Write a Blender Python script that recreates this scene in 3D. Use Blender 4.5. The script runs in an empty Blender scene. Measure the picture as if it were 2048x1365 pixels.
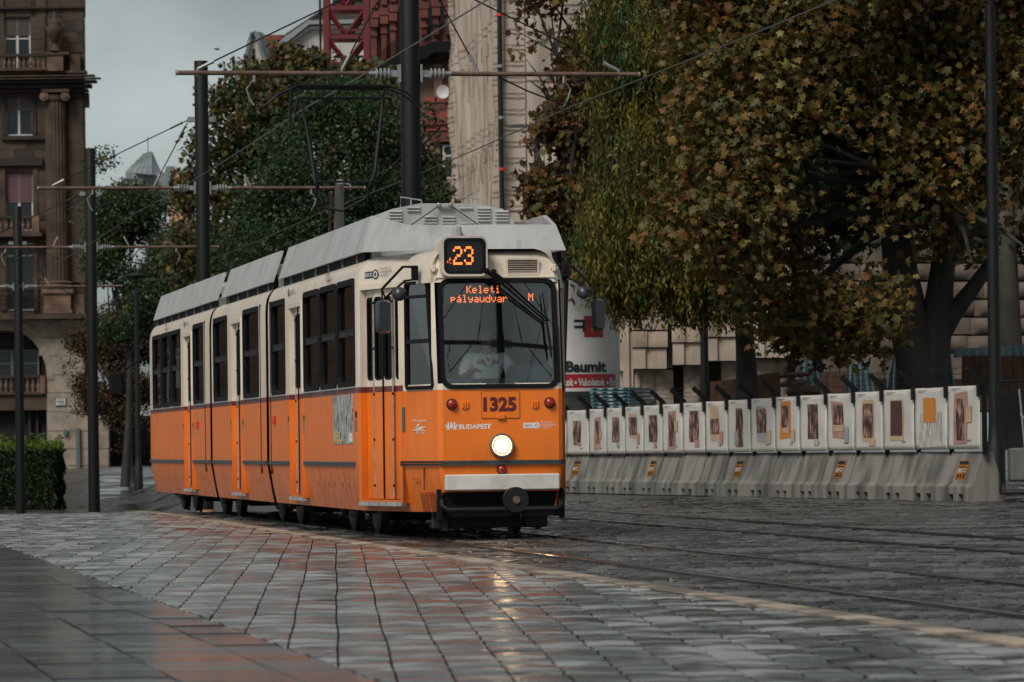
import bpy, bmesh, math, random
import numpy as np
from mathutils import Vector, Matrix, Quaternion
R = random.Random(7)
PI = math.pi
scene = bpy.context.scene
COL = scene.collection

# ---------------------------------------------------------------- camera
FPX, CAMH, ROLL, CX, CY = 8500.0, 0.93, 0.012, 1024.0, 891.0   # focal length in photo pixels, eye height, roll, principal point
cam_d = bpy.data.cameras.new('camera'); cam = bpy.data.objects.new('camera', cam_d); COL.objects.link(cam)
cam_d.sensor_fit = 'HORIZONTAL'; cam_d.sensor_width = 36.0; cam_d.lens = FPX/2048*36.0
cam.location = (0, 0, CAMH)
cam.rotation_euler = Matrix.Rotation(PI/2, 3, 'X').to_euler()
cam.rotation_euler = (Matrix.Rotation(PI/2, 3, 'X') @ Matrix.Rotation(-ROLL, 3, 'Z')).to_euler()
cam_d.shift_x = 0.0; cam_d.shift_y = (CY-682.5)/2048
cam_d.clip_start = 0.5; cam_d.clip_end = 3000
cam_d.dof.use_dof = True; cam_d.dof.focus_distance = 44.0; cam_d.dof.aperture_fstop = 7.0
scene.camera = cam

# ---------------------------------------------------------------- light: soft overcast, brighter side of the sky behind the camera
SUN_EL, SUN_AZ = math.radians(46), math.radians(212)   # azimuth clockwise from +Y
world = bpy.data.worlds.new('World'); scene.world = world; world.use_nodes = True
wn = world.node_tree; wn.nodes.clear()
wo = wn.nodes.new('ShaderNodeOutputWorld'); wb = wn.nodes.new('ShaderNodeBackground')
sk = wn.nodes.new('ShaderNodeTexSky'); sk.sky_type = 'NISHITA'; sk.sun_disc = False
sk.sun_elevation = SUN_EL; sk.sun_rotation = SUN_AZ
sk.air_density = 1.0; sk.dust_density = 1.0; sk.ozone_density = 1.0
hs = wn.nodes.new('ShaderNodeHueSaturation'); hs.inputs['Saturation'].default_value = 0.10
wn.links.new(sk.outputs[0], hs.inputs['Color'])
# cloud layer: uneven grey stratus
tc = wn.nodes.new('ShaderNodeTexCoord'); mp = wn.nodes.new('ShaderNodeMapping')
mp.inputs['Scale'].default_value = (1.0, 1.0, 2.2)
wn.links.new(tc.outputs['Generated'], mp.inputs['Vector'])
nz = wn.nodes.new('ShaderNodeTexNoise'); nz.inputs['Scale'].default_value = 9.0; nz.inputs['Detail'].default_value = 5.0; nz.inputs['Roughness'].default_value = .5
wn.links.new(mp.outputs[0], nz.inputs['Vector'])
cr = wn.nodes.new('ShaderNodeMapRange'); cr.inputs[1].default_value = .3; cr.inputs[2].default_value = .7; cr.inputs[3].default_value = .50; cr.inputs[4].default_value = .98
wn.links.new(nz.outputs['Fac'], cr.inputs[0])
ml = wn.nodes.new('ShaderNodeVectorMath'); ml.operation = 'SCALE'
wn.links.new(hs.outputs[0], ml.inputs[0]); wn.links.new(cr.outputs[0], ml.inputs['Scale'])
tn = wn.nodes.new('ShaderNodeVectorMath'); tn.operation = 'MULTIPLY'; tn.inputs[1].default_value = (.90, 1.0, 1.0)
wn.links.new(ml.outputs[0], tn.inputs[0])
wn.links.new(tn.outputs[0], wb.inputs['Color']); wb.inputs['Strength'].default_value = 0.052
wn.links.new(wb.outputs[0], wo.inputs[0])
sd = bpy.data.lights.new('sun', 'SUN'); sd.energy = 1.5; sd.angle = math.radians(24); sd.color = (1.0, .95, .88)
sun = bpy.data.objects.new('sun', sd); COL.objects.link(sun)
SDIR = Vector((math.sin(SUN_AZ)*math.cos(SUN_EL), math.cos(SUN_AZ)*math.cos(SUN_EL), math.sin(SUN_EL)))
sun.rotation_euler = SDIR.to_track_quat('Z', 'Y').to_euler()

vs = scene.view_settings
vs.view_transform = 'Standard'; vs.look = 'None'; vs.gamma = 1.0; vs.use_curve_mapping = False; vs.exposure = 0.85
scene.render.engine = 'CYCLES'
scene.cycles.max_bounces = 6; scene.cycles.transparent_max_bounces = 10; scene.cycles.diffuse_bounces = 3; scene.cycles.glossy_bounces = 3
scene.cycles.sample_clamp_indirect = 4.0

# ---------------------------------------------------------------- from the photograph's measurements to places
def uv(px, py):
    dx, dy = px-CX, CY-py
    return dx+ROLL*dy, dy-ROLL*dx
def W(px, py, Y):
    u, v = uv(px, py)
    return Vector((u*Y/FPX, Y, CAMH+v*Y/FPX))
def gz(Y, X=None):                 # height of the ground: level, then falling away behind the tram; level again under the hoarding
    if Y < 61: return 0.0
    t = min(Y, 128.0)-61
    z = -0.0158*t*min(1, t/10+.2) if t < 8 else -0.0158*t
    if X is not None:
        d = (X-(11.2-.18*Y)-1.0)/3.0
        d = min(1, max(0, d)); z *= 1-d*d*(3-2*d)
    return z
TH = 0.178; TC, TS = math.cos(TH), math.sin(TH); TX, TY = -0.11, 42.3      # tram frame
def TW(x, y, z=0): return Vector((TX+x*TC-y*TS, TY+x*TS+y*TC, z))

# ---------------------------------------------------------------- objects
def tag(o, label=None, cat=None, group=None, kind=None):
    if label: o['label'] = label
    if cat: o['category'] = cat
    if group: o['group'] = group
    if kind: o['kind'] = kind
    return o
def empty(name, loc=(0, 0, 0), rz=0, **k):
    o = bpy.data.objects.new(name, None); COL.objects.link(o)
    o.location = loc; o.rotation_euler = (0, 0, rz); o.empty_display_size = .1
    return tag(o, **k)
def inst(src, name=None, parent=None, loc=None, rot=None, scale=None):
    o = src.copy(); COL.objects.link(o)
    if name: o.name = name
    if parent is not None: o.parent = parent
    if loc is not None: o.location = loc
    if rot is not None: o.rotation_euler = rot
    if scale is not None: o.scale = scale
    return o
def copy_tree(o, parent=None):
    c = o.copy(); COL.objects.link(c)
    if parent is not None: c.parent = parent
    for ch in list(o.children): copy_tree(ch, c)
    return c

class MB:
    def __init__(s): s.v = []; s.f = []; s.m = []
    def add(s, vs, fs, m=0):
        b = len(s.v); s.v.extend([tuple(p) for p in vs])
        for f in fs: s.f.append(tuple(i+b for i in f)); s.m.append(m)
        return s
    def quad(s, a, b, c, d, m=0): return s.add([a, b, c, d], [(0, 1, 2, 3)], m)
    def box(s, x0, x1, y0, y1, z0, z1, m=0):
        vs = [(x, y, z) for z in (z0, z1) for y in (y0, y1) for x in (x0, x1)]
        return s.add(vs, [(0, 2, 3, 1), (4, 5, 7, 6), (0, 1, 5, 4), (2, 6, 7, 3), (0, 4, 6, 2), (1, 3, 7, 5)], m)
    def bbox(s, x0, x1, y0, y1, z0, z1, b=.01, m=0):
        """box with chamfered edges (24 verts)"""
        c = ((x0+x1)/2, (y0+y1)/2, (z0+z1)/2); h = (abs(x1-x0)/2, abs(y1-y0)/2, abs(z1-z0)/2); b = min(b, min(h)*.9)
        bm = bmesh.new(); bmesh.ops.create_cube(bm, size=1)
        for v in bm.verts: v.co = Vector([c[i]+v.co[i]*2*h[i] for i in range(3)])
        bmesh.ops.bevel(bm, geom=bm.edges[:], offset=b, segments=1, affect='EDGES', profile=.5)
        bm.verts.index_update(); s.add([v.co for v in bm.verts], [[v.index for v in f.verts] for f in bm.faces], m); bm.free(); return s
    def ring(s, c, ax, r, n, ph=0):
        ax = Vector(ax).normalized(); t = Vector((0, 0, 1)) if abs(ax.z) < .9 else Vector((1, 0, 0))
        u = ax.cross(t).normalized(); w = ax.cross(u)
        return [Vector(c)+r*(math.cos(2*PI*i/n+ph)*u+math.sin(2*PI*i/n+ph)*w) for i in range(n)]
    def tube(s, p0, p1, r0, r1=None, n=8, m=0, cap=True):
        p0, p1 = Vector(p0), Vector(p1); r1 = r0 if r1 is None else r1; ax = p1-p0
        if ax.length < 1e-6: return s
        A = s.ring(p0, ax, r0, n); B = s.ring(p1, ax, r1, n)
        fs = [(i, (i+1) % n, n+(i+1) % n, n+i) for i in range(n)]
        if cap: fs += [tuple(range(n-1, -1, -1)), tuple(range(n, 2*n))]
        return s.add(A+B, fs, m)
    def path(s, pts, r, n=6, m=0, cap=True):
        pts = [Vector(p) for p in pts]; k = len(pts); vs = []
        for i, p in enumerate(pts):
            d = (pts[min(i+1, k-1)]-pts[max(i-1, 0)])
            vs += s.ring(p, d, r[i] if isinstance(r, (list, tuple)) else r, n)
        fs = [(j*n+i, j*n+(i+1) % n, (j+1)*n+(i+1) % n, (j+1)*n+i) for j in range(k-1) for i in range(n)]
        if cap: fs += [tuple(range(n-1, -1, -1)), tuple(range((k-1)*n, k*n))]
        return s.add(vs, fs, m)
    def lathe(s, prof, c=(0, 0, 0), n=16, m=0, axis=(0, 0, 1)):
        """prof: (r, t) pairs along axis"""
        ax = Vector(axis).normalized(); c = Vector(c); vs = []
        for r, t in prof: vs += s.ring(c+ax*t, ax, max(r, 1e-4), n)
        k = len(prof)
        fs = [(j*n+i, j*n+(i+1) % n, (j+1)*n+(i+1) % n, (j+1)*n+i) for j in range(k-1) for i in range(n)]
        fs += [tuple(range(n-1, -1, -1)), tuple(range((k-1)*n, k*n))]
        return s.add(vs, fs, m)
    def prism(s, poly, d, o=(0, 0, 0), ux=(1, 0, 0), uy=(0, 0, 1), m=0, inner=None):
        """2-D polygon (list of (a,b)) at o + a*ux + b*uy, extruded by vector d; with inner: a ring"""
        o, ux, uy, d = Vector(o), Vector(ux), Vector(uy), Vector(d); n = len(poly)
        P = [o+a*ux+b*uy for a, b in poly]
        if inner is None:
            fs = [tuple(range(n)), tuple(range(2*n-1, n-1, -1))]+[(i, n+i, n+(i+1) % n, (i+1) % n) for i in range(n)]
            return s.add(P+[p+d for p in P], fs, m)
        Q = [o+a*ux+b*uy for a, b in inner]; A = P+Q; vs = A+[p+d for p in A]; N = 2*n; fs = []
        for i in range(n):
            j = (i+1) % n
            fs += [(i, j, n+j, n+i), (N+i, N+n+i, N+n+j, N+j), (i, N+i, N+j, j), (n+i, n+j, N+n+j, N+n+i)]
        return s.add(vs, fs, m)
    def build(s, name, mats, parent=None, smooth=None, loc=None, **k):
        me = bpy.data.meshes.new(name); me.from_pydata([tuple(p) for p in s.v], [], s.f)
        if not isinstance(mats, (list, tuple)): mats = [mats]
        for mt in mats: me.materials.append(mt)
        if len(mats) > 1: me.polygons.foreach_set('material_index', s.m)
        if smooth:
            me.polygons.foreach_set('use_smooth', [True]*len(me.polygons)); me.set_sharp_from_angle(angle=math.radians(smooth))
        o = bpy.data.objects.new(name, me); COL.objects.link(o)
        if parent is not None: o.parent = parent
        if loc is not None: o.location = loc
        me.update()
        return tag(o, **k)
def rrect(x0, x1, y0, y1, r, n=4):
    p = []
    for cx, cy, a in ((x1-r, y1-r, 0), (x0+r, y1-r, PI/2), (x0+r, y0+r, PI), (x1-r, y0+r, 1.5*PI)):
        p += [(cx+r*math.cos(a+i*PI/2/n), cy+r*math.sin(a+i*PI/2/n)) for i in range(n+1)]
    return p
def circ(cx, cy, r, n=20): return [(cx+r*math.cos(2*PI*i/n), cy+r*math.sin(2*PI*i/n)) for i in range(n)]
def np_mesh(name, verts, faces_flat, nper, mat_idx, mats, parent=None, **k):
    """fast mesh: verts (N,3), equal-sized faces"""
    me = bpy.data.meshes.new(name); nv = len(verts); nf = len(faces_flat)//nper
    me.vertices.add(nv); me.vertices.foreach_set('co', np.asarray(verts, dtype=np.float32).ravel())
    me.loops.add(nf*nper); me.loops.foreach_set('vertex_index', np.asarray(faces_flat, dtype=np.int32).ravel())
    me.polygons.add(nf); me.polygons.foreach_set('loop_start', np.arange(0, nf*nper, nper, dtype=np.int32))
    me.polygons.foreach_set('loop_total', np.full(nf, nper, dtype=np.int32))
    for mt in mats: me.materials.append(mt)
    if mat_idx is not None: me.polygons.foreach_set('material_index', np.asarray(mat_idx, dtype=np.int32))
    me.update(calc_edges=True); me.validate()
    o = bpy.data.objects.new(name, me); COL.objects.link(o)
    if parent is not None: o.parent = parent
    return tag(o, **k)

FONT = {}
def text(name, body, size, mat, parent, o, ux=(1, 0, 0), uy=(0, 0, 1), d=.002, bold=0.0, width=None, align='LEFT', space=1.0):
    """lettering as a mesh; o is the lower left corner (or centre line) of the text, height of capitals = size"""
    cu = bpy.data.curves.new('lettering', 'FONT'); cu.body = body; cu.size = 1; cu.extrude = 0; cu.offset = bold; cu.resolution_u = 3
    cu.space_character = space
    t = bpy.data.objects.new('lettering', cu); COL.objects.link(t)
    dg = bpy.context.evaluated_depsgraph_get(); me = bpy.data.meshes.new_from_object(t.evaluated_get(dg))
    bpy.data.objects.remove(t); bpy.data.curves.remove(cu)
    n = len(me.vertices); co = np.empty(n*3, dtype=np.float32); me.vertices.foreach_get('co', co); co = co.reshape(-1, 3)
    x0, x1 = co[:, 0].min(), co[:, 0].max(); cap = 0.70
    sy = size/cap; sx = sy if width is None else width/(x1-x0)
    a = (co[:, 0]-x0)*sx; b = co[:, 1]*sy
    if align == 'CENTER': a = a-(x1-x0)*sx/2
    o, ux, uy = np.array(o), np.array(ux), np.array(uy)
    nrm = np.cross(ux, uy); P = o+a[:, None]*ux+b[:, None]*uy+nrm*d
    me.vertices.foreach_set('co', P.astype(np.float32).ravel()); me.materials.clear(); me.materials.append(mat); me.update()
    me.name = name
    ob = bpy.data.objects.new(name, me); COL.objects.link(ob)
    if parent is not None: ob.parent = parent
    return ob

# ---------------------------------------------------------------- materials
def M(name, col, rough=.6, metal=0.0, var=0.0, vscale=3.0, col2=None, bump=0.0, bscale=30.0, coat=0.0, emit=None, estr=0.0, stretch=None, spec=.5, rvar=0.0, detail=4.0, lo=.35, hi=.65):
    m = bpy.data.materials.new(name); m.use_nodes = True; nt = m.node_tree; b = nt.nodes['Principled BSDF']
    b.inputs['Base Color'].default_value = (*col, 1); b.inputs['Roughness'].default_value = rough; b.inputs['Metallic'].default_value = metal
    b.inputs['Specular IOR Level'].default_value = spec
    if coat: b.inputs['Coat Weight'].default_value = coat; b.inputs['Coat Roughness'].default_value = .08
    if emit: b.inputs['Emission Color'].default_value = (*emit, 1); b.inputs['Emission Strength'].default_value = estr
    if var or bump or rvar:
        tc = nt.nodes.new('ShaderNodeTexCoord'); mp = nt.nodes.new('ShaderNodeMapping'); nt.links.new(tc.outputs['Object'], mp.inputs[0])
        if stretch: mp.inputs['Scale'].default_value = stretch
    if var or rvar:
        nz = nt.nodes.new('ShaderNodeTexNoise'); nz.inputs['Scale'].default_value = vscale; nz.inputs['Detail'].default_value = detail
        nt.links.new(mp.outputs[0], nz.inputs['Vector'])
        mr = nt.nodes.new('ShaderNodeMapRange'); mr.inputs[1].default_value = lo; mr.inputs[2].default_value = hi
        nt.links.new(nz.outputs['Fac'], mr.inputs[0])
        if var:
            mx = nt.nodes.new('ShaderNodeMix'); mx.data_type = 'RGBA'
            c2 = col2 or tuple(max(0, c*(1-var)) for c in col)
            mx.inputs[6].default_value = (*c2, 1); mx.inputs[7].default_value = (*col, 1)
            nt.links.new(mr.outputs[0], mx.inputs[0]); nt.links.new(mx.outputs[2], b.inputs['Base Color'])
        if rvar:
            m2 = nt.nodes.new('ShaderNodeMapRange'); m2.inputs[3].default_value = max(0, rough-rvar); m2.inputs[4].default_value = min(1, rough+rvar)
            nt.links.new(mr.outputs[0], m2.inputs[0]); nt.links.new(m2.outputs[0], b.inputs['Roughness'])
    if bump:
        n2 = nt.nodes.new('ShaderNodeTexNoise'); n2.inputs['Scale'].default_value = bscale; n2.inputs['Detail'].default_value = 4
        nt.links.new(mp.outputs[0], n2.inputs['Vector'])
        bp = nt.nodes.new('ShaderNodeBump'); bp.inputs['Strength'].default_value = bump; bp.inputs['Distance'].default_value = .02
        nt.links.new(n2.outputs['Fac'], bp.inputs['Height']); nt.links.new(bp.outputs[0], b.inputs['Normal'])
    return m
def glass(name, tint=.35, refl=1.0, rough=.02, col=(1, 1, 1)):
    m = bpy.data.materials.new(name); m.use_nodes = True; nt = m.node_tree; nt.nodes.clear()
    out = nt.nodes.new('ShaderNodeOutputMaterial'); mix = nt.nodes.new('ShaderNodeMixShader')
    tr = nt.nodes.new('ShaderNodeBsdfTransparent'); tr.inputs[0].default_value = (tint*col[0], tint*col[1], tint*col[2], 1)
    gl = nt.nodes.new('ShaderNodeBsdfGlossy'); gl.inputs['Roughness'].default_value = rough
    fr = nt.nodes.new('ShaderNodeFresnel'); fr.inputs[0].default_value = 1.5
    mu = nt.nodes.new('ShaderNodeMath'); mu.operation = 'MULTIPLY'; mu.inputs[1].default_value = refl; mu.use_clamp = True
    nt.links.new(fr.outputs[0], mu.inputs[0]); nt.links.new(mu.outputs[0], mix.inputs[0])
    nt.links.new(tr.outputs[0], mix.inputs[1]); nt.links.new(gl.outputs[0], mix.inputs[2]); nt.links.new(mix.outputs[0], out.inputs[0])
    return m
def leafmat(name, col, col2, trans=.25, rough=.55):
    m = bpy.data.materials.new(name); m.use_nodes = True; nt = m.node_tree; b = nt.nodes['Principled BSDF']; out = nt.nodes['Material Output']
    g = nt.nodes.new('ShaderNodeNewGeometry'); mx = nt.nodes.new('ShaderNodeMix'); mx.data_type = 'RGBA'
    mx.inputs[6].default_value = (*col, 1); mx.inputs[7].default_value = (*col2, 1)
    nt.links.new(g.outputs['Random Per Island'], mx.inputs[0]); nt.links.new(mx.outputs[2], b.inputs['Base Color'])
    b.inputs['Roughness'].default_value = rough; b.inputs['Specular IOR Level'].default_value = .3
    t = nt.nodes.new('ShaderNodeBsdfTranslucent'); nt.links.new(mx.outputs[2], t.inputs[0])
    ms = nt.nodes.new('ShaderNodeMixShader'); ms.inputs[0].default_value = trans
    nt.links.new(b.outputs[0], ms.inputs[1]); nt.links.new(t.outputs[0], ms.inputs[2]); nt.links.new(ms.outputs[0], out.inputs[0])
    return m
BLACK = M('black_rubber', (.007, .007, .008), .65, spec=.12)
DARKMETAL = M('dark_painted_steel', (.009, .010, .011), .55, var=.3, vscale=6, bump=.05, spec=.3)
GREYMETAL = M('galvanised_steel', (.35, .36, .36), .45, .7, var=.25, vscale=8)
RUST = M('rusty_tube', (.16, .095, .07), .65, .2, var=.5, vscale=5)
STEEL = M('worn_steel', (.30, .29, .28), .28, .9, var=.4, vscale=4, rvar=.1)
# ================================================================ ground
def wetmat(name, c1, c2, r_lo, r_hi, vscale=1.5, bump=.15, bscale=12, stretch=(1, 1, 1), bdist=.01, fine=80, spec=.5, wav=None, skew=.5, cwav=None, thr=(.42, .60)):
    m = bpy.data.materials.new(name); m.use_nodes = True; nt = m.node_tree; b = nt.nodes['Principled BSDF']
    tc = nt.nodes.new('ShaderNodeNewGeometry'); mp = nt.nodes.new('ShaderNodeMapping'); nt.links.new(tc.outputs['Position'], mp.inputs[0]); mp.inputs['Scale'].default_value = stretch
    n1 = nt.nodes.new('ShaderNodeTexNoise'); n1.inputs['Scale'].default_value = vscale; n1.inputs['Detail'].default_value = 5
    n2 = nt.nodes.new('ShaderNodeTexNoise'); n2.inputs['Scale'].default_value = bscale; n2.inputs['Detail'].default_value = 4
    n3 = nt.nodes.new('ShaderNodeTexNoise'); n3.inputs['Scale'].default_value = fine; n3.inputs['Detail'].default_value = 3
    for n in (n1, n2, n3): nt.links.new(mp.outputs[0], n.inputs['Vector'])
    if cwav:
        m4 = nt.nodes.new('ShaderNodeMapping'); m4.inputs['Scale'].default_value = cwav; nt.links.new(tc.outputs['Position'], m4.inputs[0]); nt.links.new(m4.outputs[0], n1.inputs['Vector'])
    if wav:
        m3 = nt.nodes.new('ShaderNodeMapping'); m3.inputs['Scale'].default_value = wav; nt.links.new(tc.outputs['Position'], m3.inputs[0]); nt.links.new(m3.outputs[0], n2.inputs['Vector']); n2.inputs['Detail'].default_value = 3
    mr = nt.nodes.new('ShaderNodeMapRange'); mr.inputs[1].default_value = thr[0]; mr.inputs[2].default_value = thr[1]; nt.links.new(n1.outputs['Fac'], mr.inputs[0])
    oi = nt.nodes.new('ShaderNodeNewGeometry')
    ad = nt.nodes.new('ShaderNodeMath'); ad.operation = 'MULTIPLY_ADD'; ad.inputs[1].default_value = .6; ad.inputs[2].default_value = -.3
    nt.links.new(oi.outputs['Random Per Island'], ad.inputs[0])
    a2 = nt.nodes.new('ShaderNodeMath'); a2.operation = 'ADD'; a2.use_clamp = True
    nt.links.new(mr.outputs[0], a2.inputs[0]); nt.links.new(ad.outputs[0], a2.inputs[1])
    mx = nt.nodes.new('ShaderNodeMix'); mx.data_type = 'RGBA'; mx.inputs[6].default_value = (*c1, 1); mx.inputs[7].default_value = (*c2, 1)
    nt.links.new(a2.outputs[0], mx.inputs[0]); nt.links.new(mx.outputs[2], b.inputs['Base Color'])
    rr = nt.nodes.new('ShaderNodeMapRange'); rr.inputs[1].default_value = max(0, .5-skew-.2) if skew < .5 else 0; rr.inputs[2].default_value = skew*2 if skew < .5 else 1; rr.inputs[3].default_value = r_lo; rr.inputs[4].default_value = r_hi
    nt.links.new(a2.outputs[0], rr.inputs[0]); nt.links.new(rr.outputs[0], b.inputs['Roughness'])
    b.inputs['Specular IOR Level'].default_value = spec
    b1 = nt.nodes.new('ShaderNodeBump'); b1.inputs['Strength'].default_value = bump; b1.inputs['Distance'].default_value = bdist
    b2 = nt.nodes.new('ShaderNodeBump'); b2.inputs['Strength'].default_value = bump*.6; b2.inputs['Distance'].default_value = .004
    nt.links.new(n2.outputs['Fac'], b1.inputs['Height']); nt.links.new(n3.outputs['Fac'], b2.inputs['Height']); nt.links.new(b1.outputs[0], b2.inputs['Normal'])
    nt.links.new(b2.outputs[0], b.inputs['Normal'])
    return m
PAVER = wetmat('wet_granite_paver', (.016, .018, .019), (.30, .305, .295), .15, .46, 1.0, .55, 1.0, bdist=.030, wav=(1.5, 5.0, 1), spec=.65, skew=.5, cwav=(1.7, 3.4, 1), thr=(.46, .60))  # pale bands put sky reflection into the colour; dark ones are wet stone
SLAB = wetmat('wet_dark_slab', (.005, .006, .007), (.030, .032, .033), .012, .26, 1.0, .85, 1.0, bdist=.026, wav=(.55, 1.7, 1), spec=.7, cwav=(.7, 1.6, 1), thr=(.49, .72))
JOINT = wetmat('wet_joint_mortar', (.006, .006, .006), (.016, .016, .016), .6, .9, spec=.15)
SETT = wetmat('wet_street_sett', (.020, .021, .022), (.11, .107, .102), .13, .44, .9, .5, 9, bdist=.012, spec=.9)
ROAD = wetmat('wet_street_bed', (.02, .02, .02), (.06, .058, .055), .14, .45, .5, .5, 1.0, bdist=.05, wav=(.6, 2.0, 1))
KERB = wetmat('pale_kerb_stone', (.12, .095, .07), (.38, .30, .23), .35, .65, 1.6, .3, 10)
RAILM = M('wet_rail_steel', (.10, .095, .09), .22, .85, var=.5, vscale=3, rvar=.1)

def sheet(name, xs, ys, zf, mat, **k):
    mb = MB(); nx = len(xs)
    mb.v = [(x, y, zf(x, y)) for y in ys for x in xs]
    mb.f = [(j*nx+i, j*nx+i+1, (j+1)*nx+i+1, (j+1)*nx+i) for j in range(len(ys)-1) for i in range(nx-1)]; mb.m = [0]*len(mb.f)
    return mb.build(name, mat, smooth=30, **k)
xs = [-1500, -400, -120, -60, -40, -30]+list(range(-26, 16, 1))+[18, 22, 30, 60, 120, 400, 1500]
ys = [-300, -50, 0, 10, 20, 30, 40, 50, 58, 61, 63, 66, 69, 73, 80, 90, 104, 116, 124, 128, 132, 150, 180, 220, 280, 400, 700, 1400, 2500]
ground = sheet('ground', xs, ys, lambda x, y: gz(y, x)-.06, ROAD, kind='structure')

def cut(poly, a, b, c):
    """keep the part of a 2-D polygon with a*x+b*y <= c"""
    out = []; n = len(poly)
    for i in range(n):
        p, q = poly[i], poly[(i+1) % n]; dp, dq = a*p[0]+b*p[1]-c, a*q[0]+b*q[1]-c
        if dp <= 0: out.append(p)
        if (dp < 0 < dq) or (dq < 0 < dp):
            t = dp/(dp-dq); out.append((p[0]+t*(q[0]-p[0]), p[1]+t*(q[1]-p[1])))
    return out
def shrink(poly, g):
    """move every edge of a convex polygon in by g"""
    res = list(poly); n = len(poly); A = sum(poly[i][0]*poly[(i+1) % n][1]-poly[(i+1) % n][0]*poly[i][1] for i in range(n))
    s = 1 if A > 0 else -1
    for i in range(n):
        p, q = poly[i], poly[(i+1) % n]; ex, ey = q[0]-p[0], q[1]-p[1]; L = math.hypot(ex, ey)
        if L < 1e-6: continue
        nx, ny = s*ey/L, -s*ex/L
        res = cut(res, nx, ny, nx*p[0]+ny*p[1]-g)
        if len(res) < 3: return []
    return res
def slab_geo(poly, z, th, tilt, bev=.006):
    """a paving stone: top a little tilted, worn edge"""
    cx = sum(p[0] for p in poly)/len(poly); cy = sum(p[1] for p in poly)/len(poly)
    tz = lambda p: z+tilt[0]*(p[0]-cx)+tilt[1]*(p[1]-cy)
    inn = shrink(poly, bev)
    if len(inn) != len(poly): inn = [(cx+(p[0]-cx)*.97, cy+(p[1]-cy)*.97) for p in poly]
    n = len(poly)
    vs = [(p[0], p[1], tz(p)) for p in inn]+[(p[0], p[1], tz(p)-bev*.8) for p in poly]+[(p[0], p[1], z-th) for p in poly]
    A = sum(poly[i][0]*poly[(i+1) % n][1]-poly[(i+1) % n][0]*poly[i][1] for i in range(n))
    fs = [tuple(range(n))]+[(n+i, n+(i+1) % n, (i+1) % n, i) for i in range(n)]+[(2*n+i, 2*n+(i+1) % n, n+(i+1) % n, n+i) for i in range(n)]
    if A < 0: fs = [tuple(reversed(f)) for f in fs]
    return vs, fs
def seen(poly):
    """how large it shows in the photograph"""
    P = []
    for x, y in poly:
        if y < 6: return 0
        P.append((CX+x/y*FPX, CY+(CAMH-gz(y))/y*FPX))
    if max(p[0] for p in P) < -20 or min(p[0] for p in P) > 2070 or min(p[1] for p in P) > 1390: return 0
    n = len(P); return abs(sum(P[i][0]*P[(i+1) % n][1]-P[(i+1) % n][0]*P[i][1] for i in range(n)))/2
def pillow_geo(poly, z, th, tilt, crown, rg):
    """a worn paving stone, domed along its length; poly = near-left, near-right, far-right, far-left"""
    A, B, C_, D_ = poly; NU, NV = 2, 5; V = []; F = []
    cx = sum(p[0] for p in poly)/4; cy = sum(p[1] for p in poly)/4
    for j in range(NV+1):
        t = (0, .10, .32, .62, .88, 1)[j]
        for i in range(NU+1):
            u = i/NU
            x = (A[0]*(1-u)+B[0]*u)*(1-t)+(D_[0]*(1-u)+C_[0]*u)*t; y = (A[1]*(1-u)+B[1]*u)*(1-t)+(D_[1]*(1-u)+C_[1]*u)*t
            h = crown*(1-abs(2*t-1)**2.2)+crown*.35*(1-(2*u-1)**2)+(rg.gauss(0, crown*.10) if 0 < j < NV else 0)
            V.append((x, y, z-crown*.6+h+tilt[0]*(x-cx)+tilt[1]*(y-cy)))
    k = NU+1; F = [(j*k+i, j*k+i+1, (j+1)*k+i+1, (j+1)*k+i) for j in range(NV) for i in range(NU)]
    ring = list(range(k))+[j*k+NU for j in range(1, NV+1)]+[NV*k+i for i in range(NU-1, -1, -1)]+[j*k for j in range(NV-1, 0, -1)]
    b = len(V); V += [(V[i][0], V[i][1], z-th) for i in ring]; m = len(ring)
    F += [(ring[i], b+i, b+(i+1) % m, ring[(i+1) % m]) for i in range(m)]
    return V, F
BAND = lambda Y: 5.58-.175*Y            # near edge of the pale kerb band
EDGE = lambda Y: 2.48-.179*Y            # line where the two pavings meet
rr = random.Random(11)
# --- fan paving: rows running away from the camera
def paving(name, piece, rows, mat, tiltsd, base_label, joint=.0055, th=.05, crown=None):
    root = empty(name, kind='structure')
    cand = []
    for poly in rows:
        poly = shrink(poly, joint)
        if len(poly) < 3: continue
        cand.append((seen(poly), poly))
    cand = [c for c in cand if c[0] > 0 or rr.random() < 1]
    cand.sort(key=lambda c: -c[0]); rest = MB()
    for i, (a, poly) in enumerate(cand):
        cy = sum(p[1] for p in poly)/len(poly)
        ar = (gz(cy)+rr.gauss(0, .0016), th, (rr.gauss(0, tiltsd), rr.gauss(0, tiltsd*1.6)+(gz(cy+.5)-gz(cy-.5))))
        vs, fs = pillow_geo(poly, *ar, rr.uniform(*crown), rr) if crown and len(poly) == 4 else slab_geo(poly, *ar)
        if i < 300 and a > 60:
            mb = MB(); mb.add(vs, fs); mb.build(piece, mat, root, smooth=25)
        else: rest.add(vs, fs)
    rest.build(piece+'_field', mat, root, kind='stuff', smooth=25)
    return root
rows = []
dx = -.0415; wrow = .232
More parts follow.
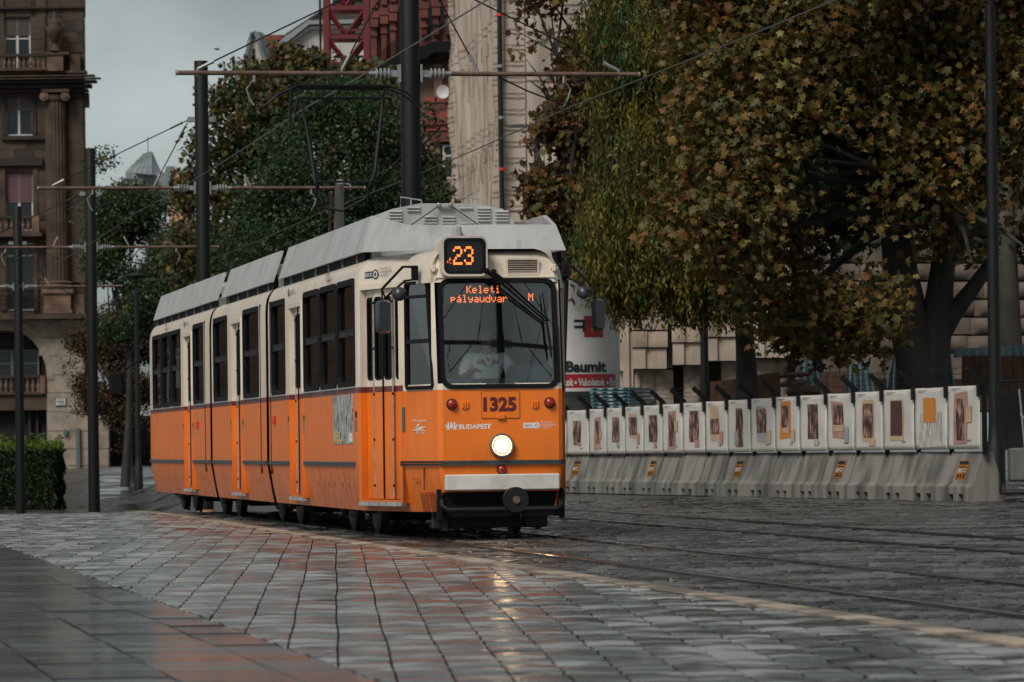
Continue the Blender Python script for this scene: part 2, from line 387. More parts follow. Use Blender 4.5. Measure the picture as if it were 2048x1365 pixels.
for i in range(-75, 40):
    Y = 12.0-rr.random()
    while Y < 74:
        L = rr.choice((.42, .5, .58, .66, .75)); 
        def rx(k, y): return k*wrow+.35+dx*(y-25)+.0016*(k-2)*(y-25)*.02+.003*math.sin(y*1.9+k*2.3)+.004*math.sin(y*.71+k*1.1)
        poly = [(rx(i, Y), Y), (rx(i+1, Y), Y), (rx(i+1, Y+L), Y+L), (rx(i, Y+L), Y+L)]
        c = (rx(i+.5, Y), Y)
        if c[0] > BAND(Y)+.4 or c[0] < EDGE(Y)-.6 and True:
            Y += L; continue
        poly = cut(poly, 1, .175, 5.58)                 # stop at the kerb band
        poly = cut(poly, -1, -.179, -2.48) if len(poly) > 2 else poly
        if len(poly) > 2 and abs(c[0]) < Y*.15+1.2: rows.append(poly)
        Y += L
plaza = paving('plaza_paving', 'paver', rows, PAVER, .0040, 'paver', crown=(.007, .016))
# --- long slabs parallel to the track in the near corner
rows = []; offs = [0, .30, .78, 1.26, 1.6, 2.1, 2.6, 3.1, 3.6, 4.1, 4.6, 5.2, 5.8, 6.4, 7.0, 7.6]
for a, b in zip(offs, offs[1:]):
    Y = 11-rr.random()
    while Y < 62:
        L = rr.uniform(.9, 1.5)
        poly = [(EDGE(Y)-b, Y), (EDGE(Y)-a, Y), (EDGE(Y+L)-a, Y+L), (EDGE(Y+L)-b, Y+L)]
        if EDGE(Y)-a > -Y*.15-1.5: rows.append(poly)
        Y += L
walk = paving('promenade_paving', 'slab', rows, SLAB, .0016, 'slab', .004)
# --- bedding under both
mb = MB()
for y0, y1 in zip(ys[2:-1], ys[3:]):
    if y1 > 74: break
    for t in range(4):
        ya, yb = y0+(y1-y0)*t/4, y0+(y1-y0)*(t+1)/4
        mb.quad((-.15*ya-3, ya, gz(ya)-.012), (BAND(ya), ya, gz(ya)-.012), (BAND(yb), yb, gz(yb)-.012), (-.15*yb-3, yb, gz(yb)-.012))
mb.build('paving_bed', JOINT, kind='structure')
# --- pale kerb band
kb = empty('kerb_band', kind='structure')
Y = 12.0
while Y < 66:
    L = rr.uniform(.8, 1.3); poly = [(BAND(Y)+.01, Y), (BAND(Y)+.20, Y), (BAND(Y+L)+.20, Y+L), (BAND(Y+L)+.01, Y+L)]
    mb = MB(); mb.add(*slab_geo(shrink(poly, .003), gz(Y)+.013+rr.gauss(0, .0012), .055, (rr.gauss(0, .003), rr.gauss(0, .0025)), .004)); mb.build('kerb_stone', KERB, kb)
    Y += L
# --- rails: head with a groove, sunk between the setts
def ZR(Y): return gz(Y)
def rail(name, c, ya=8, yb=260, w=.036):
    root = empty(name, kind='structure'); mb = MB()
    yv = [ya]; 
    while yv[-1] < yb: yv.append(yv[-1]+(2 if yv[-1] < 135 else 12))
    prof = [(-.075, -.03), (-.075, .004), (-.062, .009), (-.010, .009), (-.006, -.03), (.030, -.03), (.034, .004), (.052, .004), (.056, -.03)]
    for i, Y in enumerate(yv):
        x = c-.18*Y
        mb.v += [(x+a, Y, ZR(Y)+b) for a, b in prof]
    k = len(prof)
    for i in range(len(yv)-1):
        for j in range(k-1): mb.f.append((i*k+j, i*k+j+1, (i+1)*k+j+1, (i+1)*k+j)); mb.m.append(0)
    mb.build('rail_head', RAILM, root); return root
RAILS = [6.78, 8.23, 10.45, 11.9]
for c in RAILS: rail('tram_rail', c)
# --- setts of the street: real stones near the camera, the sheet beyond
bx = []; tops = []
FARK = 13.3
def sett_rows(y0, y1, sx, sy):
    P = []
    y = y0
    while y < y1:
        xa = max(BAND(y)+.235, -.125*y-.5); xb = min(.125*y+.8, FARK+8-.18*y)
        x = xa+rr.random()*sx
        off = rr.random()*.02
        while x < xb:
            w = sx*rr.uniform(.8, 1.2)
            if all(abs(x+w/2-(c-.18*y)) > .10+w/2 for c in RAILS): P.append((x, y, w-.012, sy-.010))
            x += w
        y += sy
    return P
P = sett_rows(13, 30, .13, .13)+sett_rows(30, 48, .17, .19)+sett_rows(48, 74, .24, .30)
P = np.array(P); n = len(P); rng = np.random.default_rng(3)
gzv = np.array([gz(q[1], q[0]) for q in P])
zc = gzv-.006+rng.normal(0, .0028, n); tx = rng.normal(0, .022, n); ty = rng.normal(0, .022, n)+np.where(P[:, 1] > 61, -.0158, 0)
V = np.zeros((n, 8, 3)); sgn = np.array([(-1, -1), (1, -1), (1, 1), (-1, 1)])
cxs, cys = P[:, 0]+P[:, 2]/2, P[:, 1]+P[:, 3]/2; sh = -.18*0
for k in range(4):
    ax, ay = sgn[k]
    jx = rng.normal(0, .004, n); jy = rng.normal(0, .004, n)
    for lvl, (shr, dz) in enumerate(((.80, 0.0), (1.0, -.016))):
        ox, oy = ax*P[:, 2]/2*shr+jx, ay*P[:, 3]/2*shr+jy
        V[:, k+4*lvl, 0] = cxs+ox; V[:, k+4*lvl, 1] = cys+oy; V[:, k+4*lvl, 2] = zc+dz+tx*ox+ty*oy
F = np.array([(0, 1, 2, 3), (4, 5, 1, 0), (5, 6, 2, 1), (6, 7, 3, 2), (7, 4, 0, 3)])
FF = (np.arange(n)[:, None, None]*8+F[None]).reshape(-1)
np_mesh('street_setts', V.reshape(-1, 3), FF, 4, None, [SETT], kind='stuff')
# bedding of the street, a hand below the stones
mb = MB(); yv = [8+i*2 for i in range(70)]
for ya, yb in zip(yv, yv[1:]):
    for k in range(24):
        pts = [((BAND(y)+.2)+q*(40-BAND(y)-.2)*.5, y) for y, q in ((ya, (k/24)**1.0), (ya, (k+1)/24), (yb, (k+1)/24), (yb, k/24))]
        mb.quad(*[(x, y, gz(y, x)-.019) for x, y in pts])
mb.build('street', ROAD, kind='structure')
# gutter line of pale stone at the foot of the barriers
# ================================================================ the tram
def paint(name, col, dirt, rough=.35, grime=True):
    """vehicle paint with road film: streaky grime that runs down the panels"""
    m = M(name, col, rough, coat=.14, spec=.4)
    nt = m.node_tree; b = nt.nodes['Principled BSDF']
    tc = nt.nodes.new('ShaderNodeTexCoord'); mp = nt.nodes.new('ShaderNodeMapping'); mp.inputs['Scale'].default_value = (3, 3, .9)
    nt.links.new(tc.outputs['Object'], mp.inputs[0])
    n1 = nt.nodes.new('ShaderNodeTexNoise'); n1.inputs['Scale'].default_value = 2.2; n1.inputs['Detail'].default_value = 6; nt.links.new(mp.outputs[0], n1.inputs['Vector'])
    n2 = nt.nodes.new('ShaderNodeTexNoise'); n2.inputs['Scale'].default_value = 1.3; n2.inputs['Detail'].default_value = 5; nt.links.new(tc.outputs['Object'], n2.inputs['Vector'])
    ml = nt.nodes.new('ShaderNodeMath'); ml.operation = 'MULTIPLY'; nt.links.new(n1.outputs['Fac'], ml.inputs[0]); nt.links.new(n2.outputs['Fac'], ml.inputs[1])
    mr = nt.nodes.new('ShaderNodeMapRange'); mr.inputs[1].default_value = .18; mr.inputs[2].default_value = .42; mr.inputs[3].default_value = 0; mr.inputs[4].default_value = .5
    nt.links.new(ml.outputs[0], mr.inputs[0])
    mx = nt.nodes.new('ShaderNodeMix'); mx.data_type = 'RGBA'; mx.inputs[6].default_value = (*col, 1); mx.inputs[7].default_value = (*dirt, 1)
    nt.links.new(mr.outputs[0], mx.inputs[0]); nt.links.new(mx.outputs[2], b.inputs['Base Color'])
    sx = nt.nodes.new('ShaderNodeSeparateXYZ'); nt.links.new(tc.outputs['Object'], sx.inputs[0])      # road spray dried on the skirts, soot below the roof edge
    sp = nt.nodes.new('ShaderNodeMapRange'); sp.inputs[1].default_value = .25; sp.inputs[2].default_value = 1.0; sp.inputs[3].default_value = 1.0; sp.inputs[4].default_value = 0.0; nt.links.new(sx.outputs[2], sp.inputs[0])
    so_ = nt.nodes.new('ShaderNodeMapRange'); so_.inputs[1].default_value = 2.62; so_.inputs[2].default_value = 2.9; so_.inputs[3].default_value = 0.0; so_.inputs[4].default_value = .8; nt.links.new(sx.outputs[2], so_.inputs[0])
    aa = nt.nodes.new('ShaderNodeMath'); aa.operation = 'ADD'; nt.links.new(sp.outputs[0], aa.inputs[0]); nt.links.new(so_.outputs[0], aa.inputs[1])
    am = nt.nodes.new('ShaderNodeMath'); am.operation = 'MULTIPLY'; nt.links.new(aa.outputs[0], am.inputs[0]); nt.links.new(n1.outputs['Fac'], am.inputs[1])
    m9 = nt.nodes.new('ShaderNodeMix'); m9.data_type = 'RGBA'; m9.inputs[7].default_value = (dirt[0]*.45, dirt[1]*.5, dirt[2]*.6, 1); nt.links.new(am.outputs[0], m9.inputs[0]); nt.links.new(mx.outputs[2], m9.inputs[6]); grime and nt.links.new(m9.outputs[2], b.inputs['Base Color'])
    r2 = nt.nodes.new('ShaderNodeMapRange'); r2.inputs[3].default_value = rough-.08; r2.inputs[4].default_value = rough+.25
    nt.links.new(mr.outputs[0], r2.inputs[0]); nt.links.new(r2.outputs[0], b.inputs['Roughness'])
    n3 = nt.nodes.new('ShaderNodeTexNoise'); n3.inputs['Scale'].default_value = 1.8; n3.inputs['Detail'].default_value = 2; nt.links.new(tc.outputs['Object'], n3.inputs['Vector'])
    bp = nt.nodes.new('ShaderNodeBump'); bp.inputs['Strength'].default_value = .12; bp.inputs['Distance'].default_value = .02
    nt.links.new(n3.outputs['Fac'], bp.inputs['Height']); nt.links.new(bp.outputs[0], b.inputs['Normal'])
    return m
ORANGE = paint('orange_tram_paint', (.84, .185, .014), (.60, .135, .022), .40)
CREAM = paint('cream_tram_paint', (.76, .65, .53), (.44, .36, .29), .40)
MAROON = paint('maroon_stripe_paint', (.17, .030, .024), (.10, .026, .020), .4)
ROOFG = paint('grey_roof_paint', (.42, .425, .42), (.19, .19, .18), .5, False)
ROOFD = M('roof_underside_grey', (.14, .145, .145), .6, var=.4)
TEAL = M('dark_rub_strip', (.045, .065, .068), .45, var=.4, vscale=10)
PLATE = M('white_bumper_steel', (.64, .60, .55), .4, .0, var=.25, vscale=5)
ALU = M('aluminium_strip', (.58, .58, .57), .35, .6, var=.35, vscale=9)
PGAP = M('panel_gap', (.16, .04, .012), .7)
GLASS = glass('window_glass', .20, .40)
WGLASS = glass('windscreen_glass', .90, 3.8, .012, (.92, 1, 1))
INNER = M('interior_panel', (.20, .20, .19), .6)
CABGREY = M('cab_grey', (.10, .11, .115), .6)
REDL = M('red_lamp_lens', (.30, .012, .008), .12, coat=.6)
MAROONT = M('maroon_lettering', (.10, .012, .012), .5)
WHITET = M('white_lettering', (.72, .70, .66), .5)
DARKT = M('dark_lettering', (.04, .045, .055), .5)
LED = M('amber_led', (.6, .1, .02), .4, emit=(1.0, .19, .035), estr=1.25)
LEDOFF = M('display_face', (.010, .012, .013), .25)
tram = empty('tram', (TX, TY, 0), TH, label='orange and cream articulated tram with route 23 display coming round the plaza edge', cat='tram')

LV = [.27, .385, .47, .735, .785, 1.49, 1.55, 1.59, 2.10, 2.56, 2.655, 2.74, 2.80, 2.845, 2.875, 2.895]
INS = [.085, .06, .045, .0, .0, .0, .0, .0, .0, .0, .004, .018, .045, .08, .13, .20]
def rake(z): return .15*max(0, min(1.25, (z-1.5)/1.09)) if z > 1.5 else (.10*max(0, (.735-z)/.47)*.0)
def shell(plan, holes, nose=(), name='body_shell', parent=tram, flip=False, yoff=0, roof=True):
    """plan: (x, y, nx, ny, raked) around the section; holes: {segment: [(z0, z1)]}; flip mirrors the y axis about yoff"""
    mb = MB(); n = len(plan); k = len(LV)
    for z, ins in zip(LV, INS):
        for (x, y, nx, ny, rk) in plan:
            yy = y-ny*ins+(rake(z) if rk else 0); xx = x-nx*ins
            mb.v.append((xx, (yoff-yy) if flip else yy, z))
    for i in range(n-1):
        for j in range(k-1):
            zc = (LV[j]+LV[j+1])/2
            if any(a < zc < b for a, b in holes.get(i, ())): continue
            mt = 0 if zc < 1.49 else (1 if zc < 1.55 and i not in nose else 2)
            f = (j*n+i, j*n+i+1, (j+1)*n+i+1, (j+1)*n+i)
            mb.f.append(f if not flip else f[::-1]); mb.m.append(mt)
    b = (k-1)*n
    if roof:
        # roof skin: strips across from one side to the other
        h = n//2
        for i in range(h-1 if n % 2 == 0 else h):
            a, c = b+i, b+n-1-i
            if a+1 >= c-1+1: break
            f = (a, a+1, c-1, c) if a+1 != c-1 else (a, a+1, c)
            mb.f.append(f[::-1] if not flip else f); mb.m.append(2)
    return mb.build(name, [ORANGE, MAROON, CREAM], parent, smooth=28)
XS = 1.15; XF = 1.02
def section(ys_near, hole_near, y_nose=None):
    pass
# --- window layout along the side (metres from the nose)
WIN = {'front': [(2.16, 3.42), (3.56, 4.82), (4.96, 6.22), (7.98, 9.24)], 'middle': [(10.60, 12.20), (14.08, 15.68)], 'rear': [(17.06, 18.36), (20.22, 21.52), (21.68, 22.98), (23.14, 24.44)]}
DOOR = {'front': [(6.47, 7.53)], 'middle': [(12.48, 13.54)], 'rear': [(18.66, 19.70)]}
def side_plan(y0, y1, wins, doors):
    cuts = sorted(set([y0, y1]+[v for w in wins+doors for v in w]))
    holes = []
    for a, b in zip(cuts, cuts[1:]):
        c = (a+b)/2
        if any(p < c < q for p, q in wins): holes.append([(1.59, 2.655)])
        elif any(p < c < q for p, q in doors): holes.append([(.385, 2.56)])
        else: holes.append([])
    return cuts, holes
NOSE = [(-.985, 1.135), (-.92, .80), (-.66, .0), (.66, .0), (.92, .80), (.985, 1.135)]
def nrm(a, b):
    dx_, dy_ = b[0]-a[0], b[1]-a[1]; L = math.hypot(dx_, dy_); return (-dy_/L*-1, dx_/L*-1)
def build_end(y_art, wins, doors, flip, yoff, name):
    cuts, hs_ = side_plan(2.0, y_art, wins, doors)
    plan = []; holes = {}; nose = []
    near = [(-XS, y) for y in reversed(cuts)]
    # rounded shoulder where the taper starts, door opening in the taper
    d0 = (-1.126, 1.88); d1 = (-.863, .927)
    mid = [d0, d1, (-.848, .862), (-.819, .755), (-.665, .150), (-.628, .012), (-.585, -.02)]
    far = [(-x*(.89 if y > .1 else 1), y) for x, y in reversed(mid)]
    pts = near+mid+far+[(XF, y) for y in cuts]
    for i, p in enumerate(pts):
        a = pts[max(i-1, 0)]; b = pts[min(i+1, len(pts)-1)]
        dx_, dy_ = b[0]-a[0], b[1]-a[1]; L = math.hypot(dx_, dy_)
        rk = 1 if abs(p[0]) < .70 and p[1] < .1 else 0
        plan.append((p[0], p[1], dy_/L, -dx_/L, rk))
    nn = len(near)
    for i, h_ in enumerate(reversed(hs_)): holes[i] = h_
    holes[nn] = [(.385, 2.56)]                         # front door
    holes[nn+3] = [(1.55, 2.56)]; nose.append(nn+3)    # quarter window
    nose += [nn+2, nn+4, nn+5, nn+6]
    c = nn+len(mid)-1                                  # windscreen segment
    holes[c] = [(1.55, 2.56), (.2, .47)]; nose.append(c)
    holes[c-1] = [(1.55, 2.56), (.2, .47)]; holes[c+1] = [(1.55, 2.56), (.2, .47)]
    q = nn+len(mid); o2 = len(pts)-1
    nose += [o2-v-0 for v in (nn+2, nn+3, nn+4, nn+5, nn+6)]
    holes[o2-1-(nn+3)+1-0] = [(1.55, 2.56)]
    holes[o2-1-nn+0] = [(.385, 2.56)]
    for i, h_ in enumerate(hs_): holes[q+len(far)+i] = h_
    return shell(plan, holes, set(nose), name, tram, flip, yoff)
LEN = 27.0
front_shell = build_end(9.60, WIN['front'], DOOR['front'], False, 0, 'body_shell')
rear_shell = build_end(LEN-16.25, [(LEN-b, LEN-a) for a, b in WIN['rear']], [(LEN-b, LEN-a) for a, b in DOOR['rear']], True, LEN, 'body_shell')
cuts, hs_ = side_plan(9.85, 16.0, WIN['middle'], DOOR['middle'])
pl = [(-XS, y, -1, 0, 0) for y in reversed(cuts)]+[(XF, y, 1, 0, 0) for y in cuts]; nn = len(cuts)
ho = {i: h_ for i, h_ in enumerate(reversed(hs_))}; ho.update({nn+i: h_ for i, h_ in enumerate(hs_)})
ho[nn-1] = [(0, 4)]
shell(pl, ho)
# --- bellows in the joints
for y0, y1 in ((9.56, 9.90), (15.96, 16.30)):
    mb = MB()
    for i in range(4):
        a = y0+(y1-y0)*i/4; b = y0+(y1-y0)*(i+.5)/4; c = y0+(y1-y0)*(i+1)/4
        P = rrect(-1.06, 1.06, .34, 2.84, .12, 3); Q = rrect(-1.10, 1.10, .30, 2.87, .14, 3)
        n = len(P); base = len(mb.v)
        mb.v += [(x, a, z) for x, z in P]+[(x, b, z) for x, z in Q]+[(x, c, z) for x, z in P]
        for q in range(2):
            for j in range(n): mb.f.append((base+q*n+j, base+q*n+(j+1) % n, base+(q+1)*n+(j+1) % n, base+(q+1)*n+j)); mb.m.append(0)
    mb.build('bellows', BLACK, tram)
    for yy in (y0-.0, y1-.0):
        mb = MB(); mb.box(-1.06, 1.06, yy-.01 if yy == y0 else yy, yy if yy == y0 else yy+.01, .32, 2.84); mb.build('end_wall', BLACK, tram)
# thin rubber seams beside the joints
for yy in (9.40, 10.42, 16.88):
    mb = MB(); mb.box(-XS-.006, -XS+.01, yy-.018, yy+.018, .62, 2.70); mb.build('seam_strip', BLACK, tram)
# --- windows: gasket, pane, hopper rail
def window(y0, y1, z0, z1, side=-1, rail=2.12):
    root = MB(); x = XS*side if side < 0 else XF
    out = rrect(y0-.035, y1+.035, z0-.035, z1+.035, .10); inn = rrect(y0+.025, y1-.025, z0+.03, z1-.03, .075)
    root.prism(out, (-side*.07, 0, 0), (x+side*.012, 0, 0), (0, 1, 0), (0, 0, 1), 0, inn)
    w = root.build('window', BLACK, tram)
    mb = MB(); mb.quad((x-side*.03, y0, z0), (x-side*.03, y1, z0), (x-side*.03, y1, z1), (x-side*.03, y0, z1)); mb.build('pane', GLASS, w)
    mb = MB(); mb.box(*sorted((x-side*.035, x-side*.004)), y0+.02, y1-.02, rail-.028, rail+.028)
    if side < 0: mb.box(x+.0, x+.006, y0+.05, y1-.05, rail+.032, rail+.045)
    mb.build('hopper_rail', DARKMETAL, w)
    if side < 0:
        mb = MB(); mb.box(x-.022, x-.005, y0+.0, y1-.0, z0-.045, z0-.03); mb.build('drip_sill', ALU, w)
for k in WIN:
    for a, b in WIN[k]:
        window(a, b, 1.59, 2.655, -1); window(a, b, 1.59, 2.655, 1)
# --- doors: four folding leaves each, slim windows, bright hinge strips
def door(p0, p1, z0, z1, side=-1, step=True, inset=.035):
    """p0 -> p1: foot points of the opening (x, y) seen from outside, p0 nearer the rear on the near side"""
    a, b = Vector((p0[0], p0[1], 0)), Vector((p1[0], p1[1], 0)); L = (b-a).length; u = (b-a)/L
    nrm_ = Vector((u.y, -u.x, 0)) if side < 0 else Vector((-u.y, u.x, 0))
    if nrm_.x*side < 0: nrm_ = -nrm_
    e = Vector((0, 0, 1))
    fr = MB(); o = a+nrm_*.012
    P = rrect(-.05, L+.05, z0-.03, z1+.05, .06, 2); Q = rrect(.012, L-.012, z0+.005, z1-.01, .03, 2)
    for za, zb, mt in ((z0-.03, 1.49, 0), (1.49, 1.55, 1), (1.55, z1+.05, 2)):
        for xa, xb in ((-.05, .012), (L-.012, L+.05)): fr.prism([(xa, za), (xb, za), (xb, zb), (xa, zb)], -nrm_*.11, o, u, e, mt)
    fr.prism([(.012, z1-.01), (L-.012, z1-.01), (L-.012, z1+.05), (.012, z1+.05)], -nrm_*.11, o, u, e, 2)
    fr.prism([(.012, z0-.03), (L-.012, z0-.03), (L-.012, z0+.005), (.012, z0+.005)], -nrm_*.11, o, u, e, 0)
    d = fr.build('door', [ORANGE, MAROON, CREAM], tram)
    lw = (L-.03)/4
    for i in range(4):
        x0 = .015+i*lw+.006; x1 = .015+(i+1)*lw-.006; fold = .022 if i in (0, 3) else .0
        o = a-nrm_*(inset+fold)
        wi = (x0+.03, x1-.03, 1.63, 2.46); outer = [(x0, wi[2]), (x1, wi[2]), (x1, wi[3]), (x0, wi[3])]
        lf = MB()
        def slab(ax, bx_, za, zb, m): lf.prism([(ax, za), (bx_, za), (bx_, zb), (ax, zb)], -nrm_*.03, o, u, e, m)
        slab(x0, x1, z0+.012, 1.49, 0); slab(x0, x1, 1.49, 1.55, 1); slab(x0, x1, 1.55, wi[2], 2); slab(x0, x1, wi[3], z1-.012, 2)
        slab(x0, wi[0], wi[2], wi[3], 2); slab(wi[1], x1, wi[2], wi[3], 2)
        leaf = lf.build('door_leaf', [ORANGE, MAROON, CREAM], d)
        g = MB(); rr_ = min(.045, (wi[1]-wi[0])*.45)
        g.prism(rrect(wi[0]-.012, wi[1]+.012, wi[2]-.012, wi[3]+.012, rr_, 3), -nrm_*.025, o+nrm_*.006, u, e, 0, rrect(wi[0]+.008, wi[1]-.008, wi[2]+.01, wi[3]-.01, rr_*.8, 3))
        g.build('leaf_gasket', BLACK, d)
        g = MB(); g.prism([(wi[0], wi[2]), (wi[1], wi[2]), (wi[1], wi[3]), (wi[0], wi[3])], -nrm_*.004, o-nrm_*.012, u, e); g.build('leaf_pane', GLASS, d)
    for i in (1, 3):
        g = MB(); c = .015+i*lw; g.prism([(c-.008, z0+.03), (c+.008, z0+.03), (c+.008, z1-.03), (c-.008, z1-.03)], nrm_*.010, a-nrm_*(inset-.0), u, e)
        for q in range(5):
            zz = z0+.15+q*(z1-z0-.3)/4; g.prism([(c-.010, zz-.012), (c+.010, zz-.012), (c+.010, zz+.012), (c-.010, zz+.012)], nrm_*.014, a-nrm_*inset, u, e, 1)
        g.build('hinge_strip', [ALU, DARKMETAL], d)
    g = MB(); c = .015+2*lw; g.prism([(c-.011, z0+.02), (c+.011, z0+.02), (c+.011, z1-.02), (c-.011, z1-.02)], nrm_*.012, a-nrm_*inset, u, e); g.build('edge_rubber', BLACK, d)
    g = MB(); g.prism([(-.0, z0-.02), (L+.0, z0-.02), (L, z1+.02), (-.0, z1+.02)], -nrm_*.012, a-nrm_*(inset+.065), u, e); g.build('door_backing', glass('door_shade', .25, 0.0), d) if False else None
    if step:
        g = MB(); g.prism([(-.04, z0-.06), (L+.04, z0-.06), (L+.04, z0-.02), (-.04, z0-.02)], nrm_*.055, a-nrm_*.035, u, e)
        for q in range(14):
            c = -.04+q*(L+.08)/13; g.prism([(c-.01, z0-.06), (c+.01, z0-.06), (c+.01, z0-.03), (c-.01, z0-.03)], nrm_*.006, a+nrm_*.020, u, e)
        g.build('step_edge', ALU, d)
    return d
door((-1.126, 1.88), (-.863, .927), .385, 2.56)
door((.768, .927), (1.002, 1.88), .385, 2.56, 1, False)
for k in DOOR:
    for a, b in DOOR[k]:
        door((-XS, b), (-XS, a), .385, 2.56); door((XF, a), (XF, b), .385, 2.56, 1, False)
# --- windscreen and quarter windows
def rk(z): return rake(z)
def nose_ring(name, out, inn, th, fn, mat):
    mb = MB(); n = len(out)
    for P, dd in ((out, 0), (inn, 0), (out, th), (inn, th)): mb.v += [tuple(fn(a, b, dd)) for a, b in P]
    for i in range(n):
        j = (i+1) % n
        mb.f += [(i, j, n+j, n+i), (2*n+i, 3*n+i, 3*n+j, 2*n+j), (i, 2*n+i, 2*n+j, j), (n+i, n+j, 3*n+j, 3*n+i)]; mb.m += [0]*4
    return mb.build(name, mat, tram, smooth=40)
ff = lambda a, b, d: (a, rk(b)-.034+d, b)
ws = nose_ring('windscreen', rrect(-.598, .598, 1.495, 2.598, .11, 5), rrect(-.555, .555, 1.540, 2.555, .085, 5), .06, ff, BLACK)
mb = MB(); N_ = 24
for b in (1.525, 2.57):
    for i in range(N_+1): a = -.575+1.15*i/N_; mb.v.append(ff(a, b, .030-.017*(1-(a/.575)**2)))
mb.f = [(i, i+1, N_+2+i, N_+1+i) for i in range(N_)]; mb.m = [0]*N_; mb.build('pane', WGLASS, ws, smooth=60)
def qf(side):
    def f(a, b, d):
        # a: 0 at the front corner .. 1 at the door post, b: height
        x0, y0 = -.640, .050+rk(b); x1, y1 = (-.832 if side < 0 else -.739), .800
        nx, ny = -(y1-y0), (x1-x0); L = math.hypot(nx, ny); nx, ny = nx/L, ny/L
        return (side*-1*(x0+(x1-x0)*a+nx*(.016-d)), y0+(y1-y0)*a+ny*(.016-d), b)
    return f
for s in (-1, 1):
    f = qf(s)
    qo = [(.10, 1.50), (.93, 1.50), (.97, 1.54), (.97, 2.55), (.93, 2.59), (.22, 2.59), (.16, 2.55), (.06, 1.54)]
    qi = [(.13, 1.535), (.90, 1.535), (.925, 1.56), (.925, 2.53), (.90, 2.56), (.25, 2.56), (.21, 2.53), (.105, 1.56)]
    q = nose_ring('quarter_window', qo, qi, .06, f, BLACK)
    mb = MB(); mb.add([f(a, b, .025) for a, b in qi], [tuple(range(len(qi)))]); mb.build('pane', GLASS, q)
    mb = MB(); mb.add([f(a, b, d) for d in (.005, .04) for a, b in ((.08, 1.965), (.95, 1.965), (.95, 2.005), (.08, 2.005))], [(0, 1, 2, 3), (7, 6, 5, 4), (0, 4, 5, 1), (3, 2, 6, 7)]); mb.build('hopper_rail', DARKMETAL, q)
    mb = MB(); mb.add([f(a, b, d) for d in (.005, .04) for a, b in ((.20, 2.42), (.95, 2.42), (.95, 2.45), (.20, 2.45))], [(0, 1, 2, 3), (7, 6, 5, 4), (0, 4, 5, 1), (3, 2, 6, 7)]); mb.build('hopper_rail', DARKMETAL, q)
# --- inside: floor, lining, seats, cab
mb = MB(); mb.add([(x, y, z) for z in (.84, .88) for x, y in ((-.60, .25), (.60, .25), (.74, .9), (1.0, 2.05), (1.0, LEN-2.1), (-1.05, LEN-2.1), (-1.05, 2.05), (-.78, .9))], [tuple(range(7, -1, -1)), tuple(range(8, 16))]+[(i, (i+1) % 8, 8+(i+1) % 8, 8+i) for i in range(8)]); mb.build('cabin_floor', INNER, tram)
mb = MB(); mb.box(-1.02, .98, 2.1, LEN-2.1, 2.70, 2.73); mb.build('cabin_ceiling', INNER, tram)
SEATR = M('seat_red_vinyl', (.12, .02, .015), .5)
for y0 in [2.6, 3.5, 4.4, 5.3, 8.2, 10.9, 11.7, 14.4, 17.4, 20.4, 21.3, 22.2, 23.1]:
    for sx in (-.78, .78):
        mb = MB(); mb.bbox(sx-.22, sx+.22, y0, y0+.42, 1.24, 1.32, .02); mb.bbox(sx-.22, sx+.22, y0+.38, y0+.44, 1.30, 1.86, .02); mb.box(sx-.12, sx+.12, y0+.1, y0+.3, .88, 1.24)
        mb.build('passenger_seat', SEATR, tram)
for y0 in [2.2, 4.0, 6.3, 7.6, 9.2, 12.3, 13.7, 17, 18.5, 19.9]:
    for sx in (-.62, .62):
        mb = MB(); mb.tube((sx, y0, .88), (sx, y0, 2.76), .017, n=6); mb.build('grab_pole', ALU, tram)
# cab back wall with a door opening, dashboard, console, destination display
mb = MB(); mb.box(-.98, .90, 1.58, 1.62, .88, 2.70); mb.build('cab_wall', CABGREY, tram)
mb = MB(); mb.bbox(-.60, .60, .14, .52, 1.36, 1.60, .03); mb.bbox(.18, .56, .16, .62, 1.55, 1.74, .03); mb.build('dashboard', M('dashboard_grey', (.16, .19, .19), .5), tram)
mb = MB()
for i in range(9):
    x = -.48+i*.12; mb.bbox(x-.032, x+.032, .135, .145, 1.545, 1.57, .004)
mb.build('dashboard_vent', BLACK, tram)
mb = MB(); mb.box(-.50, .52, .33, .37, 2.35, 2.56); mb.build('display_box', LEDOFF, tram)
GL = {'0': '0111010001100111010111001100010111', '2': '01110 10001 00001 00110 01000 10000 11111', '3': '01110 10001 00001 00110 00001 10001 01110',
 'K': '10001 10010 10100 11000 10100 10010 10001', 'e': '00000 00000 01110 10001 11111 10000 01110', 'l': '01100 00100 00100 00100 00100 00100 01110', 't': '00100 00100 01110 00100 00100 00101 00010',
 'i': '00100 00000 01100 00100 00100 00100 01110', 'p': '00000 00000 11110 10001 11110 10000 10000', 'á': '00010 00100 01110 00001 01111 10001 01111', 'y': '00000 00000 10001 10001 01111 00001 01110',
 'a': '00000 00000 01110 00001 01111 10001 01111', 'u': '00000 00000 10001 10001 10001 10011 01101', 'd': '00001 00001 01101 10011 10001 10001 01111', 'v': '00000 00000 10001 10001 10001 01010 00100', 'r': '00000 00000 10110 11001 10000 10000 10000', 'M': '10001 11011 10101 10101 10001 10001 10001', ' ': '00000 00000 00000 00000 00000 00000 00000'}
def leds(name, txt, x0, z0, px, pz, fn, parent, r=.36, adv=6):
    mb = MB()
    for i, ch in enumerate(txt):
        rows_ = GL[ch].split()
        for j, row in enumerate(rows_):
            for k, c in enumerate(row):
                if c == '1':
                    x = x0+(i*adv+k)*px; z = z0+(6-j)*pz
                    mb.add([fn(x+a*px*r, z+b*pz*r) for a, b in ((-1, -1), (1, -1), (1, 1), (-1, 1))], [(0, 1, 2, 3)])
    return mb.build(name, LED, parent)
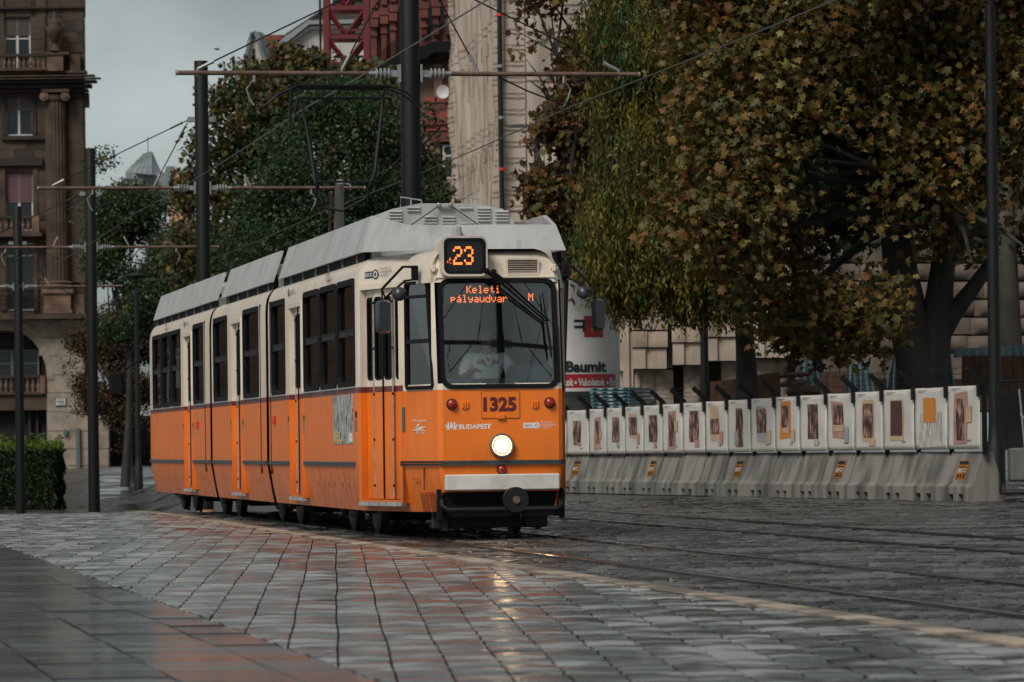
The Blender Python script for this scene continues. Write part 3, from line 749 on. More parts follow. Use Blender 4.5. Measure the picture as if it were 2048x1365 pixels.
leds('led_lettering', 'Keleti', -.27, 2.463, .0098, .0108, lambda x, z: (x, .327, z), tram, .44)
leds('led_lettering', 'pályaudvar', -.43, 2.372, .0098, .0108, lambda x, z: (x, .327, z), tram, .44)
leds('led_lettering', 'M', .36, 2.385, .0098, .0108, lambda x, z: (x, .327, z), tram, .44)
# --- headsign
hsn = MB(); P = rrect(-.575, -.115, 2.615, 3.015, .07, 4); Q = rrect(-.553, -.137, 2.64, 2.993, .055, 4)
hsn.prism(P, (0, .55, 0), (0, .02, 0), m=0)
sign = hsn.build('route_sign', CREAM, tram, smooth=40)
mb = MB(); mb.prism(P, (0, .035, 0), (0, -.018, 0), m=0, inner=Q); mb.build('sign_bezel', CREAM, sign, smooth=40)
mb = MB(); mb.prism(rrect(-.56, -.13, 2.633, 3.0, .055, 4), (0, .02, 0), (0, -.006, 0)); mb.build('sign_face', LEDOFF, sign)
mb = MB(); mb.prism(rrect(-.555, -.135, 2.64, 2.995, .055, 4), (0, .012, 0), (0, -.024, 0), inner=rrect(-.528, -.162, 2.665, 2.968, .045, 4)); mb.build('sign_gasket', BLACK, sign)
leds('led_number', '23', -.452, 2.742, .0185, .0262, lambda x, z: (x, -.009, z), sign, .46)
mb = MB(); rr2 = random.Random(5)
for i in range(9):
    x, z = -.525+rr2.random()*.04, 2.735+rr2.random()*.06; mb.quad((x, -.0092, z), (x+.006, -.0092, z), (x+.006, -.0092, z+.007), (x, -.0092, z+.007))
mb.build('led_speck', LED, sign)
# --- vent grille on the brow
def fy(z): return rake(z)-.02
vg = MB(); vg.prism(rrect(.10, .435, 2.63, 2.80, .012, 2), (0, .03, 0), (0, fy(2.7)-.012, 0), inner=rrect(.118, .417, 2.648, 2.782, .008, 2)); vgo = vg.build('brow_vent', CREAM, tram)
mb = MB(); mb.box(.115, .42, fy(2.7)+.004, fy(2.7)+.012, 2.645, 2.785); mb.build('vent_back', BLACK, vgo)
for i in range(7):
    mb = MB(); z = 2.655+i*.0185; mb.add([(.118, fy(2.7)-.010, z), (.417, fy(2.7)-.010, z), (.417, fy(2.7)+.004, z+.010), (.118, fy(2.7)+.004, z+.010)], [(0, 1, 2, 3), (3, 2, 1, 0)]); mb.build('vent_slat', CREAM, vgo)
mb = MB(); mb.box(-.64, .60, rake(2.605)-.032, rake(2.605)-.012, 2.605, 2.615); mb.build('brow_lip', CREAM, tram)
for x in (-.655+.02, .585):
    mb = MB(); z = 2.70; mb.bbox(x-.02, x+.02, fy(z)-.02, fy(z)+.03, z-.035, z+.035, .006); mb.box(x-.035, x+.035, fy(z)-.008, fy(z)+.02, z-.012, z+.012); mb.build('lamp_bracket', CREAM, tram)
# --- lower nose
fyo = -.020
mb = MB()
for z0, z1 in ((.737, .757), (.762, .783)):
    for s in (-1, 1):
        mb.add([(s*-.60, fyo-.022, z0), (s*-.652, .002, z0), (s*-.868*(1 if s > 0 else .89), .84, z0), (s*-.875*(1 if s > 0 else .89), .92, z0), (s*-.60, fyo-.022, z1), (s*-.652, .002, z1), (s*-.868*(1 if s > 0 else .89), .84, z1), (s*-.875*(1 if s > 0 else .89), .92, z1)], [(0, 1, 5, 4), (1, 2, 6, 5), (2, 3, 7, 6)]+[(4, 5, 1, 0), (5, 6, 2, 1), (6, 7, 3, 2)])
    mb.box(-.60, .60, fyo-.022, fyo+.01, z0, z1)
mb.build('nose_rub_strip', TEAL, tram)
mb = MB()
for a, b in ((2.22, 6.32), (7.68, 9.58), (9.88, 12.34), (13.68, 15.98), (16.28, 18.52), (19.82, 25.0)):
    for s, x in ((-1, -XS), (1, XF)):
        mb = MB(); mb.bbox(*sorted((x-s*.005, x+s*.018)), a, b, .732, .752, .004); mb.bbox(*sorted((x-s*.005, x+s*.018)), a, b, .7525, .777, .004); mb.build('side_rub_strip', TEAL, tram)
# headlight
hl = MB(); hl.lathe([(.060, .02), (.112, .02), (.112, -.02), (.100, -.050), (.094, -.046), (.080, -.024), (.055, -.008), (.02, -.002)], (0, fyo, .93), 24, 0, (0, 1, 0)); hlo = hl.build('headlight', M('headlight_chrome', (.85, .82, .76), .35, 1.0), tram, smooth=40)
mb = MB(); mb.lathe([(.122, .02), (.124, -.02), (.120, -.050), (.112, -.062), (.103, -.060), (.103, -.04)], (0, fyo, .93), 28, 0, (0, 1, 0)); mb.build('headlight_rim', M('rim_steel', (.16, .165, .165), .4, .3), hlo, smooth=50)
mb = MB(); mb.lathe([(.001, -.056), (.035, -.053), (.062, -.046)], (0, fyo, .93), 24, 0, (0, 1, 0)); mb.build('lens', M('lit_headlight', (.9, .85, .7), .2, emit=(1.0, .70, .38), estr=18), hlo, smooth=60)
mb = MB(); mb.lathe([(.061, -.046), (.082, -.040), (.096, -.030), (.060, -.028)], (0, fyo, .93), 24, 0, (0, 1, 0)); mb.build('lens_edge', M('warm_lens_edge', (.8, .7, .5), .25, emit=(1.0, .62, .30), estr=.75), hlo, smooth=60)
for x, z, r in ((-.495, 1.345, .046), (.495, 1.35, .046), (0, .69, .040)):
    mb = MB(); mb.lathe([(r, .01), (r, -.03), (r*.8, -.045), (r*.4, -.052), (.002, -.053)], (x, fyo, z), 18, 0, (0, 1, 0)); lo = mb.build('marker_lamp', REDL, tram, smooth=50)
    mb = MB(); mb.lathe([(r*1.22, .01), (r*1.22, -.012), (r*1.02, -.014)], (x, fyo, z), 18, 0, (0, 1, 0)); mb.build('lamp_rim', DARKMETAL, lo, smooth=50)
for x in (-.36, .345):
    mb = MB()
    for q in (-.024, 0, .024): mb.bbox(x+q-.009, x+q+.009, fyo-.018, fyo+.01, 1.30-(0.01 if q == 0 else 0), 1.365, .004)
    mb.box(x-.034, x+.034, fyo-.008, fyo+.01, 1.335, 1.35); mb.build('flag_holder', ORANGE, tram)
# number plate panel
mb = MB(); mb.prism(rrect(-.20, .19, 1.20, 1.475, .012, 2), (0, .01, 0), (0, fyo-.008, 0), inner=rrect(-.194, .184, 1.206, 1.469, .01, 2)); pl_ = mb.build('number_panel', M('panel_edge_orange', (.40, .09, .012), .5), tram)
mb = MB(); mb.prism(rrect(-.194, .184, 1.206, 1.469, .01, 2), (0, .01, 0), (0, fyo-.006, 0)); mb.build('panel_face', ORANGE, pl_)
mb = MB(); mb.bbox(-.038, .038, fyo-.03, fyo+.01, 1.19, 1.24, .006); mb.build('panel_latch', ORANGE, pl_)
text('number_lettering', '1325', .128, MAROONT, pl_, (-.178, fyo-.006, 1.277), bold=.05, width=.335)
text('white_lettering', 'BUDAPEST', .046, WHITET, tram, (-.425, fyo, 1.098), bold=.035, width=.325)
# crest: shield with crown between two supporters
mb = MB()
def flat(poly, y=fyo-.002): mb.add([(a, y, b) for a, b in poly], [tuple(range(len(poly)))])
cx_ = -.50
flat([(cx_-.014, 1.15), (cx_+.014, 1.15), (cx_+.014, 1.115), (cx_, 1.095), (cx_-.014, 1.115)])
flat([(cx_-.012, 1.153), (cx_-.016, 1.166), (cx_-.006, 1.160), (cx_, 1.172), (cx_+.006, 1.160), (cx_+.016, 1.166), (cx_+.012, 1.153)])
for s in (-1, 1):
    flat([(cx_+s*.018, 1.105), (cx_+s*.024, 1.14), (cx_+s*.02, 1.155), (cx_+s*.032, 1.165), (cx_+s*.042, 1.155), (cx_+s*.037, 1.14), (cx_+s*.05, 1.13), (cx_+s*.052, 1.148), (cx_+s*.06, 1.145), (cx_+s*.058, 1.12), (cx_+s*.044, 1.112), (cx_+s*.052, 1.09), (cx_+s*.042, 1.09), (cx_+s*.034, 1.108), (cx_+s*.03, 1.09), (cx_+s*.02, 1.09)][::s])
mb.build('crest_emblem', WHITET, tram)
# key shaped transport logo: white outline, orange field, ring
mb = MB()
def flatr(out, inn, y): mb.prism(out, (0, .001, 0), (0, y, 0), inner=inn)
flat(rrect(.225, .345, 1.098, 1.152, .006, 2), fyo-.002); flat(circ(.36, 1.125, .034), fyo-.0028)
mb.build('key_logo', WHITET, tram)
mb = MB(); mb.prism(circ(.36, 1.125, .019), (0, .001, 0), (0, fyo-.0045, 0), inner=circ(.36, 1.125, .013)); mb.build('logo_ring', M('logo_orange', (.55, .2, .06), .5), tram)
text('logo_lettering', 'BKK', .024, M('logo_grey', (.35, .2, .12), .5), tram, (.242, fyo-.0022, 1.113), width=.072)
for i, t in enumerate(('BUDAPESTI', 'KÖZLEKEDÉSI', 'KÖZPONT')): text('logo_lettering', t, .018, WHITET, tram, (.408, fyo, 1.147-.0-i*.026), width=(.115, .145, .10)[i])
# curved road emblem and small print on the cheek
ck = lambda t, z, d=0: Vector((-.630-.217*t-.006*(1+d), .012+.85*t-.0015, z))
def cheek(a, z): return ck(a, z, .02)
mb = MB()
def chline(P, w=.005):
    for p, q in zip(P, P[1:]):
        a = cheek(*p); b = cheek(*q); dd = (b-a).normalized(); n_ = Vector((-.969, -.248, 0)).cross(dd)*w
        mb.quad(a-n_, b-n_, b+n_, a+n_)
def em(P): return [((875-(810+a/17.9))/67, .93+(893.2-(830+b/17.9))/199) for a, b in P]
for P in (((515, 330), (425, 430), (430, 480), (480, 500), (640, 495), (700, 540), (715, 600), (685, 690)), ((550, 330), (490, 410), (500, 455), (760, 445)), ((320, 550), (600, 545), (645, 570), (645, 620), (615, 690))): chline(em(P), .0052)
for x in (435, 465, 495, 525): chline(em(((x, 585), (x, 690))), .0050)
mb.build('road_emblem', WHITET, tram)
text('cheek_lettering', 'A BKK szolgáltatója', .024, WHITET, tram, tuple(cheek(.715, 1.178)), ux=(.248, -.969, 0), width=.36)
# service flap, louvre block
mb = MB()
def chbox(a0, a1, z0, z1, d0=.0, d1=.02, m=0, lift=0):
    n_ = Vector((-.969, -.248, 0)); v = [ck(a, z)+n_*d for d in (d0, d1) for a, z in ((a0, z0), (a1, z0), (a1, z1), (a0, z1))]
    mb.add(v, [(4, 5, 6, 7), (0, 3, 2, 1), (0, 1, 5, 4), (1, 2, 6, 5), (2, 3, 7, 6), (3, 0, 4, 7)], m)
for sm in ((.40, .412, .49, .72), (.985, .997, .30, .72), (.56, .72, .60, .606)):
    mb = MB(); chbox(*sm, -.01, .003); mb.build('panel_seam', PGAP, tram)
for col_ in range(2):
    for i in range(10):
        a0 = .22+col_*.23; z = .475-i*.0195
        mb = MB(); n_ = Vector((-.969, -.248, 0)); t_ = .06*0
        ins = lambda zz: -np.interp(zz, LV, INS)
        P = [ck(a, zz)+n_*(float(ins(zz))+d) for a, zz, d in ((a0, z, .002), (a0+.19, z, .002), (a0+.19, z-.013, .010), (a0, z-.013, .010), (a0, z-.014, .0), (a0+.19, z-.014, .0))]
        mb.add(P, [(0, 1, 2, 3), (3, 2, 5, 4), (3, 2, 1, 0)]); mb.build('louvre', ORANGE, tram)
# bumper, coupler, recess, valance bar
mb = MB(); mb.bbox(-.575, .575, -.10, .03, .485, .645, .012); mb.build('bumper', PLATE, tram)
mb = MB(); mb.box(-.64, .64, .06, .10, .22, .50); mb.box(-.64, -.60, -.0, .10, .2, .47); mb.box(.60, .64, -.0, .10, .2, .47); mb.build('coupler_recess', BLACK, tram)
mb = MB(); mb.path([(-.60, .05, .42), (-.60, -.03, .33), (-.55, -.05, .295), (.55, -.05, .295), (.60, -.03, .33), (.60, .05, .42)], .028, 8); mb.build('valance_bar', DARKMETAL, tram)
cp = MB(); cp.lathe([(.03, .02), (.124, .02), (.128, .0), (.128, -.05), (.122, -.06), (.036, -.06), (.03, -.04)], (.075, -.34, .392), 28, 0, (0, 1, 0)); cpo = cp.build('coupler', DARKMETAL, tram, smooth=40)
mb = MB(); mb.tube((.075, -.32, .392), (.06, .25, .40), .055, n=10); mb.build('drawbar', DARKMETAL, cpo)
mb = MB(); mb.lathe([(.026, 0), (.038, -.006), (.038, -.02), (.02, -.02)], (.075, -.40, .392), 16, 0, (0, 1, 0)); mb.build('coupler_eye', RUST, cpo, smooth=40)
mb = MB(); mb.path([(.12, -.37, .27), (.13, -.37, .22), (.12, -.36, .20)], .008); mb.build('coupler_pin', DARKMETAL, cpo)
# --- running gear
GEAR = M('bogie_grime', (.018, .016, .015), .7, var=.5, vscale=6)
WHEEL = M('wheel_steel', (.045, .038, .034), .55, .4, var=.5, vscale=7)
for yc in (4.2, 10.6, 17.2, 22.9):
    fr_ = MB()
    for s in (-1, 1): fr_.bbox(s*.80-.05, s*.80+.05, yc-1.15, yc+1.15, .28, .42, .02); fr_.bbox(s*.86-.05, s*.86+.05, yc-.25, yc+.25, .16, .46, .03)
    fr_.bbox(-.78, .78, yc-.2, yc+.2, .22, .46, .03); fr_.bbox(-.6, .6, yc-.9, yc-.4, .14, .44, .03); fr_.bbox(-.6, .6, yc+.4, yc+.9, .14, .44, .03)
    bo = fr_.build('bogie', GEAR, tram)
    for dy_ in (-.9, .9):
        for s in (-1, 1):
            w = MB(); w.lathe([(.06, -.06), (.27, -.055), (.30, -.045), (.335, -.03), (.335, .03), (.36, .035), (.36, .055), (.28, .06), (.06, .07)], (s*.735, yc+dy_, .338), 28, 0, (-s, 0, 0)); w.build('wheel', WHEEL, bo, smooth=35)
        a = MB(); a.tube((-.7, yc+dy_, .338), (.7, yc+dy_, .338), .06, n=8)
        for s in (-1, 1): a.bbox(s*.85-.06, s*.85+.06, yc+dy_-.12, yc+dy_+.12, .22, .44, .02)
        a.build('axle', GEAR, bo)
mb = MB(); mb.box(-.62, .62, 1.1, LEN-1.1, .40, .84); 
for y0, y1, z in ((6.2, 8.6, .22), (12.6, 15.0, .24), (19.2, 20.9, .24), (1.4, 2.6, .26)): mb.box(-.62, .62, y0, y1, z, .42)
mb.build('underframe', GEAR, tram)
mb = MB(); mb.bbox(-.62, .55, .5, .56, .10, .30, .01); mb.box(.30, .52, .30, .55, .12, .24); mb.build('life_guard', GEAR, tram)
mb = MB()
for x in (-.5, .45): mb.box(x-.02, x+.02, .4, .52, .08, .4)
mb.build('guard_hanger', GEAR, tram)
# --- roof: slanted grey fairing boards, front apron, air-conditioning box, pantograph
def board(y0, y1, x0=-1.10, z0=2.95, x1=-.97, z1=3.33, sh=0.0, s=1):
    mb = MB(); t = .018
    A = [(x0, y0, z0), (x0, y1, z0), (x1, y1+sh, z1), (x1, y0+sh, z1)]
    B = [(x+.045, y, z+.0) for x, y, z in A]
    Aa = [(x*s, y, z) for x, y, z in A]; Bb = [(x*s, y, z) for x, y, z in B]
    f = [(0, 1, 2, 3), (7, 6, 5, 4), (0, 4, 5, 1), (1, 5, 6, 2), (2, 6, 7, 3), (3, 7, 4, 0)]
    mb.add(Aa+Bb, f if s < 0 else [q[::-1] for q in f])
    return mb.build('roof_fairing_board', ROOFG, tram)
for s in (1, -1):
    for seg in ([2.0, 4.15, 5.85, 7.55, 8.95], [9.75, 12.45, 15.15], [16.0, 18.4, 20.9, 23.2, 24.9]):
        for i, (a, b) in enumerate(zip(seg, seg[1:])): board(a+.012, b-.012, s=s*(1 if s > 0 else .895))
    mb = MB()
    for a, b in ((2.1, 8.9), (9.85, 15.05), (16.1, 24.8)): mb.box(*sorted((s*-1.04, s*-.99)), a, b, 2.84, 3.05)
    mb.build('fairing_rail', BLACK, tram)
    for yy in list(np.arange(2.6, 24.8, 1.1)):
        mb = MB(); mb.box(*sorted((s*-1.06, s*-.9)), yy-.03, yy+.03, 2.82, 2.99); mb.build('fairing_bracket', ROOFD, tram)
# chamfer and front boards
fb = [(-1.10, 1.98), (-.855, .76), (.83, .76), (.98, 1.98)]; ft = [(-.97, 2.02), (-.775, .90), (.755, .90), (.87, 2.02)]
zt = [3.33, 3.175, 3.175, 3.33]
for i in range(3):
    mb = MB(); A = [(*fb[i], 2.905 if i == 1 else 2.93), (*fb[i+1], 2.905 if i == 1 else 2.93), (*ft[i+1], zt[i+1]), (*ft[i], zt[i])]
    if i != 1: A[0] = (*fb[i], 2.95 if i == 0 else 2.905); A[1] = (*fb[i+1], 2.905 if i == 0 else 2.95)
    B = [(x*.955, y+.05, z) for x, y, z in A]
    mb.add(A+B, [(0, 1, 2, 3), (7, 6, 5, 4), (0, 4, 5, 1), (1, 5, 6, 2), (2, 6, 7, 3), (3, 7, 4, 0)]); mb.build('roof_fairing_board', ROOFG, tram)
mb = MB(); mb.bbox(-.33, -.25, .70, .86, 2.93, 3.16, .02); mb.build('apron_rib', ROOFG, tram)
mb = MB(); mb.prism([(-.03, 0), (.03, 0), (.02, .10), (.0, .13), (-.02, .10)], (0, .05, 0), (.30, .5, 2.885)); mb.build('roof_antenna', ROOFG, tram)
mb = MB(); mb.lathe([(.02, 0), (.02, .04), (.008, .05), (.008, .09)], (-.08, .45, 2.89), 8); mb.build('roof_antenna', DARKMETAL, tram)
# air conditioning box
ac = MB(); z0, z1 = 2.96, 3.53
prof = [(-.72, z0), (-.72, 3.30), (-.60, 3.46), (-.30, 3.52), (.30, 3.52), (.60, 3.46), (.72, 3.33), (.72, z0)]
ac.prism(prof, (0, 3.4, 0), (0, 3.1, 0)); aco = ac.build('roof_cooling_unit', ROOFG, tram, smooth=20)
for cxl, zl, nl in ((-.50, 3.31, 4), (-.24, 3.42, 3), (.02, 3.25, 4), (-.02-.0, 3.25, 0), (.27, 3.25, 4)):
    pass
for cxl, ztop, nl in ((-.47, 3.405, 4), (-.19, 3.44, 2), (.08, 3.335, 4), (.34-.0, 3.335, 4)):
    pass
for pxl, pyl, nl in ((788, 424, 4), (825, 416, 2), (860, 434, 4), (897, 434, 4), (933, 416, 1), (970, 416, 5), (1007, 422, 4), (935, 446, 1)):
    u_, v_ = uv(pxl, pyl); Yl = 45.35; Xl, Zl = u_*Yl/FPX, CAMH+v_*Yl/FPX
    lx = (Xl-TX)*TC+(Yl-TY)*TS
    for i in range(nl):
        mb = MB(); z = Zl-i*.033
        mb.add([(lx-.075, 3.098, z+.010), (lx+.075, 3.098, z+.010), (lx+.07, 3.075, z-.008), (lx-.07, 3.075, z-.008), (lx-.07, 3.099, z-.012), (lx+.07, 3.099, z-.012)], [(0, 3, 2, 1), (3, 4, 5, 2), (0, 4, 3), (1, 2, 5)]); mb.build('cooling_louvre', ROOFG, aco)
for lx in (-.36, .30):
    mb = MB(); mb.path([(lx-.12, 3.3, 3.45), (lx-.11, 3.3, 3.60), (lx+.11, 3.3, 3.565), (lx+.12, 3.3, 3.48)], .009, 6); mb.tube((lx, 3.3, 3.46), (lx, 3.3, 3.58), .008, n=6); mb.build('lifting_handle', ALU, aco)
mb = MB()
for lx in (-.10, .03): mb.lathe([(.012, 0), (.024, -.01), (.024, -.05), (.012, -.06)], (lx, 3.09, 3.50), 10, 0, (0, 1, 0))
mb.box(-.06, .02, 3.05, 3.10, 3.46, 3.485); mb.build('cable_clamp', GREYMETAL, aco)
mb = MB(); mb.path([(-.10, 3.05, 3.49), (-.50, 3.04, 3.22), (-.62, 3.0, 3.16)], .006, 5); mb.path([(.03, 3.05, 3.49), (.42, 3.04, 3.22), (.55, 3.0, 3.16)], .006, 5); mb.build('stay_cable', DARKMETAL, aco)
for s in (-1, 1):
    mb = MB(); mb.prism([(0, 0), (.5, 0), (.5, .22), (.12, .30)], (0, -.012, 0), (s*.86, 2.2, 3.05), (0, 1, 0) if s > 0 else (0, 1, 0)); mb.build('roof_flap', ROOFG, tram)
# roof clutter (resistor banks) on the other sections
for y0, y1 in ((10.8, 14.2), (17.2, 20.5), (21.2, 24.0)):
    mb = MB(); mb.bbox(-.62, .62, y0, y1, 2.92, 3.30, .04); mb.build('resistor_bank', ROOFG if y0 > 17 else ROOFD, tram)
mb = MB(); mb.prism([(0, 0), (2.3, 0), (2.0, .12), (.35, .12)], (.5, 0, 0), (-.8, 20.8, 3.28), (0, 1, 0)); mb.build('roof_hatch', ROOFG, tram)
# pantograph: base, lower arm, upper frame, head with two strips and horns
pg = empty('pantograph'); pg.parent = tram; pg.location = (0, 10.9, 0)
PB = M('pantograph_black', (.007, .007, .008), .55, spec=.2)
mb = MB(); mb.box(-.45, .45, -.1, 1.5, 3.0, 3.06)
for x in (-.4, .4):
    for y in (0, 1.4): mb.lathe([(.05, 0), (.05, .04), (.07, .05), (.05, .07), (.07, .08), (.05, .10)], (x, y, 2.9), 8)
mb.build('base_frame', DARKMETAL, pg)
mb = MB(); mb.path([(-.02, .6, 3.1), (-.06, .2, 3.55), (-.12, -.35, 4.22)], [.075, .068, .055], 8); mb.build('lower_arm', M('panto_grey', (.16, .165, .165), .5), pg)
mb = MB(); mb.path([(-.20, .65, 3.1), (-.17, .25, 3.62), (-.22, -.30, 4.1)], .018, 6); mb.build('guide_rod', RUST, pg)
mb = MB(); mb.tube((-.40, -.36, 4.22), (.28, -.36, 4.22), .016, n=6)
mb.path([(-.40, -.36, 4.22), (-.415, -.3, 4.05), (-.33, -.33, 3.90), (-.10, -.36, 3.86), (.18, -.36, 4.0), (.28, -.36, 4.22)], .018, 6); mb.build('knee_bracket', PB, pg)
mb = MB(); mb.path([(-.33, -.35, 3.95), (-.415, -.30, 4.22), (-.46, -.1, 4.75), (-.52, .20, 5.31)], [.026, .026, .021, .018], 6); mb.path([(.20, -.36, 4.0), (.34, -.25, 4.35), (.52, .2, 5.31)], [.022, .026, .018], 6)
mb.path([(-.36, -.30, 4.2), (-.50, 0, 4.9), (-.66, .2, 5.22)], .010, 5); mb.path([(.26, -.3, 4.2), (.42, 0, 4.8)], .007, 5)
mb.tube((-.55, .2, 5.30), (.62, .2, 5.30), .016, n=6); mb.tube((-.55, .2, 5.30), (-.60, .2, 5.12), .022, n=6); mb.tube((.60, .2, 5.30), (.66, .2, 5.06), .016, n=6); mb.tube((.5, .2, 5.30), (.53, .2, 5.40), .02, n=6); mb.tube((-.66, .2, 5.02), (-.64, .2, 5.42), .02, n=6)
mb.build('upper_frame', PB, pg)
mb = MB()
for y in (.05, .35):
    mb.path([(-.98, y, 5.14), (-.95, y, 5.22), (-.82, y, 5.34), (-.62, y, 5.43), (.60, y, 5.43), (.78, y, 5.37), (.90, y, 5.28), (.95, y, 5.18)], .014, 6)
    mb.box(-.60, .58, y-.03, y+.03, 5.435, 5.462)
for x in (-.55, .55): mb.tube((x, .05, 5.41), (x, .35, 5.41), .014, n=6)
mb.build('collector_head', PB, pg)
# --- mirrors
def mirror(br, top, low, bod, rnd, side):
    mr_ = MB(); mr_.bbox(*br, .01); root = mr_.build('mirror', BLACK, tram)
    mb = MB(); mb.path(top, .014, 6); mb.path(low, .012, 6); mb.tube(top[2], low[2], .009, n=5) if len(low) > 2 else None; mb.build('mirror_arm', BLACK, root)
    x, z, w, h, y = bod
    mb = MB(); P = rrect(x-w/2, x+w/2, z-h/2, z+h/2, .05, 4); n = len(P); Q = [(x+(a-x)*.72, z+(b-z)*.86) for a, b in P]
    mb.v = [(a, y+.06, b) for a, b in P]+[(a, y+.02, b) for a, b in P]+[(a, y-.07, b) for a, b in Q]
    mb.f = [tuple(range(n-1, -1, -1)), tuple(range(2*n, 3*n))]+[(k*n+i, k*n+(i+1) % n, (k+1)*n+(i+1) % n, (k+1)*n+i) for k in range(2) for i in range(n)]; mb.m = [0]*len(mb.f)
    mb.build('mirror_head', M('mirror_shell', (.016, .018, .021), .35, coat=.2), root, smooth=45)
    x, z, r, y = rnd
    mb = MB(); mb.lathe([(r, .03), (r, .02), (r*.85, -.02), (r*.5, -.05), (.01, -.06)], (x, y, z), 18, 0, Vector((.25*side*-1, 1, .75)).normalized()); mb.build('kerb_mirror', M('mirror_back', (.03, .033, .037), .35), root, smooth=50)
mirror((-.82, -.755, .34, .42, 2.59, 2.74), [(-.79, .36, 2.725), (-.92, .30, 2.725), (-1.15, .18, 2.50), (-1.15, .16, 2.20)], [(-.79, .36, 2.60), (-.90, .30, 2.585), (-1.12, .18, 2.41)], (-1.135, 2.225, .155, .335, .17), (-.985, 2.44, .075, .14), -1)
mirror((.655, .72, .05, .13, 2.60, 2.74), [(.69, .08, 2.725), (.76, .04, 2.71), (.965, -.05, 2.48), (.965, -.06, 2.36)], [(.69, .08, 2.60), (.77, .03, 2.57), (.955, -.05, 2.43)], (1.0, 2.225, .125, .32, -.05), (.855, 2.44, .066, -.02), 1)
mb = MB(); mb.path([(-1.0, LEN-.6, 2.65), (-1.25, LEN-.5, 2.55), (-1.55, LEN-.45, 2.2)], .016, 6); mb.path([(-1.0, LEN-.6, 2.45), (-1.3, LEN-.5, 2.3), (-1.5, LEN-.45, 2.1)], .014, 6); mb.bbox(-1.65, -1.42, LEN-.5, LEN-.38, 1.78, 2.18, .04); mb.build('rear_mirror', BLACK, tram)
# --- wipers
wpo = None
for (a, b) in (((-.13, -.06, 2.655), (.47, -.005, 2.16)), ((-.06, -.06, 2.645), (.50, -.005, 2.165))):
    mb = MB(); mb.path([a, (a[0]+.12, a[1]+.0, a[2]-.09), b], [.022, .015, .008], 6); mb.lathe([(.03, 0), (.03, .05)], (a[0], a[1], a[2]+.01), 10, 0, (0, 1, 0)); mb.build('wiper_arm', BLACK, tram)
mb = MB(); mb.path([(.475, -.0, 2.18), (.495, -.045, 1.98), (.515, -.06, 1.80)], [.012, .015, .008], 6); mb.path([(.475, -.0, 2.18), (.45, .06, 2.45)], .007, 5); mb.build('wiper_blade', BLACK, tram)
# --- side marks: numbers, crest words, advert, buttons, lights
def side_text(name, body, y, z, size, w, mat=DARKT, bold=.0): return text(name, body, size, mat, tram, (-XS-.001, y+w, z), ux=(0, -1, 0), width=w, bold=bold)
side_text('fleet_number', '1325', 3.98, 2.735, .085, .34, MAROONT, .02); side_text('fleet_number', '1325', 22.15, 2.735, .085, .30, MAROONT, .02)
side_text('side_lettering', 'BUDAPEST', 7.0, 2.715, .05, .42); side_text('side_lettering', 'BUDAPEST', 19.05, 2.715, .05, .42)
mb = MB()
for y in (7.58, 19.62):
    for q in range(3): mb.box(-XS-.0025, -XS-.001, y-.075+q*.05, y-.04+q*.05, 2.70, 2.79-(.02 if q != 1 else 0))
mb.build('side_crest', DARKT, tram)
# blue key logo above the front door
tp = Vector((-1.126+.863, 1.88-.927, 0)).normalized(); tn_ = Vector((-tp.y, tp.x, 0)); tn_ = tn_ if tn_.x < 0 else -tn_
def tpt(t, z, d=.0): 
    p = Vector((-1.126, 1.88, z))+(Vector((-.863, .927, z))-Vector((-1.126, 1.88, z)))*t
    return p+tn_*(d-.018)
mb = MB()
def tflat(poly, d): mb.add([tpt(a, b, d) for a, b in poly], [tuple(range(len(poly)))])
tflat([(.12, 2.665), (.42, 2.665), (.42, 2.735), (.12, 2.735)], .016); tflat([(.40+.075*math.cos(q*PI/10), 2.70+.052*math.sin(q*PI/10)) for q in range(20)], .018); mb.build('door_logo', M('logo_navy', (.03, .055, .085), .4), tram)
ux_ = tuple(-tp) if tpt(1, 0).y < tpt(0, 0).y and tp.y > 0 else tuple(tp)
text('door_logo_lettering', 'BKK', .04, WHITET, tram, tuple(tpt(.15, 2.68, .02)), ux=ux_, width=.19)
mb = MB(); tflat([(.40+.05*math.cos(q*PI/10), 2.70+.036*math.sin(q*PI/10)) for q in range(20)], .0195); mb.build('door_logo_ring', WHITET, tram)
mb = MB(); tflat([(.40+.028*math.cos(q*PI/10), 2.70+.021*math.sin(q*PI/10)) for q in range(20)], .021); mb.build('door_logo_ring', M('logo_navy_core', (.03, .055, .085), .4), tram)
for i, t in enumerate(('BUDAPESTI', 'KÖZLEKEDÉSI', 'KÖZPONT')): text('door_logo_lettering', t, .02, DARKT, tram, tuple(tpt(.52, 2.742-i*.035, .0195)), ux=ux_, width=(.27, .30, .22)[i])
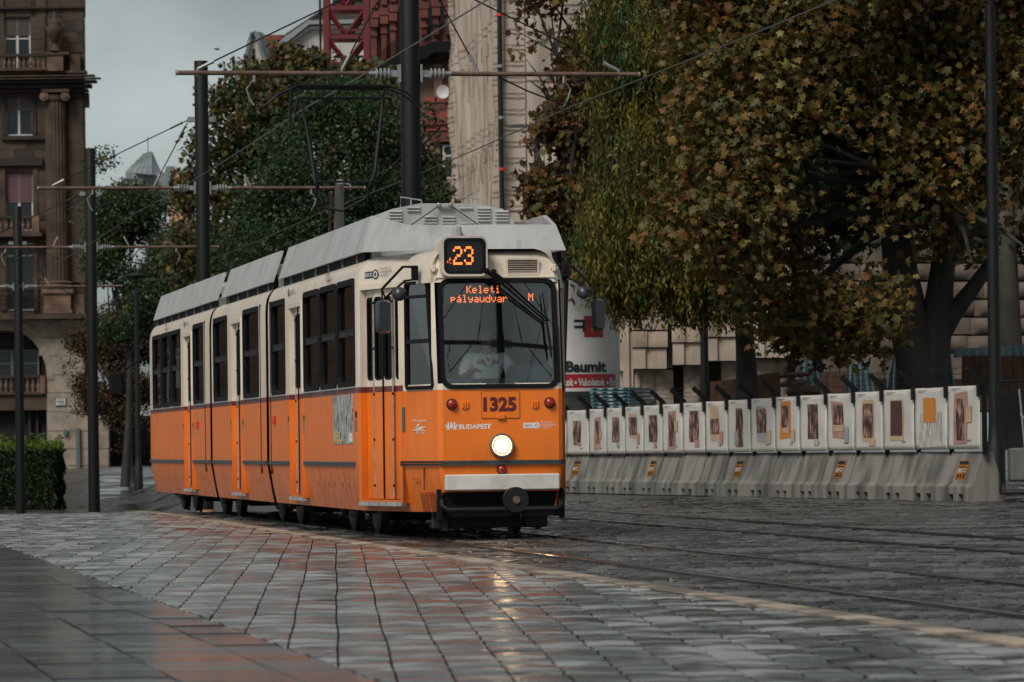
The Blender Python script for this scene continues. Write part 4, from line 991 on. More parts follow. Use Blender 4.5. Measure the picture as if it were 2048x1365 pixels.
# advert: a crowded collage
AD = bpy.data.materials.new('advert_print'); AD.use_nodes = True; nt = AD.node_tree; b = nt.nodes['Principled BSDF']; b.inputs['Roughness'].default_value = .35
tc = nt.nodes.new('ShaderNodeTexCoord'); mp = nt.nodes.new('ShaderNodeMapping'); mp.inputs['Scale'].default_value = (1, 9, 3.4); nt.links.new(tc.outputs['Object'], mp.inputs[0])
nzz = nt.nodes.new('ShaderNodeTexNoise'); nzz.inputs['Scale'].default_value = 2.2; nzz.inputs['Detail'].default_value = 8; nzz.inputs['Roughness'].default_value = .65; nt.links.new(mp.outputs[0], nzz.inputs['Vector'])
cr_ = nt.nodes.new('ShaderNodeValToRGB'); nt.links.new(nzz.outputs['Fac'], cr_.inputs[0]); cr_.color_ramp.interpolation = 'CONSTANT'
els = [(0, (.02, .022, .025)), (.42, (.10, .11, .11)), (.47, (.50, .50, .47)), (.52, (.05, .05, .05)), (.545, (.62, .60, .56)), (.60, (.60, .38, .06)), (.63, (.33, .35, .35)), (.67, (.42, .03, .03)), (.70, (.6, .6, .58))]
cr_.color_ramp.elements[0].position = 0; cr_.color_ramp.elements[0].color = (*els[0][1], 1); cr_.color_ramp.elements[1].position = els[1][0]; cr_.color_ramp.elements[1].color = (*els[1][1], 1)
for p_, c_ in els[2:]: e_ = cr_.color_ramp.elements.new(p_); e_.color = (*c_, 1)
nt.links.new(cr_.outputs[0], b.inputs['Base Color'])
mb = MB(); mb.box(-XS-.004, -XS-.001, 2.36, 3.86, .965, 1.485); mb.build('advert_poster', AD, tram)
YEL = M('advert_yellow', (.62, .36, .05), .4)
mb = MB(); mb.box(-XS-.006, -XS-.0042, 3.42, 3.80, 1.08, 1.10); mb.box(-XS-.006, -XS-.0042, 3.36, 3.80, 1.035, 1.06); mb.box(-XS-.006, -XS-.0042, 3.30, 3.80, .985, 1.01); mb.build('advert_print_line', YEL, tram)
mb = MB(); mb.box(-XS-.006, -XS-.0042, 2.42, 2.62, .985, 1.08); mb.build('advert_print_line', WHITET, tram)
# door buttons, stickers, orange side lamps
STK = M('blue_sticker', (.04, .14, .17), .4); GRN = M('button_green', (.02, .10, .05), .4); RDB = M('red_button', (.55, .03, .02), .4)
for y in (2.08, 7.70, 6.30, 12.34, 13.70, 18.50, 19.86):
    mb = MB(); mb.box(-XS-.012, -XS, y-.03, y+.03, 1.24, 1.30); mb.build('door_button', GRN if y > 3 else DARKMETAL, tram)
    mb = MB(); mb.box(-XS-.003, -XS, y-.025, y+.025, 1.09, 1.215); mb.box(-XS-.003, -XS, y+.06, y+.10, 1.09, 1.27); mb.build('door_sticker', STK if y < 3 else GREYMETAL, tram)
for y in (9.0, 17.85):
    mb = MB(); mb.bbox(-XS-.03, -XS, y-.06, y+.06, 1.22, 1.32, .01); mb.build('side_lamp', RDB, tram)
mb = MB(); v = ck(.98, 1.18); mb.box(v.x-.012, v.x+.004, v.y-.03, v.y+.03, 1.09, 1.33); mb.build('door_sticker', STK, tram)
# panel joints and rivets on the skirt
mb = MB()
for y in (4.25, 5.1, 6.35, 7.66, 10.7, 11.5, 14.9, 17.6, 21.4): mb.box(-XS-.002, -XS+.1, y-.004, y+.004, .28, .70)
mb.build('skirt_joint', DARKT, tram) if False else None
SK = MB()
def skx(z): return -XS+float(np.interp(z, LV, INS))-.0025
for y in (3.2, 4.25, 5.1, 10.7, 11.5, 14.9, 17.6, 21.4):
    SK.add([(skx(z), y+d, z) for z in (.28, .385, .47, .70) for d in (-.006, .006)], [(0, 1, 3, 2), (2, 3, 5, 4), (4, 5, 7, 6)])
    SK.build('skirt_joint', PGAP, tram); SK = MB()
    for q in (-.25, .25):
        SK.add([(skx(.52), y+q-.012, .50), (skx(.52), y+q+.012, .50), (skx(.56), y+q+.012, .56), (skx(.56), y+q-.012, .56)], [(0, 1, 2, 3)]); SK.build('rivet', PGAP, tram); SK = MB()
# --- driver in the cab
# ================================================================ catenary poles and wires
POLEM = M('black_mast_paint', (.005, .0055, .006), .6, var=.35, vscale=3, bump=.06, spec=.25)
CERAM = M('grey_insulator', (.24, .24, .235), .3, var=.2)
COLLAR = M('mast_foot_stone', (.26, .15, .09), .7, var=.3)
def mast(X, Y, label, foot=True, zt=8.35):
    b = gz(Y, X)
    root = empty('catenary_mast', (X, Y, b), TH, label=label, cat='mast', group='catenary masts between the two tracks')
    za = 5.93-b; zs = 7.24-b; h = zt-b
    mb = MB(); mb.lathe([(.150, -.3), (.146, .02), (.136, 2.0), (.132, h), (.125, h+.01)], n=18); mb.build('shaft', POLEM, root, smooth=40)
    if foot: mb = MB(); mb.lathe([(.175, -.2), (.175, .05), (.15, .09)], n=18); mb.build('foot_collar', COLLAR, root, smooth=40)
    for s in (-1, 1):
        mb = MB(); mb.tube((s*.52, 0, za), (s*3.13, 0, za), .032, n=8); arm = mb.build('crossarm', RUST, root, smooth=60)
        mb = MB(); mb.tube((s*3.12, 0, za), (s*3.15, 0, za), .036, n=8); mb.tube((s*.46, 0, za), (s*.56, 0, za), .036, n=8); mb.build('arm_sleeve', GREYMETAL, arm)
        mb = MB(); mb.box(*sorted((s*.12, s*.27)), -.03, .03, za-.045, za+.045); mb.box(*sorted((s*.13, s*.16)), -.07, .07, za-.12, za+.12); mb.build('bracket', GREYMETAL, root)
        mb = MB(); pr = [(.03, 0)]
        for q in range(4): pr += [(.035, .02+q*.055), (.074, .03+q*.055), (.074, .045+q*.055), (.035, .055+q*.055)]
        mb.lathe(pr+[(.03, .25)], (s*.25, 0, za), 12, 0, (s, 0, 0)); mb.build('insulator', CERAM, root, smooth=40)
        mb = MB(); mb.bbox(*sorted((s*.12, s*.24)), -.03, .03, zs-.05, zs+.05, .01); mb.lathe([(.06, -.01), (.06, .01)], (s*.22, 0, zs), 10, 0, (0, 1, 0)); mb.build('stay_lug', GREYMETAL, root)
        for xa in (.92, 2.86):
            p, q = Vector((s*.24, 0, zs)), Vector((s*xa, 0, za+.05)); d = q-p
            mb = MB(); mb.tube(p, q-d*.06, .011, n=5); st = mb.build('stay_cable', DARKMETAL, root)
            mb = MB(); mb.tube(p+d*.07/max(.5, d.length/2), p+d*.20/max(.5, d.length/2), .02, n=6); mb.build('turnbuckle', DARKMETAL, st)
            mb = MB(); mb.tube(q-d.normalized()*.24, q, .030, .020, n=6); mb.tube(q, q-Vector((0, 0, .09)), .02, n=6); mb.build('end_fitting', CERAM, st)
        # hanger that carries the running wire
        xh = s*2.1
        mb = MB(); mb.tube((xh, 0, za+.03), (xh, 0, za-.12), .022, n=6); mb.path([(xh, 0, za-.08), (xh+.10*s, .05, za-.2), (xh+.06*s, .05, za-.34), (xh, .05, 5.50-b)], .013, 5); mb.build('wire_hanger', CERAM, root)
        mb = MB(); mb.path([(xh-.9*s, 0, za-.04), (xh-.5*s, .05, za-.22), (xh, .05, 5.52-b)], .012, 5); mb.build('steady_arm', DARKMETAL, root)
    return root
mast(-1.308, 57.0, 'tall black mast rising just behind the tram roof, its top out of sight', False)
mast(-5.87, 81.4, 'black mast against the sky with its flat top showing, seen over the rear tram roof')
mast(-10.3, 104.6, 'black mast with a brown foot collar between the ornate corner building and the tram')
mast(-14.93, 129.0, 'smallest black mast standing in front of the clipped hedge')
mast(4.6, 30.0, 'black mast standing nearer than the tram, mirrored in the windscreen')
WIRE = M('contact_wire_copper', (.06, .055, .05), .35, .6)
def wire(c, pts, label):
    mb = MB(); P = []
    for (ya, yb) in zip(pts, pts[1:]):
        for k in range(8):
            t = k/8; Y = ya+(yb-ya)*t; P.append((c-.18*Y+(.10 if int(ya) % 2 else -.10)*math.sin(PI*t)*0, Y, 5.47-.10*4*t*(1-t)*.5))
    mb.path(P, .0095, 5)
    o = mb.build('contact_wire', WIRE); tag(o, label, 'overhead wire', 'overhead wires above the tracks')
wire(7.51, [5, 31, 57, 81.4, 104.6, 129, 160], 'thin overhead wire that the pantograph of the tram touches')
wire(11.12, [5, 31, 57, 81.4, 104.6, 129, 160], 'thin overhead wire crossing in front of the autumn trees, above the empty track')

# ================================================================ hoarding of concrete barriers and banners
BL = lambda px: 26.82/((px-CX)/FPX+.31)           # distance of the barrier line seen at a column of the photograph
def bp(px): Y = BL(px); return Vector((26.82-.31*Y, Y, 0))
BD = Vector((-.296, .955, 0)); BN = Vector((-.955, -.296, 0))      # along the line (away), out to the street
CONC = M('stained_concrete', (.20, .188, .168), .75, var=.68, vscale=1.3, stretch=(2.6, 2.6, .30), bump=.2, bscale=10, detail=7, lo=.34, hi=.60)
HOLE = M('fork_slot_shadow', (.02, .02, .02), .9)
NOTO = M('orange_notice', (.62, .24, .02), .5, var=.15); NOTW = M('notice_white', (.6, .58, .54), .5); NOTB = M('notice_black', (.03, .028, .025), .5)
bpx = [1096, 1138, 1183, 1218, 1255, 1292, 1330, 1371, 1416, 1461, 1507, 1556, 1605, 1660, 1715, 1772, 1835, 1901, 1967]
prof = [(0, 0), (0, .22), (.055, .275), (.21, .75), (.37, .75), (.52, .275), (.58, .22), (.58, 0)]
def barrier(a, b, label, notice=False):
    L = (b-a).length; root = None; mb = MB(); d = BD
    def P(t, dep, z): return a+(b-a).normalized()*t-BN*dep+Vector((0, 0, z))
    g = .014; ts = [g, L*.24, L*.39, L*.53, L*.68, L-g]
    for i, (t0, t1) in enumerate(zip(ts, ts[1:])):
        pr = prof if i % 2 == 0 else [(.40, 0), (.40, .115), (.0, .115)]+prof[1:]
        n = len(pr); base = len(mb.v)
        mb.v += [tuple(P(t0, *q)) for q in pr]+[tuple(P(t1, *q)) for q in pr]
        for k in range(n-1): mb.f.append((base+k, base+n+k, base+n+k+1, base+k+1)); mb.m.append(0)
        for q, rev in ((0, 1), (n, 0)):
            f = tuple(base+q+k for k in range(n)); mb.f.append(f[::-1] if rev else f); mb.m.append(0)
    o = mb.build('concrete_barrier', CONC); tag(o, label, 'barrier', 'concrete barriers along the far side of the street')
    if notice:
        nb = MB(); t0, t1 = L*.40, L*.66
        def Q(t, z, lift): zf = (z-.275)/.475; return P(t, .055+.155*zf, z)+BN*lift+Vector((0, 0, lift*.3))
        t0, t1 = L*.30, L*.60
        nb.add([Q(t, z, .006) for z in (.33, .62) for t in (t0, t1)], [(0, 2, 3, 1), (0, 1, 3, 2)])
        no = nb.build('notice_sheet', NOTO, o)
        for (za, zb, ta, tb, mt) in ((.555, .605, .06, .94, NOTB), (.51, .525, .1, .9, NOTB), (.44, .495, .12, .5, NOTW), (.43, .49, .55, .88, NOTW), (.455, .48, .18, .42, NOTB), (.35, .415, .12, .28, NOTB), (.35, .415, .42, .58, NOTB), (.35, .415, .70, .86, NOTB)):
            nb = MB(); w = t1-t0; nb.add([Q(t0+w*t, z, .010) for z in (za, zb) for t in (ta, tb)], [(0, 2, 3, 1), (0, 1, 3, 2)]); nb.build('notice_print', mt, no)
    return o
nots = {1: 'first', 5: '', 9: '', 13: '', 17: ''}
noted = [i for i in (1, 5, 9, 13, 17)]
order = ['farthest', 'second farthest', 'third farthest', 'fourth farthest', 'fifth farthest', 'sixth farthest', 'seventh farthest', 'eighth farthest', 'ninth farthest', 'ninth nearest', 'eighth nearest', 'seventh nearest', 'sixth nearest', 'fifth nearest', 'fourth nearest', 'third nearest', 'second nearest', 'nearest']
for i in range(18):
    off = 6 if i else 0
    a, b = bp(bpx[i+1]-3), bp(bpx[i]-3)
    a, b = b, a
    barrier(b+BN*rr.gauss(0, .012)+BN*.18, a+BN*rr.gauss(0, .012)+BN*.18, f'grey concrete barrier {"with an orange notice, " if i in noted else ""}{order[i]} in the row from the mesh fence', i in noted)
# banners
BANW = M('banner_vinyl', (.55, .52, .475), .6, var=.12, vscale=2, bump=.15, bscale=5)
BRN = bpy.data.materials.new('old_photo_print'); BRN.use_nodes = True; nt = BRN.node_tree; b_ = nt.nodes['Principled BSDF']; b_.inputs['Roughness'].default_value = .55
tc = nt.nodes.new('ShaderNodeTexCoord'); n1 = nt.nodes.new('ShaderNodeTexNoise'); n1.inputs['Scale'].default_value = 6; n1.inputs['Detail'].default_value = 6
mp = nt.nodes.new('ShaderNodeMapping'); mp.inputs['Scale'].default_value = (2.4, 2.4, .9); nt.links.new(tc.outputs['Object'], mp.inputs[0]); nt.links.new(mp.outputs[0], n1.inputs['Vector'])
cr_ = nt.nodes.new('ShaderNodeValToRGB'); cr_.color_ramp.elements[0].position = .40; cr_.color_ramp.elements[0].color = (.018, .010, .008, 1); cr_.color_ramp.elements[1].position = .66; cr_.color_ramp.elements[1].color = (.42, .26, .20, 1)
e_ = cr_.color_ramp.elements.new(.53); e_.color = (.13, .060, .045, 1)
nt.links.new(n1.outputs['Fac'], cr_.inputs[0]); nt.links.new(cr_.outputs[0], b_.inputs['Base Color'])
PINK = M('print_dusty_pink', (.40, .22, .17), .6, var=.2); TAN = M('print_tan', (.50, .34, .22), .6, var=.15); ORG = M('print_orange', (.52, .20, .03), .6, var=.1); GRY = M('print_grey', (.36, .36, .36), .6, var=.3); DKB = M('print_dark_maroon', (.075, .03, .025), .6, var=.3, vscale=9); TXT = M('print_text_grey', (.26, .22, .2), .6); ETCH = M('print_pale_etching', (.56, .53, .50), .6, var=.55, vscale=8, stretch=(4, 4, .8))
RD = {'p': PINK, 't': TAN, 'o': ORG, 'g': GRY, 'd': DKB, 'b': BRN, 'x': TXT, 'e': ETCH}
D = [  # each banner: prints (code, u0, u1, v0, v1, skew) in panel units, v up
 [('b', .35, .66, .24, .76, 0)], [('b', .30, .64, .22, .76, 0), ('p', .5, .66, .20, .27, 0)], [('p', .30, .66, .10, .82, .05), ('b', .38, .58, .24, .74, 0), ('t', .60, .72, .36, .56, .02)],
 [('b', .32, .70, .26, .80, 0), ('g', .55, .72, .16, .25, 0)], [('t', .26, .66, .34, .86, -.04), ('b', .24, .66, .40, .78, 0), ('p', .66, .82, .20, .44, 0)], [('b', .30, .74, .24, .80, 0), ('p', .55, .72, .12, .22, 0)],
 [('p', .28, .66, .08, .86, .05), ('b', .34, .58, .14, .80, 0), ('t', .62, .78, .44, .66, .02)], [('b', .30, .72, .22, .84, 0), ('p', .54, .74, .12, .26, 0)], [('t', .22, .62, .22, .92, -.06), ('b', .25, .62, .36, .66, 0), ('p', .64, .80, .16, .42, .02)],
 [('b', .36, .66, .10, .84, 0), ('g', .30, .42, .12, .4, 0)], [('g', .24, .62, .18, .86, -.05), ('b', .26, .64, .36, .80, 0), ('t', .66, .84, .14, .40, .02)], [('o', .22, .64, .24, .92, .05), ('b', .28, .58, .44, .84, 0), ('t', .34, .56, .34, .44, 0), ('t', .66, .82, .18, .40, .02)],
 [('b', .30, .68, .22, .84, 0), ('g', .52, .70, .10, .20, 0)], [('p', .18, .62, .22, .86, -.06), ('b', .24, .60, .46, .80, 0), ('t', .26, .62, .34, .45, 0), ('g', .66, .80, .14, .42, .02)], [('t', .26, .70, .16, .86, 0), ('b', .31, .66, .22, .80, 0), ('t', .52, .74, .08, .20, 0)],
 [('t', .22, .66, .16, .84, 0), ('d', .26, .62, .24, .82, 0)], [('e', .16, .84, .04, .60, .04), ('o', .28, .66, .44, .84, 0)], [('p', .20, .62, .08, .90, .05), ('b', .28, .52, .14, .80, 0), ('t', .58, .76, .42, .68, .02)]]
names_ = ['a dim brown photo, partly hidden by the tram', 'a tall brown photo and pink tag, next to the tram', 'a pink slip and narrow brown photo, third from the tram', 'a brown interior photo and grey tag below', 'a tan slip, landscape photo and pink tag', 'a brown corridor photo and pink tag below', 'a pink slip, very tall photo and tan tag', 'a tall brown hall photo over a pink tag', 'a tan slip, small skyline photo and pink tag', 'a very dark tall photo beside a grey strip', 'a grey slip, street photo and tan tag', 'an orange slip around a small brown photo', 'a hazy brown arcade photo and small grey tag', 'a pink slip, church photo and grey tag', 'a tan framed photo of a dark alley', 'a plain dark maroon panel in a tan frame', 'an orange text block over a pale etched facade', 'a pink slip and photo strip, beside the wire fence']
for i in range(18):
    a, b = bp(bpx[i]), bp(bpx[i+1]); k = i/17; z0, z1 = .735+.06*k, 1.585+.165*k
    L = (b-a).length; ux = (b-a)/L; root = None; N = 7; mb = MB(); r3 = random.Random(i*5+1); ph = r3.random()*6
    def S(u, v, lift=0):
        wv = .010*math.sin(7*u+ph+3*v)*math.sin(5*v+ph)+.012*math.exp(-((u-v*.6-.1)**2)/.006)*(v)+.010*math.exp(-((u+v*.5-1.1)**2)/.005)
        return a+ux*(.012+u*(L-.024))+Vector((0, 0, z0+(z1-z0)*v-.006*math.sin(PI*u)))+BN*(.045+wv*.7+lift)
    mb.v = [tuple(S(q/12, w/12)) for w in range(13) for q in range(13)]; mb.f = [(w*13+q, w*13+q+1, (w+1)*13+q+1, (w+1)*13+q) for w in range(12) for q in range(12)]; mb.m = [0]*144
    o = mb.build('banner', BANW, smooth=60); tag(o, 'white fence banner printed with '+names_[i], 'banner', 'printed banners on the hoarding')
    so = o.modifiers.new('thickness', 'SOLIDIFY'); so.thickness = .004
    for j, (c, u0, u1, v0, v1, sk) in enumerate(D[i]):
        pb = MB(); M_ = 6; pb.v = [tuple(S(u0+(u1-u0)*q/M_+sk*(w/M_-.5), v0+(v1-v0)*w/M_+sk*.5*(q/M_-.5), .006+.003*j)) for w in range(M_+1) for q in range(M_+1)]
        pb.f = [(w*7+q, w*7+q+1, (w+1)*7+q+1, (w+1)*7+q) for w in range(6) for q in range(6)]; pb.m = [0]*36
        pb.build('print', RD[c], o)
    for (u0, u1, v) in ((.12, .40, .955), (.12, .30, .93), (.60, .74, .14), (.60, .72, .12)):
        pb = MB(); pb.v = [tuple(S(u0+(u1-u0)*q/4, v+dv, .005)) for dv in (0, .010) for q in range(5)]; pb.f = [(q, q+1, q+6, q+5) for q in range(4)]; pb.m = [0]*4; pb.build('print_line', TXT, o)
# posts with outward arms
FP = M('fence_post_black', (.007, .0075, .008), .6, spec=.25)
for i, px in enumerate(bpx):
    p = bp(px); k = min(1, max(0, (i-.5)/17)); zt = 1.60+.165*k
    mb = MB()
    def ob(c, du, dn, z0, z1):
        q = []
        for z in (z0, z1):
            for s, t in ((-1, -1), (1, -1), (1, 1), (-1, 1)): q.append(c+BD*s*du+BN*t*dn+Vector((0, 0, z)))
        mb.add(q, [(0, 3, 2, 1), (4, 5, 6, 7), (0, 1, 5, 4), (1, 2, 6, 5), (2, 3, 7, 6), (3, 0, 4, 7)])
    ob(p-BN*.02, .03, .03, .70, zt)
    if i == 0: lab = 'black fence post of the hoarding, half behind the tram'
    else: lab = f'black fence post with slanted arm, {["first", "second", "third", "fourth", "fifth", "sixth", "seventh", "eighth", "ninth", "tenth", "eleventh", "twelfth", "thirteenth", "fourteenth", "fifteenth", "sixteenth", "seventeenth", "eighteenth"][i-1]} along the hoarding counted from the tram'
    o = mb.build('fence_post', FP); tag(o, lab, 'fence post', 'black posts holding the banners')
    mb = MB(); ob(p+BN*.075, .042, .014, zt-.19, zt+.02); mb.build('clip', FP, o)
    mb = MB(); A = p+Vector((0, 0, zt)); B = A+BN*.27+Vector((0, 0, .24)); n_ = Vector((.24*.955, .24*.296, .27)).normalized()*.035
    mb.add([A-BD*.035-n_, A+BD*.035-n_, A+BD*.035+n_, A-BD*.035+n_, B-BD*.035-n_, B+BD*.035-n_, B+BD*.035+n_, B-BD*.035+n_], [(0, 3, 2, 1), (4, 5, 6, 7), (0, 1, 5, 4), (1, 2, 6, 5), (2, 3, 7, 6), (3, 0, 4, 7)]); mb.build('arm', FP, o)
for j, lab in enumerate(('lowest strand of wire strung along the slanted fence arms', 'middle strand of wire strung along the slanted fence arms', 'top strand of wire strung along the slanted fence arms')):
    P = []
    for i, px in enumerate(bpx):
        k = min(1, max(0, (i-.5)/17)); t = .3+.32*j; q = bp(px)+Vector((0, 0, 1.60+.165*k))+BN*.27*t+Vector((0, 0, .24*t+.035)); P.append(q)
        if i < len(bpx)-1:
            k2 = min(1, max(0, (i+.5)/17)); q2 = bp(bpx[i+1])+Vector((0, 0, 1.60+.165*k2))+BN*.27*t+Vector((0, 0, .24*t+.035)); P.append((q+q2)/2-Vector((0, 0, .025)))
    mb = MB(); mb.path(P, .004, 4); tag(mb.build('barbed_wire', DARKMETAL), lab, 'wire', 'wire strands above the hoarding')
# wire mesh gate at the street end
mb = MB(); a, b = bp(1969)-BN*.25, bp(2075)-BN*.9; u = (b-a); Lg = u.length; u /= Lg
fr = empty('mesh_fence', tuple(a), label='dark wire mesh fence panel with a slanted brace at the end of the banners', cat='fence')
def loc_(p): return p-a
mb = MB(); z0, z1 = .12, 1.80
mb.path([loc_(a+Vector((0, 0, z0))), loc_(a+Vector((0, 0, z1))), loc_(b+Vector((0, 0, z1+.02))), loc_(b+Vector((0, 0, z0))), loc_(a+Vector((0, 0, z0)))], .021, 6); mb.build('frame', DARKMETAL, fr)
mb = MB()
for q in range(1, 70): p = loc_(a+u*Lg*q/70); mb.tube(p+Vector((0, 0, z0)), p+Vector((0, 0, z1)), .0028, n=4, cap=False)
for q in range(1, 10): mb.tube(loc_(a+Vector((0, 0, z0+(z1-z0)*q/10))), loc_(b+Vector((0, 0, z0+(z1-z0)*q/10))), .003, n=4, cap=False)
mb.build('mesh_wires', DARKMETAL, fr, kind='stuff')
mb = MB(); p = loc_(a+u*Lg*.25)+BN*.05; mb.tube(p+Vector((0, 0, 1.68)), p+Vector((.12, -.1, .14)), .018, n=6); mb.build('upright', GREYMETAL, fr)
mb = MB(); mb.tube(p+Vector((.02, 0, 1.30)), p+u*Lg*.62+BN*.3+Vector((0, 0, .62)), .019, n=6); mb.build('brace', GREYMETAL, fr)
mb = MB(); mb.tube(p+Vector((-.05, -.2, .20)), p+u*Lg*.75+Vector((0, -.2, .16)), .014, n=6); mb.tube(p+Vector((.1, -.2, .18)), p+Vector((.1, -.2, -.02)), .018, n=6); mb.build('foot_rail', GREYMETAL, fr)
mb = MB(); mb.bbox(7.42, 8.2, 63.2, 63.7, .30, .80, .03); tag(mb.build('concrete_block', M('dark_concrete', (.12, .12, .115), .8, var=.4, bump=.2)), 'dark concrete block standing behind the wire mesh fence', 'concrete block')

# ================================================================ the building site behind the hoarding
# plaster silo
SX, SY, SR = 1.185, 95.0, 1.25
silo = empty('plaster_silo', (SX, SY, 0), label='white plaster silo with red band and black lettering behind the hoarding', cat='silo')
SILW = M('silo_white_paint', (.56, .545, .51), .45, var=.15, vscale=1.5); SILG = M('silo_grey', (.26, .265, .25), .5, var=.25); SILR = M('silo_red', (.30, .012, .022), .45); SILB = M('silo_black', (.012, .013, .014), .5)
mb = MB(); mb.lathe([(SR, 2.12), (SR, 4.5), (SR*.85, 4.85), (.3, 5.0)], n=48); mb.build('tank', SILW, silo, smooth=40)
mb = MB(); mb.lathe([(.3, .7), (SR*.93, 2.02), (SR*.985, 2.12)], n=40); mb.build('hopper', SILG, silo, smooth=40)
mb = MB(); mb.lathe([(SR*.99, 2.09), (SR*1.015, 2.10), (SR*1.015, 2.17), (SR*.99, 2.18)], n=48); mb.build('rim', SILW, silo, smooth=40)
for q in range(4):
    mb = MB(); an = PI/4+q*PI/2; mb.tube((1.0*math.cos(an), 1.0*math.sin(an), 2.2), (1.25*math.cos(an), 1.25*math.sin(an), 0), .06, n=8); mb.build('leg', SILG, silo)
def cyl(x, z, d): an = math.asin(max(-.999, min(.999, x/SR))); return Vector(((SR+d)*math.sin(an), -(SR+d)*math.cos(an), z))
def spx(px, py): q = W(px, py, SY-SR*.9); return q.x-SX, q.z
def band(x0, x1, z0, z1, mat, name, d=.004):
    mb = MB(); a0, a1 = math.asin(max(-.999, x0/SR)), math.asin(min(.999, x1/SR)); n = 16
    for i in range(n+1):
        an = a0+(a1-a0)*i/n
        for z in (z0, z1): mb.v.append(((SR+d)*math.sin(an), -(SR+d)*math.cos(an), z))
    mb.f = [(2*i, 2*i+2, 2*i+3, 2*i+1) for i in range(n)]; mb.m = [0]*n
    return mb.build(name, mat, silo, smooth=60)
z0, z1 = spx(1130, 778)[1], spx(1130, 749)[1]
band(-1.2, spx(1232, 760)[0], z0, z1, SILR, 'red_band')
x0, zz0 = spx(1168, 675); x1, zz1 = spx(1206, 632); band(x0, x1, zz0, zz1, SILR, 'red_square')
def wrap(o, d=.009):
    for v in o.data.vertices: v.co = cyl(v.co.x, v.co.z, d)
def stext(body, pxa, pya, pxb, cap, mat, bold=.03, name='silo_lettering'):
    xa, za = spx(pxa, pya); xb, _ = spx(pxb, pya)
    o = text(name, body, cap, mat, silo, (xa, 0, za), bold=bold, width=xb-xa); wrap(o); return o
stext('Baumit', 1132, 744, 1213, .225, SILB, .045)
stext('tok ▪ Vakolatok ▪ Es'.replace('▪', '·'), 1128, 772, 1231, .155, SILW, .035)
stext('8020', 1161, 802, 1196, .135, SILB, .02)
o = text('silo_lettering', 'IT', .22, SILB, silo, (0, 0, 0), bold=.045)
xa, za = spx(1148, 640)
for v in o.data.vertices: x, z = v.co.x, v.co.z; v.co = Vector((xa+.01+z, 0, za-x-.0))
wrap(o)
for i, px in enumerate((1151, 1215)):
    x, z = spx(px, 766); mb = MB(); mb.add([cyl(x+a, z+b, .012) for a, b in ((-.025, -.03), (.025, -.03), (.025, .03), (-.025, .03))], [(0, 1, 2, 3)]); mb.build('square_dot', SILW, silo)
# stacked blue formwork decks
BLU = M('blue_formwork', (.055, .16, .19), .5, var=.4, vscale=5); LGR = M('formwork_end_grey', (.30, .36, .37), .5, var=.3); REDC = M('red_cap', (.55, .03, .02), .5)
for i in range(6):
    p = W(1240, 815-i*7.2, 88); L1, L2 = .48, .62
    labs = ['lowest', 'second lowest', 'third lowest', 'third highest', 'second highest', 'topmost']
    root = empty('formwork_deck', (p.x+rr.gauss(0, .012), 88, p.z-.03), -.42, label=f'{labs[i]} blue slotted deck panel of the stack beside the silo', cat='deck panel', group='blue deck panels stacked beside the silo')
    mb = MB(); mb.bbox(-.40, .46, -.6, .6, 0, .058, .006); mb.build('deck', BLU, root)
    mb = MB(); mb.box(-.412, -.399, -.58, .58, .005, .052); mb.build('end_rail', LGR, root)
    for q in range(7):
        mb = MB(); mb.bbox(-.34+q*.115, -.26+q*.115, -.612, -.59, .014, .044, .004); mb.build('slot', LGR if q % 2 else DARKMETAL, root)
    if i in (0, 1, 2, 5): mb = MB(); mb.bbox(-.425, -.40, -.3, -.24, .01, .05, .004); mb.build('red_cap', REDC, root)
# rough boards and tarpaulins
PLY = M('weathered_brown_board', (.115, .052, .026), .7, var=.6, vscale=3, stretch=(4, 4, .6), bump=.2)
def board_(pts, Y, label, name='plywood_board'):
    mb = MB(); q = [W(x, y, Y) for x, y in pts]; n = len(q)
    mb.add(q+[p+Vector((.0, .06, 0)) for p in q], [tuple(range(n)), tuple(range(2*n-1, n-1, -1))]+[(i, n+i, n+(i+1) % n, (i+1) % n) for i in range(n)])
    tag(mb.build(name, PLY), label, 'board', 'brown boards behind the hoarding')
board_([(1398, 812), (1398, 766), (1442, 762), (1442, 812)], 84, 'brown board beside the lamp post behind the hoarding')
board_([(1443, 812), (1443, 762), (1560, 744), (1562, 812)], 83, 'long brown sloping board behind the middle of the hoarding')
board_([(1642, 800), (1642, 745), (1694, 742), (1694, 800)], 80, 'brown board behind the hoarding between two hanging tarpaulins')
board_([(1924, 790), (1924, 713), (1983, 711), (1984, 790)], 76, 'brown board just before the thick dark pole')
board_([(2003, 790), (2002, 713), (2060, 712), (2060, 790)], 75, 'brown board beyond the thick dark pole')
mb = MB()
for j, (x0, x1, y) in enumerate(((1560, 1620, 752), (1575, 1700, 786), (1560, 1612, 770))):
    mb = MB(); a, b = W(x0, y, 82), W(x1, y-4, 81); mb.tube(a, b, .05, n=4); tag(mb.build('timber_beam', PLY), ['short dark timber lying highest behind the hoarding', 'long dark timber lying low behind the hoarding', 'short dark timber lying just below the highest one'][j], 'timber', 'timbers on the building site')
TARP = M('pale_blue_tarpaulin', (.20, .29, .32), .55, var=.35, vscale=2, bump=.2, bscale=4)
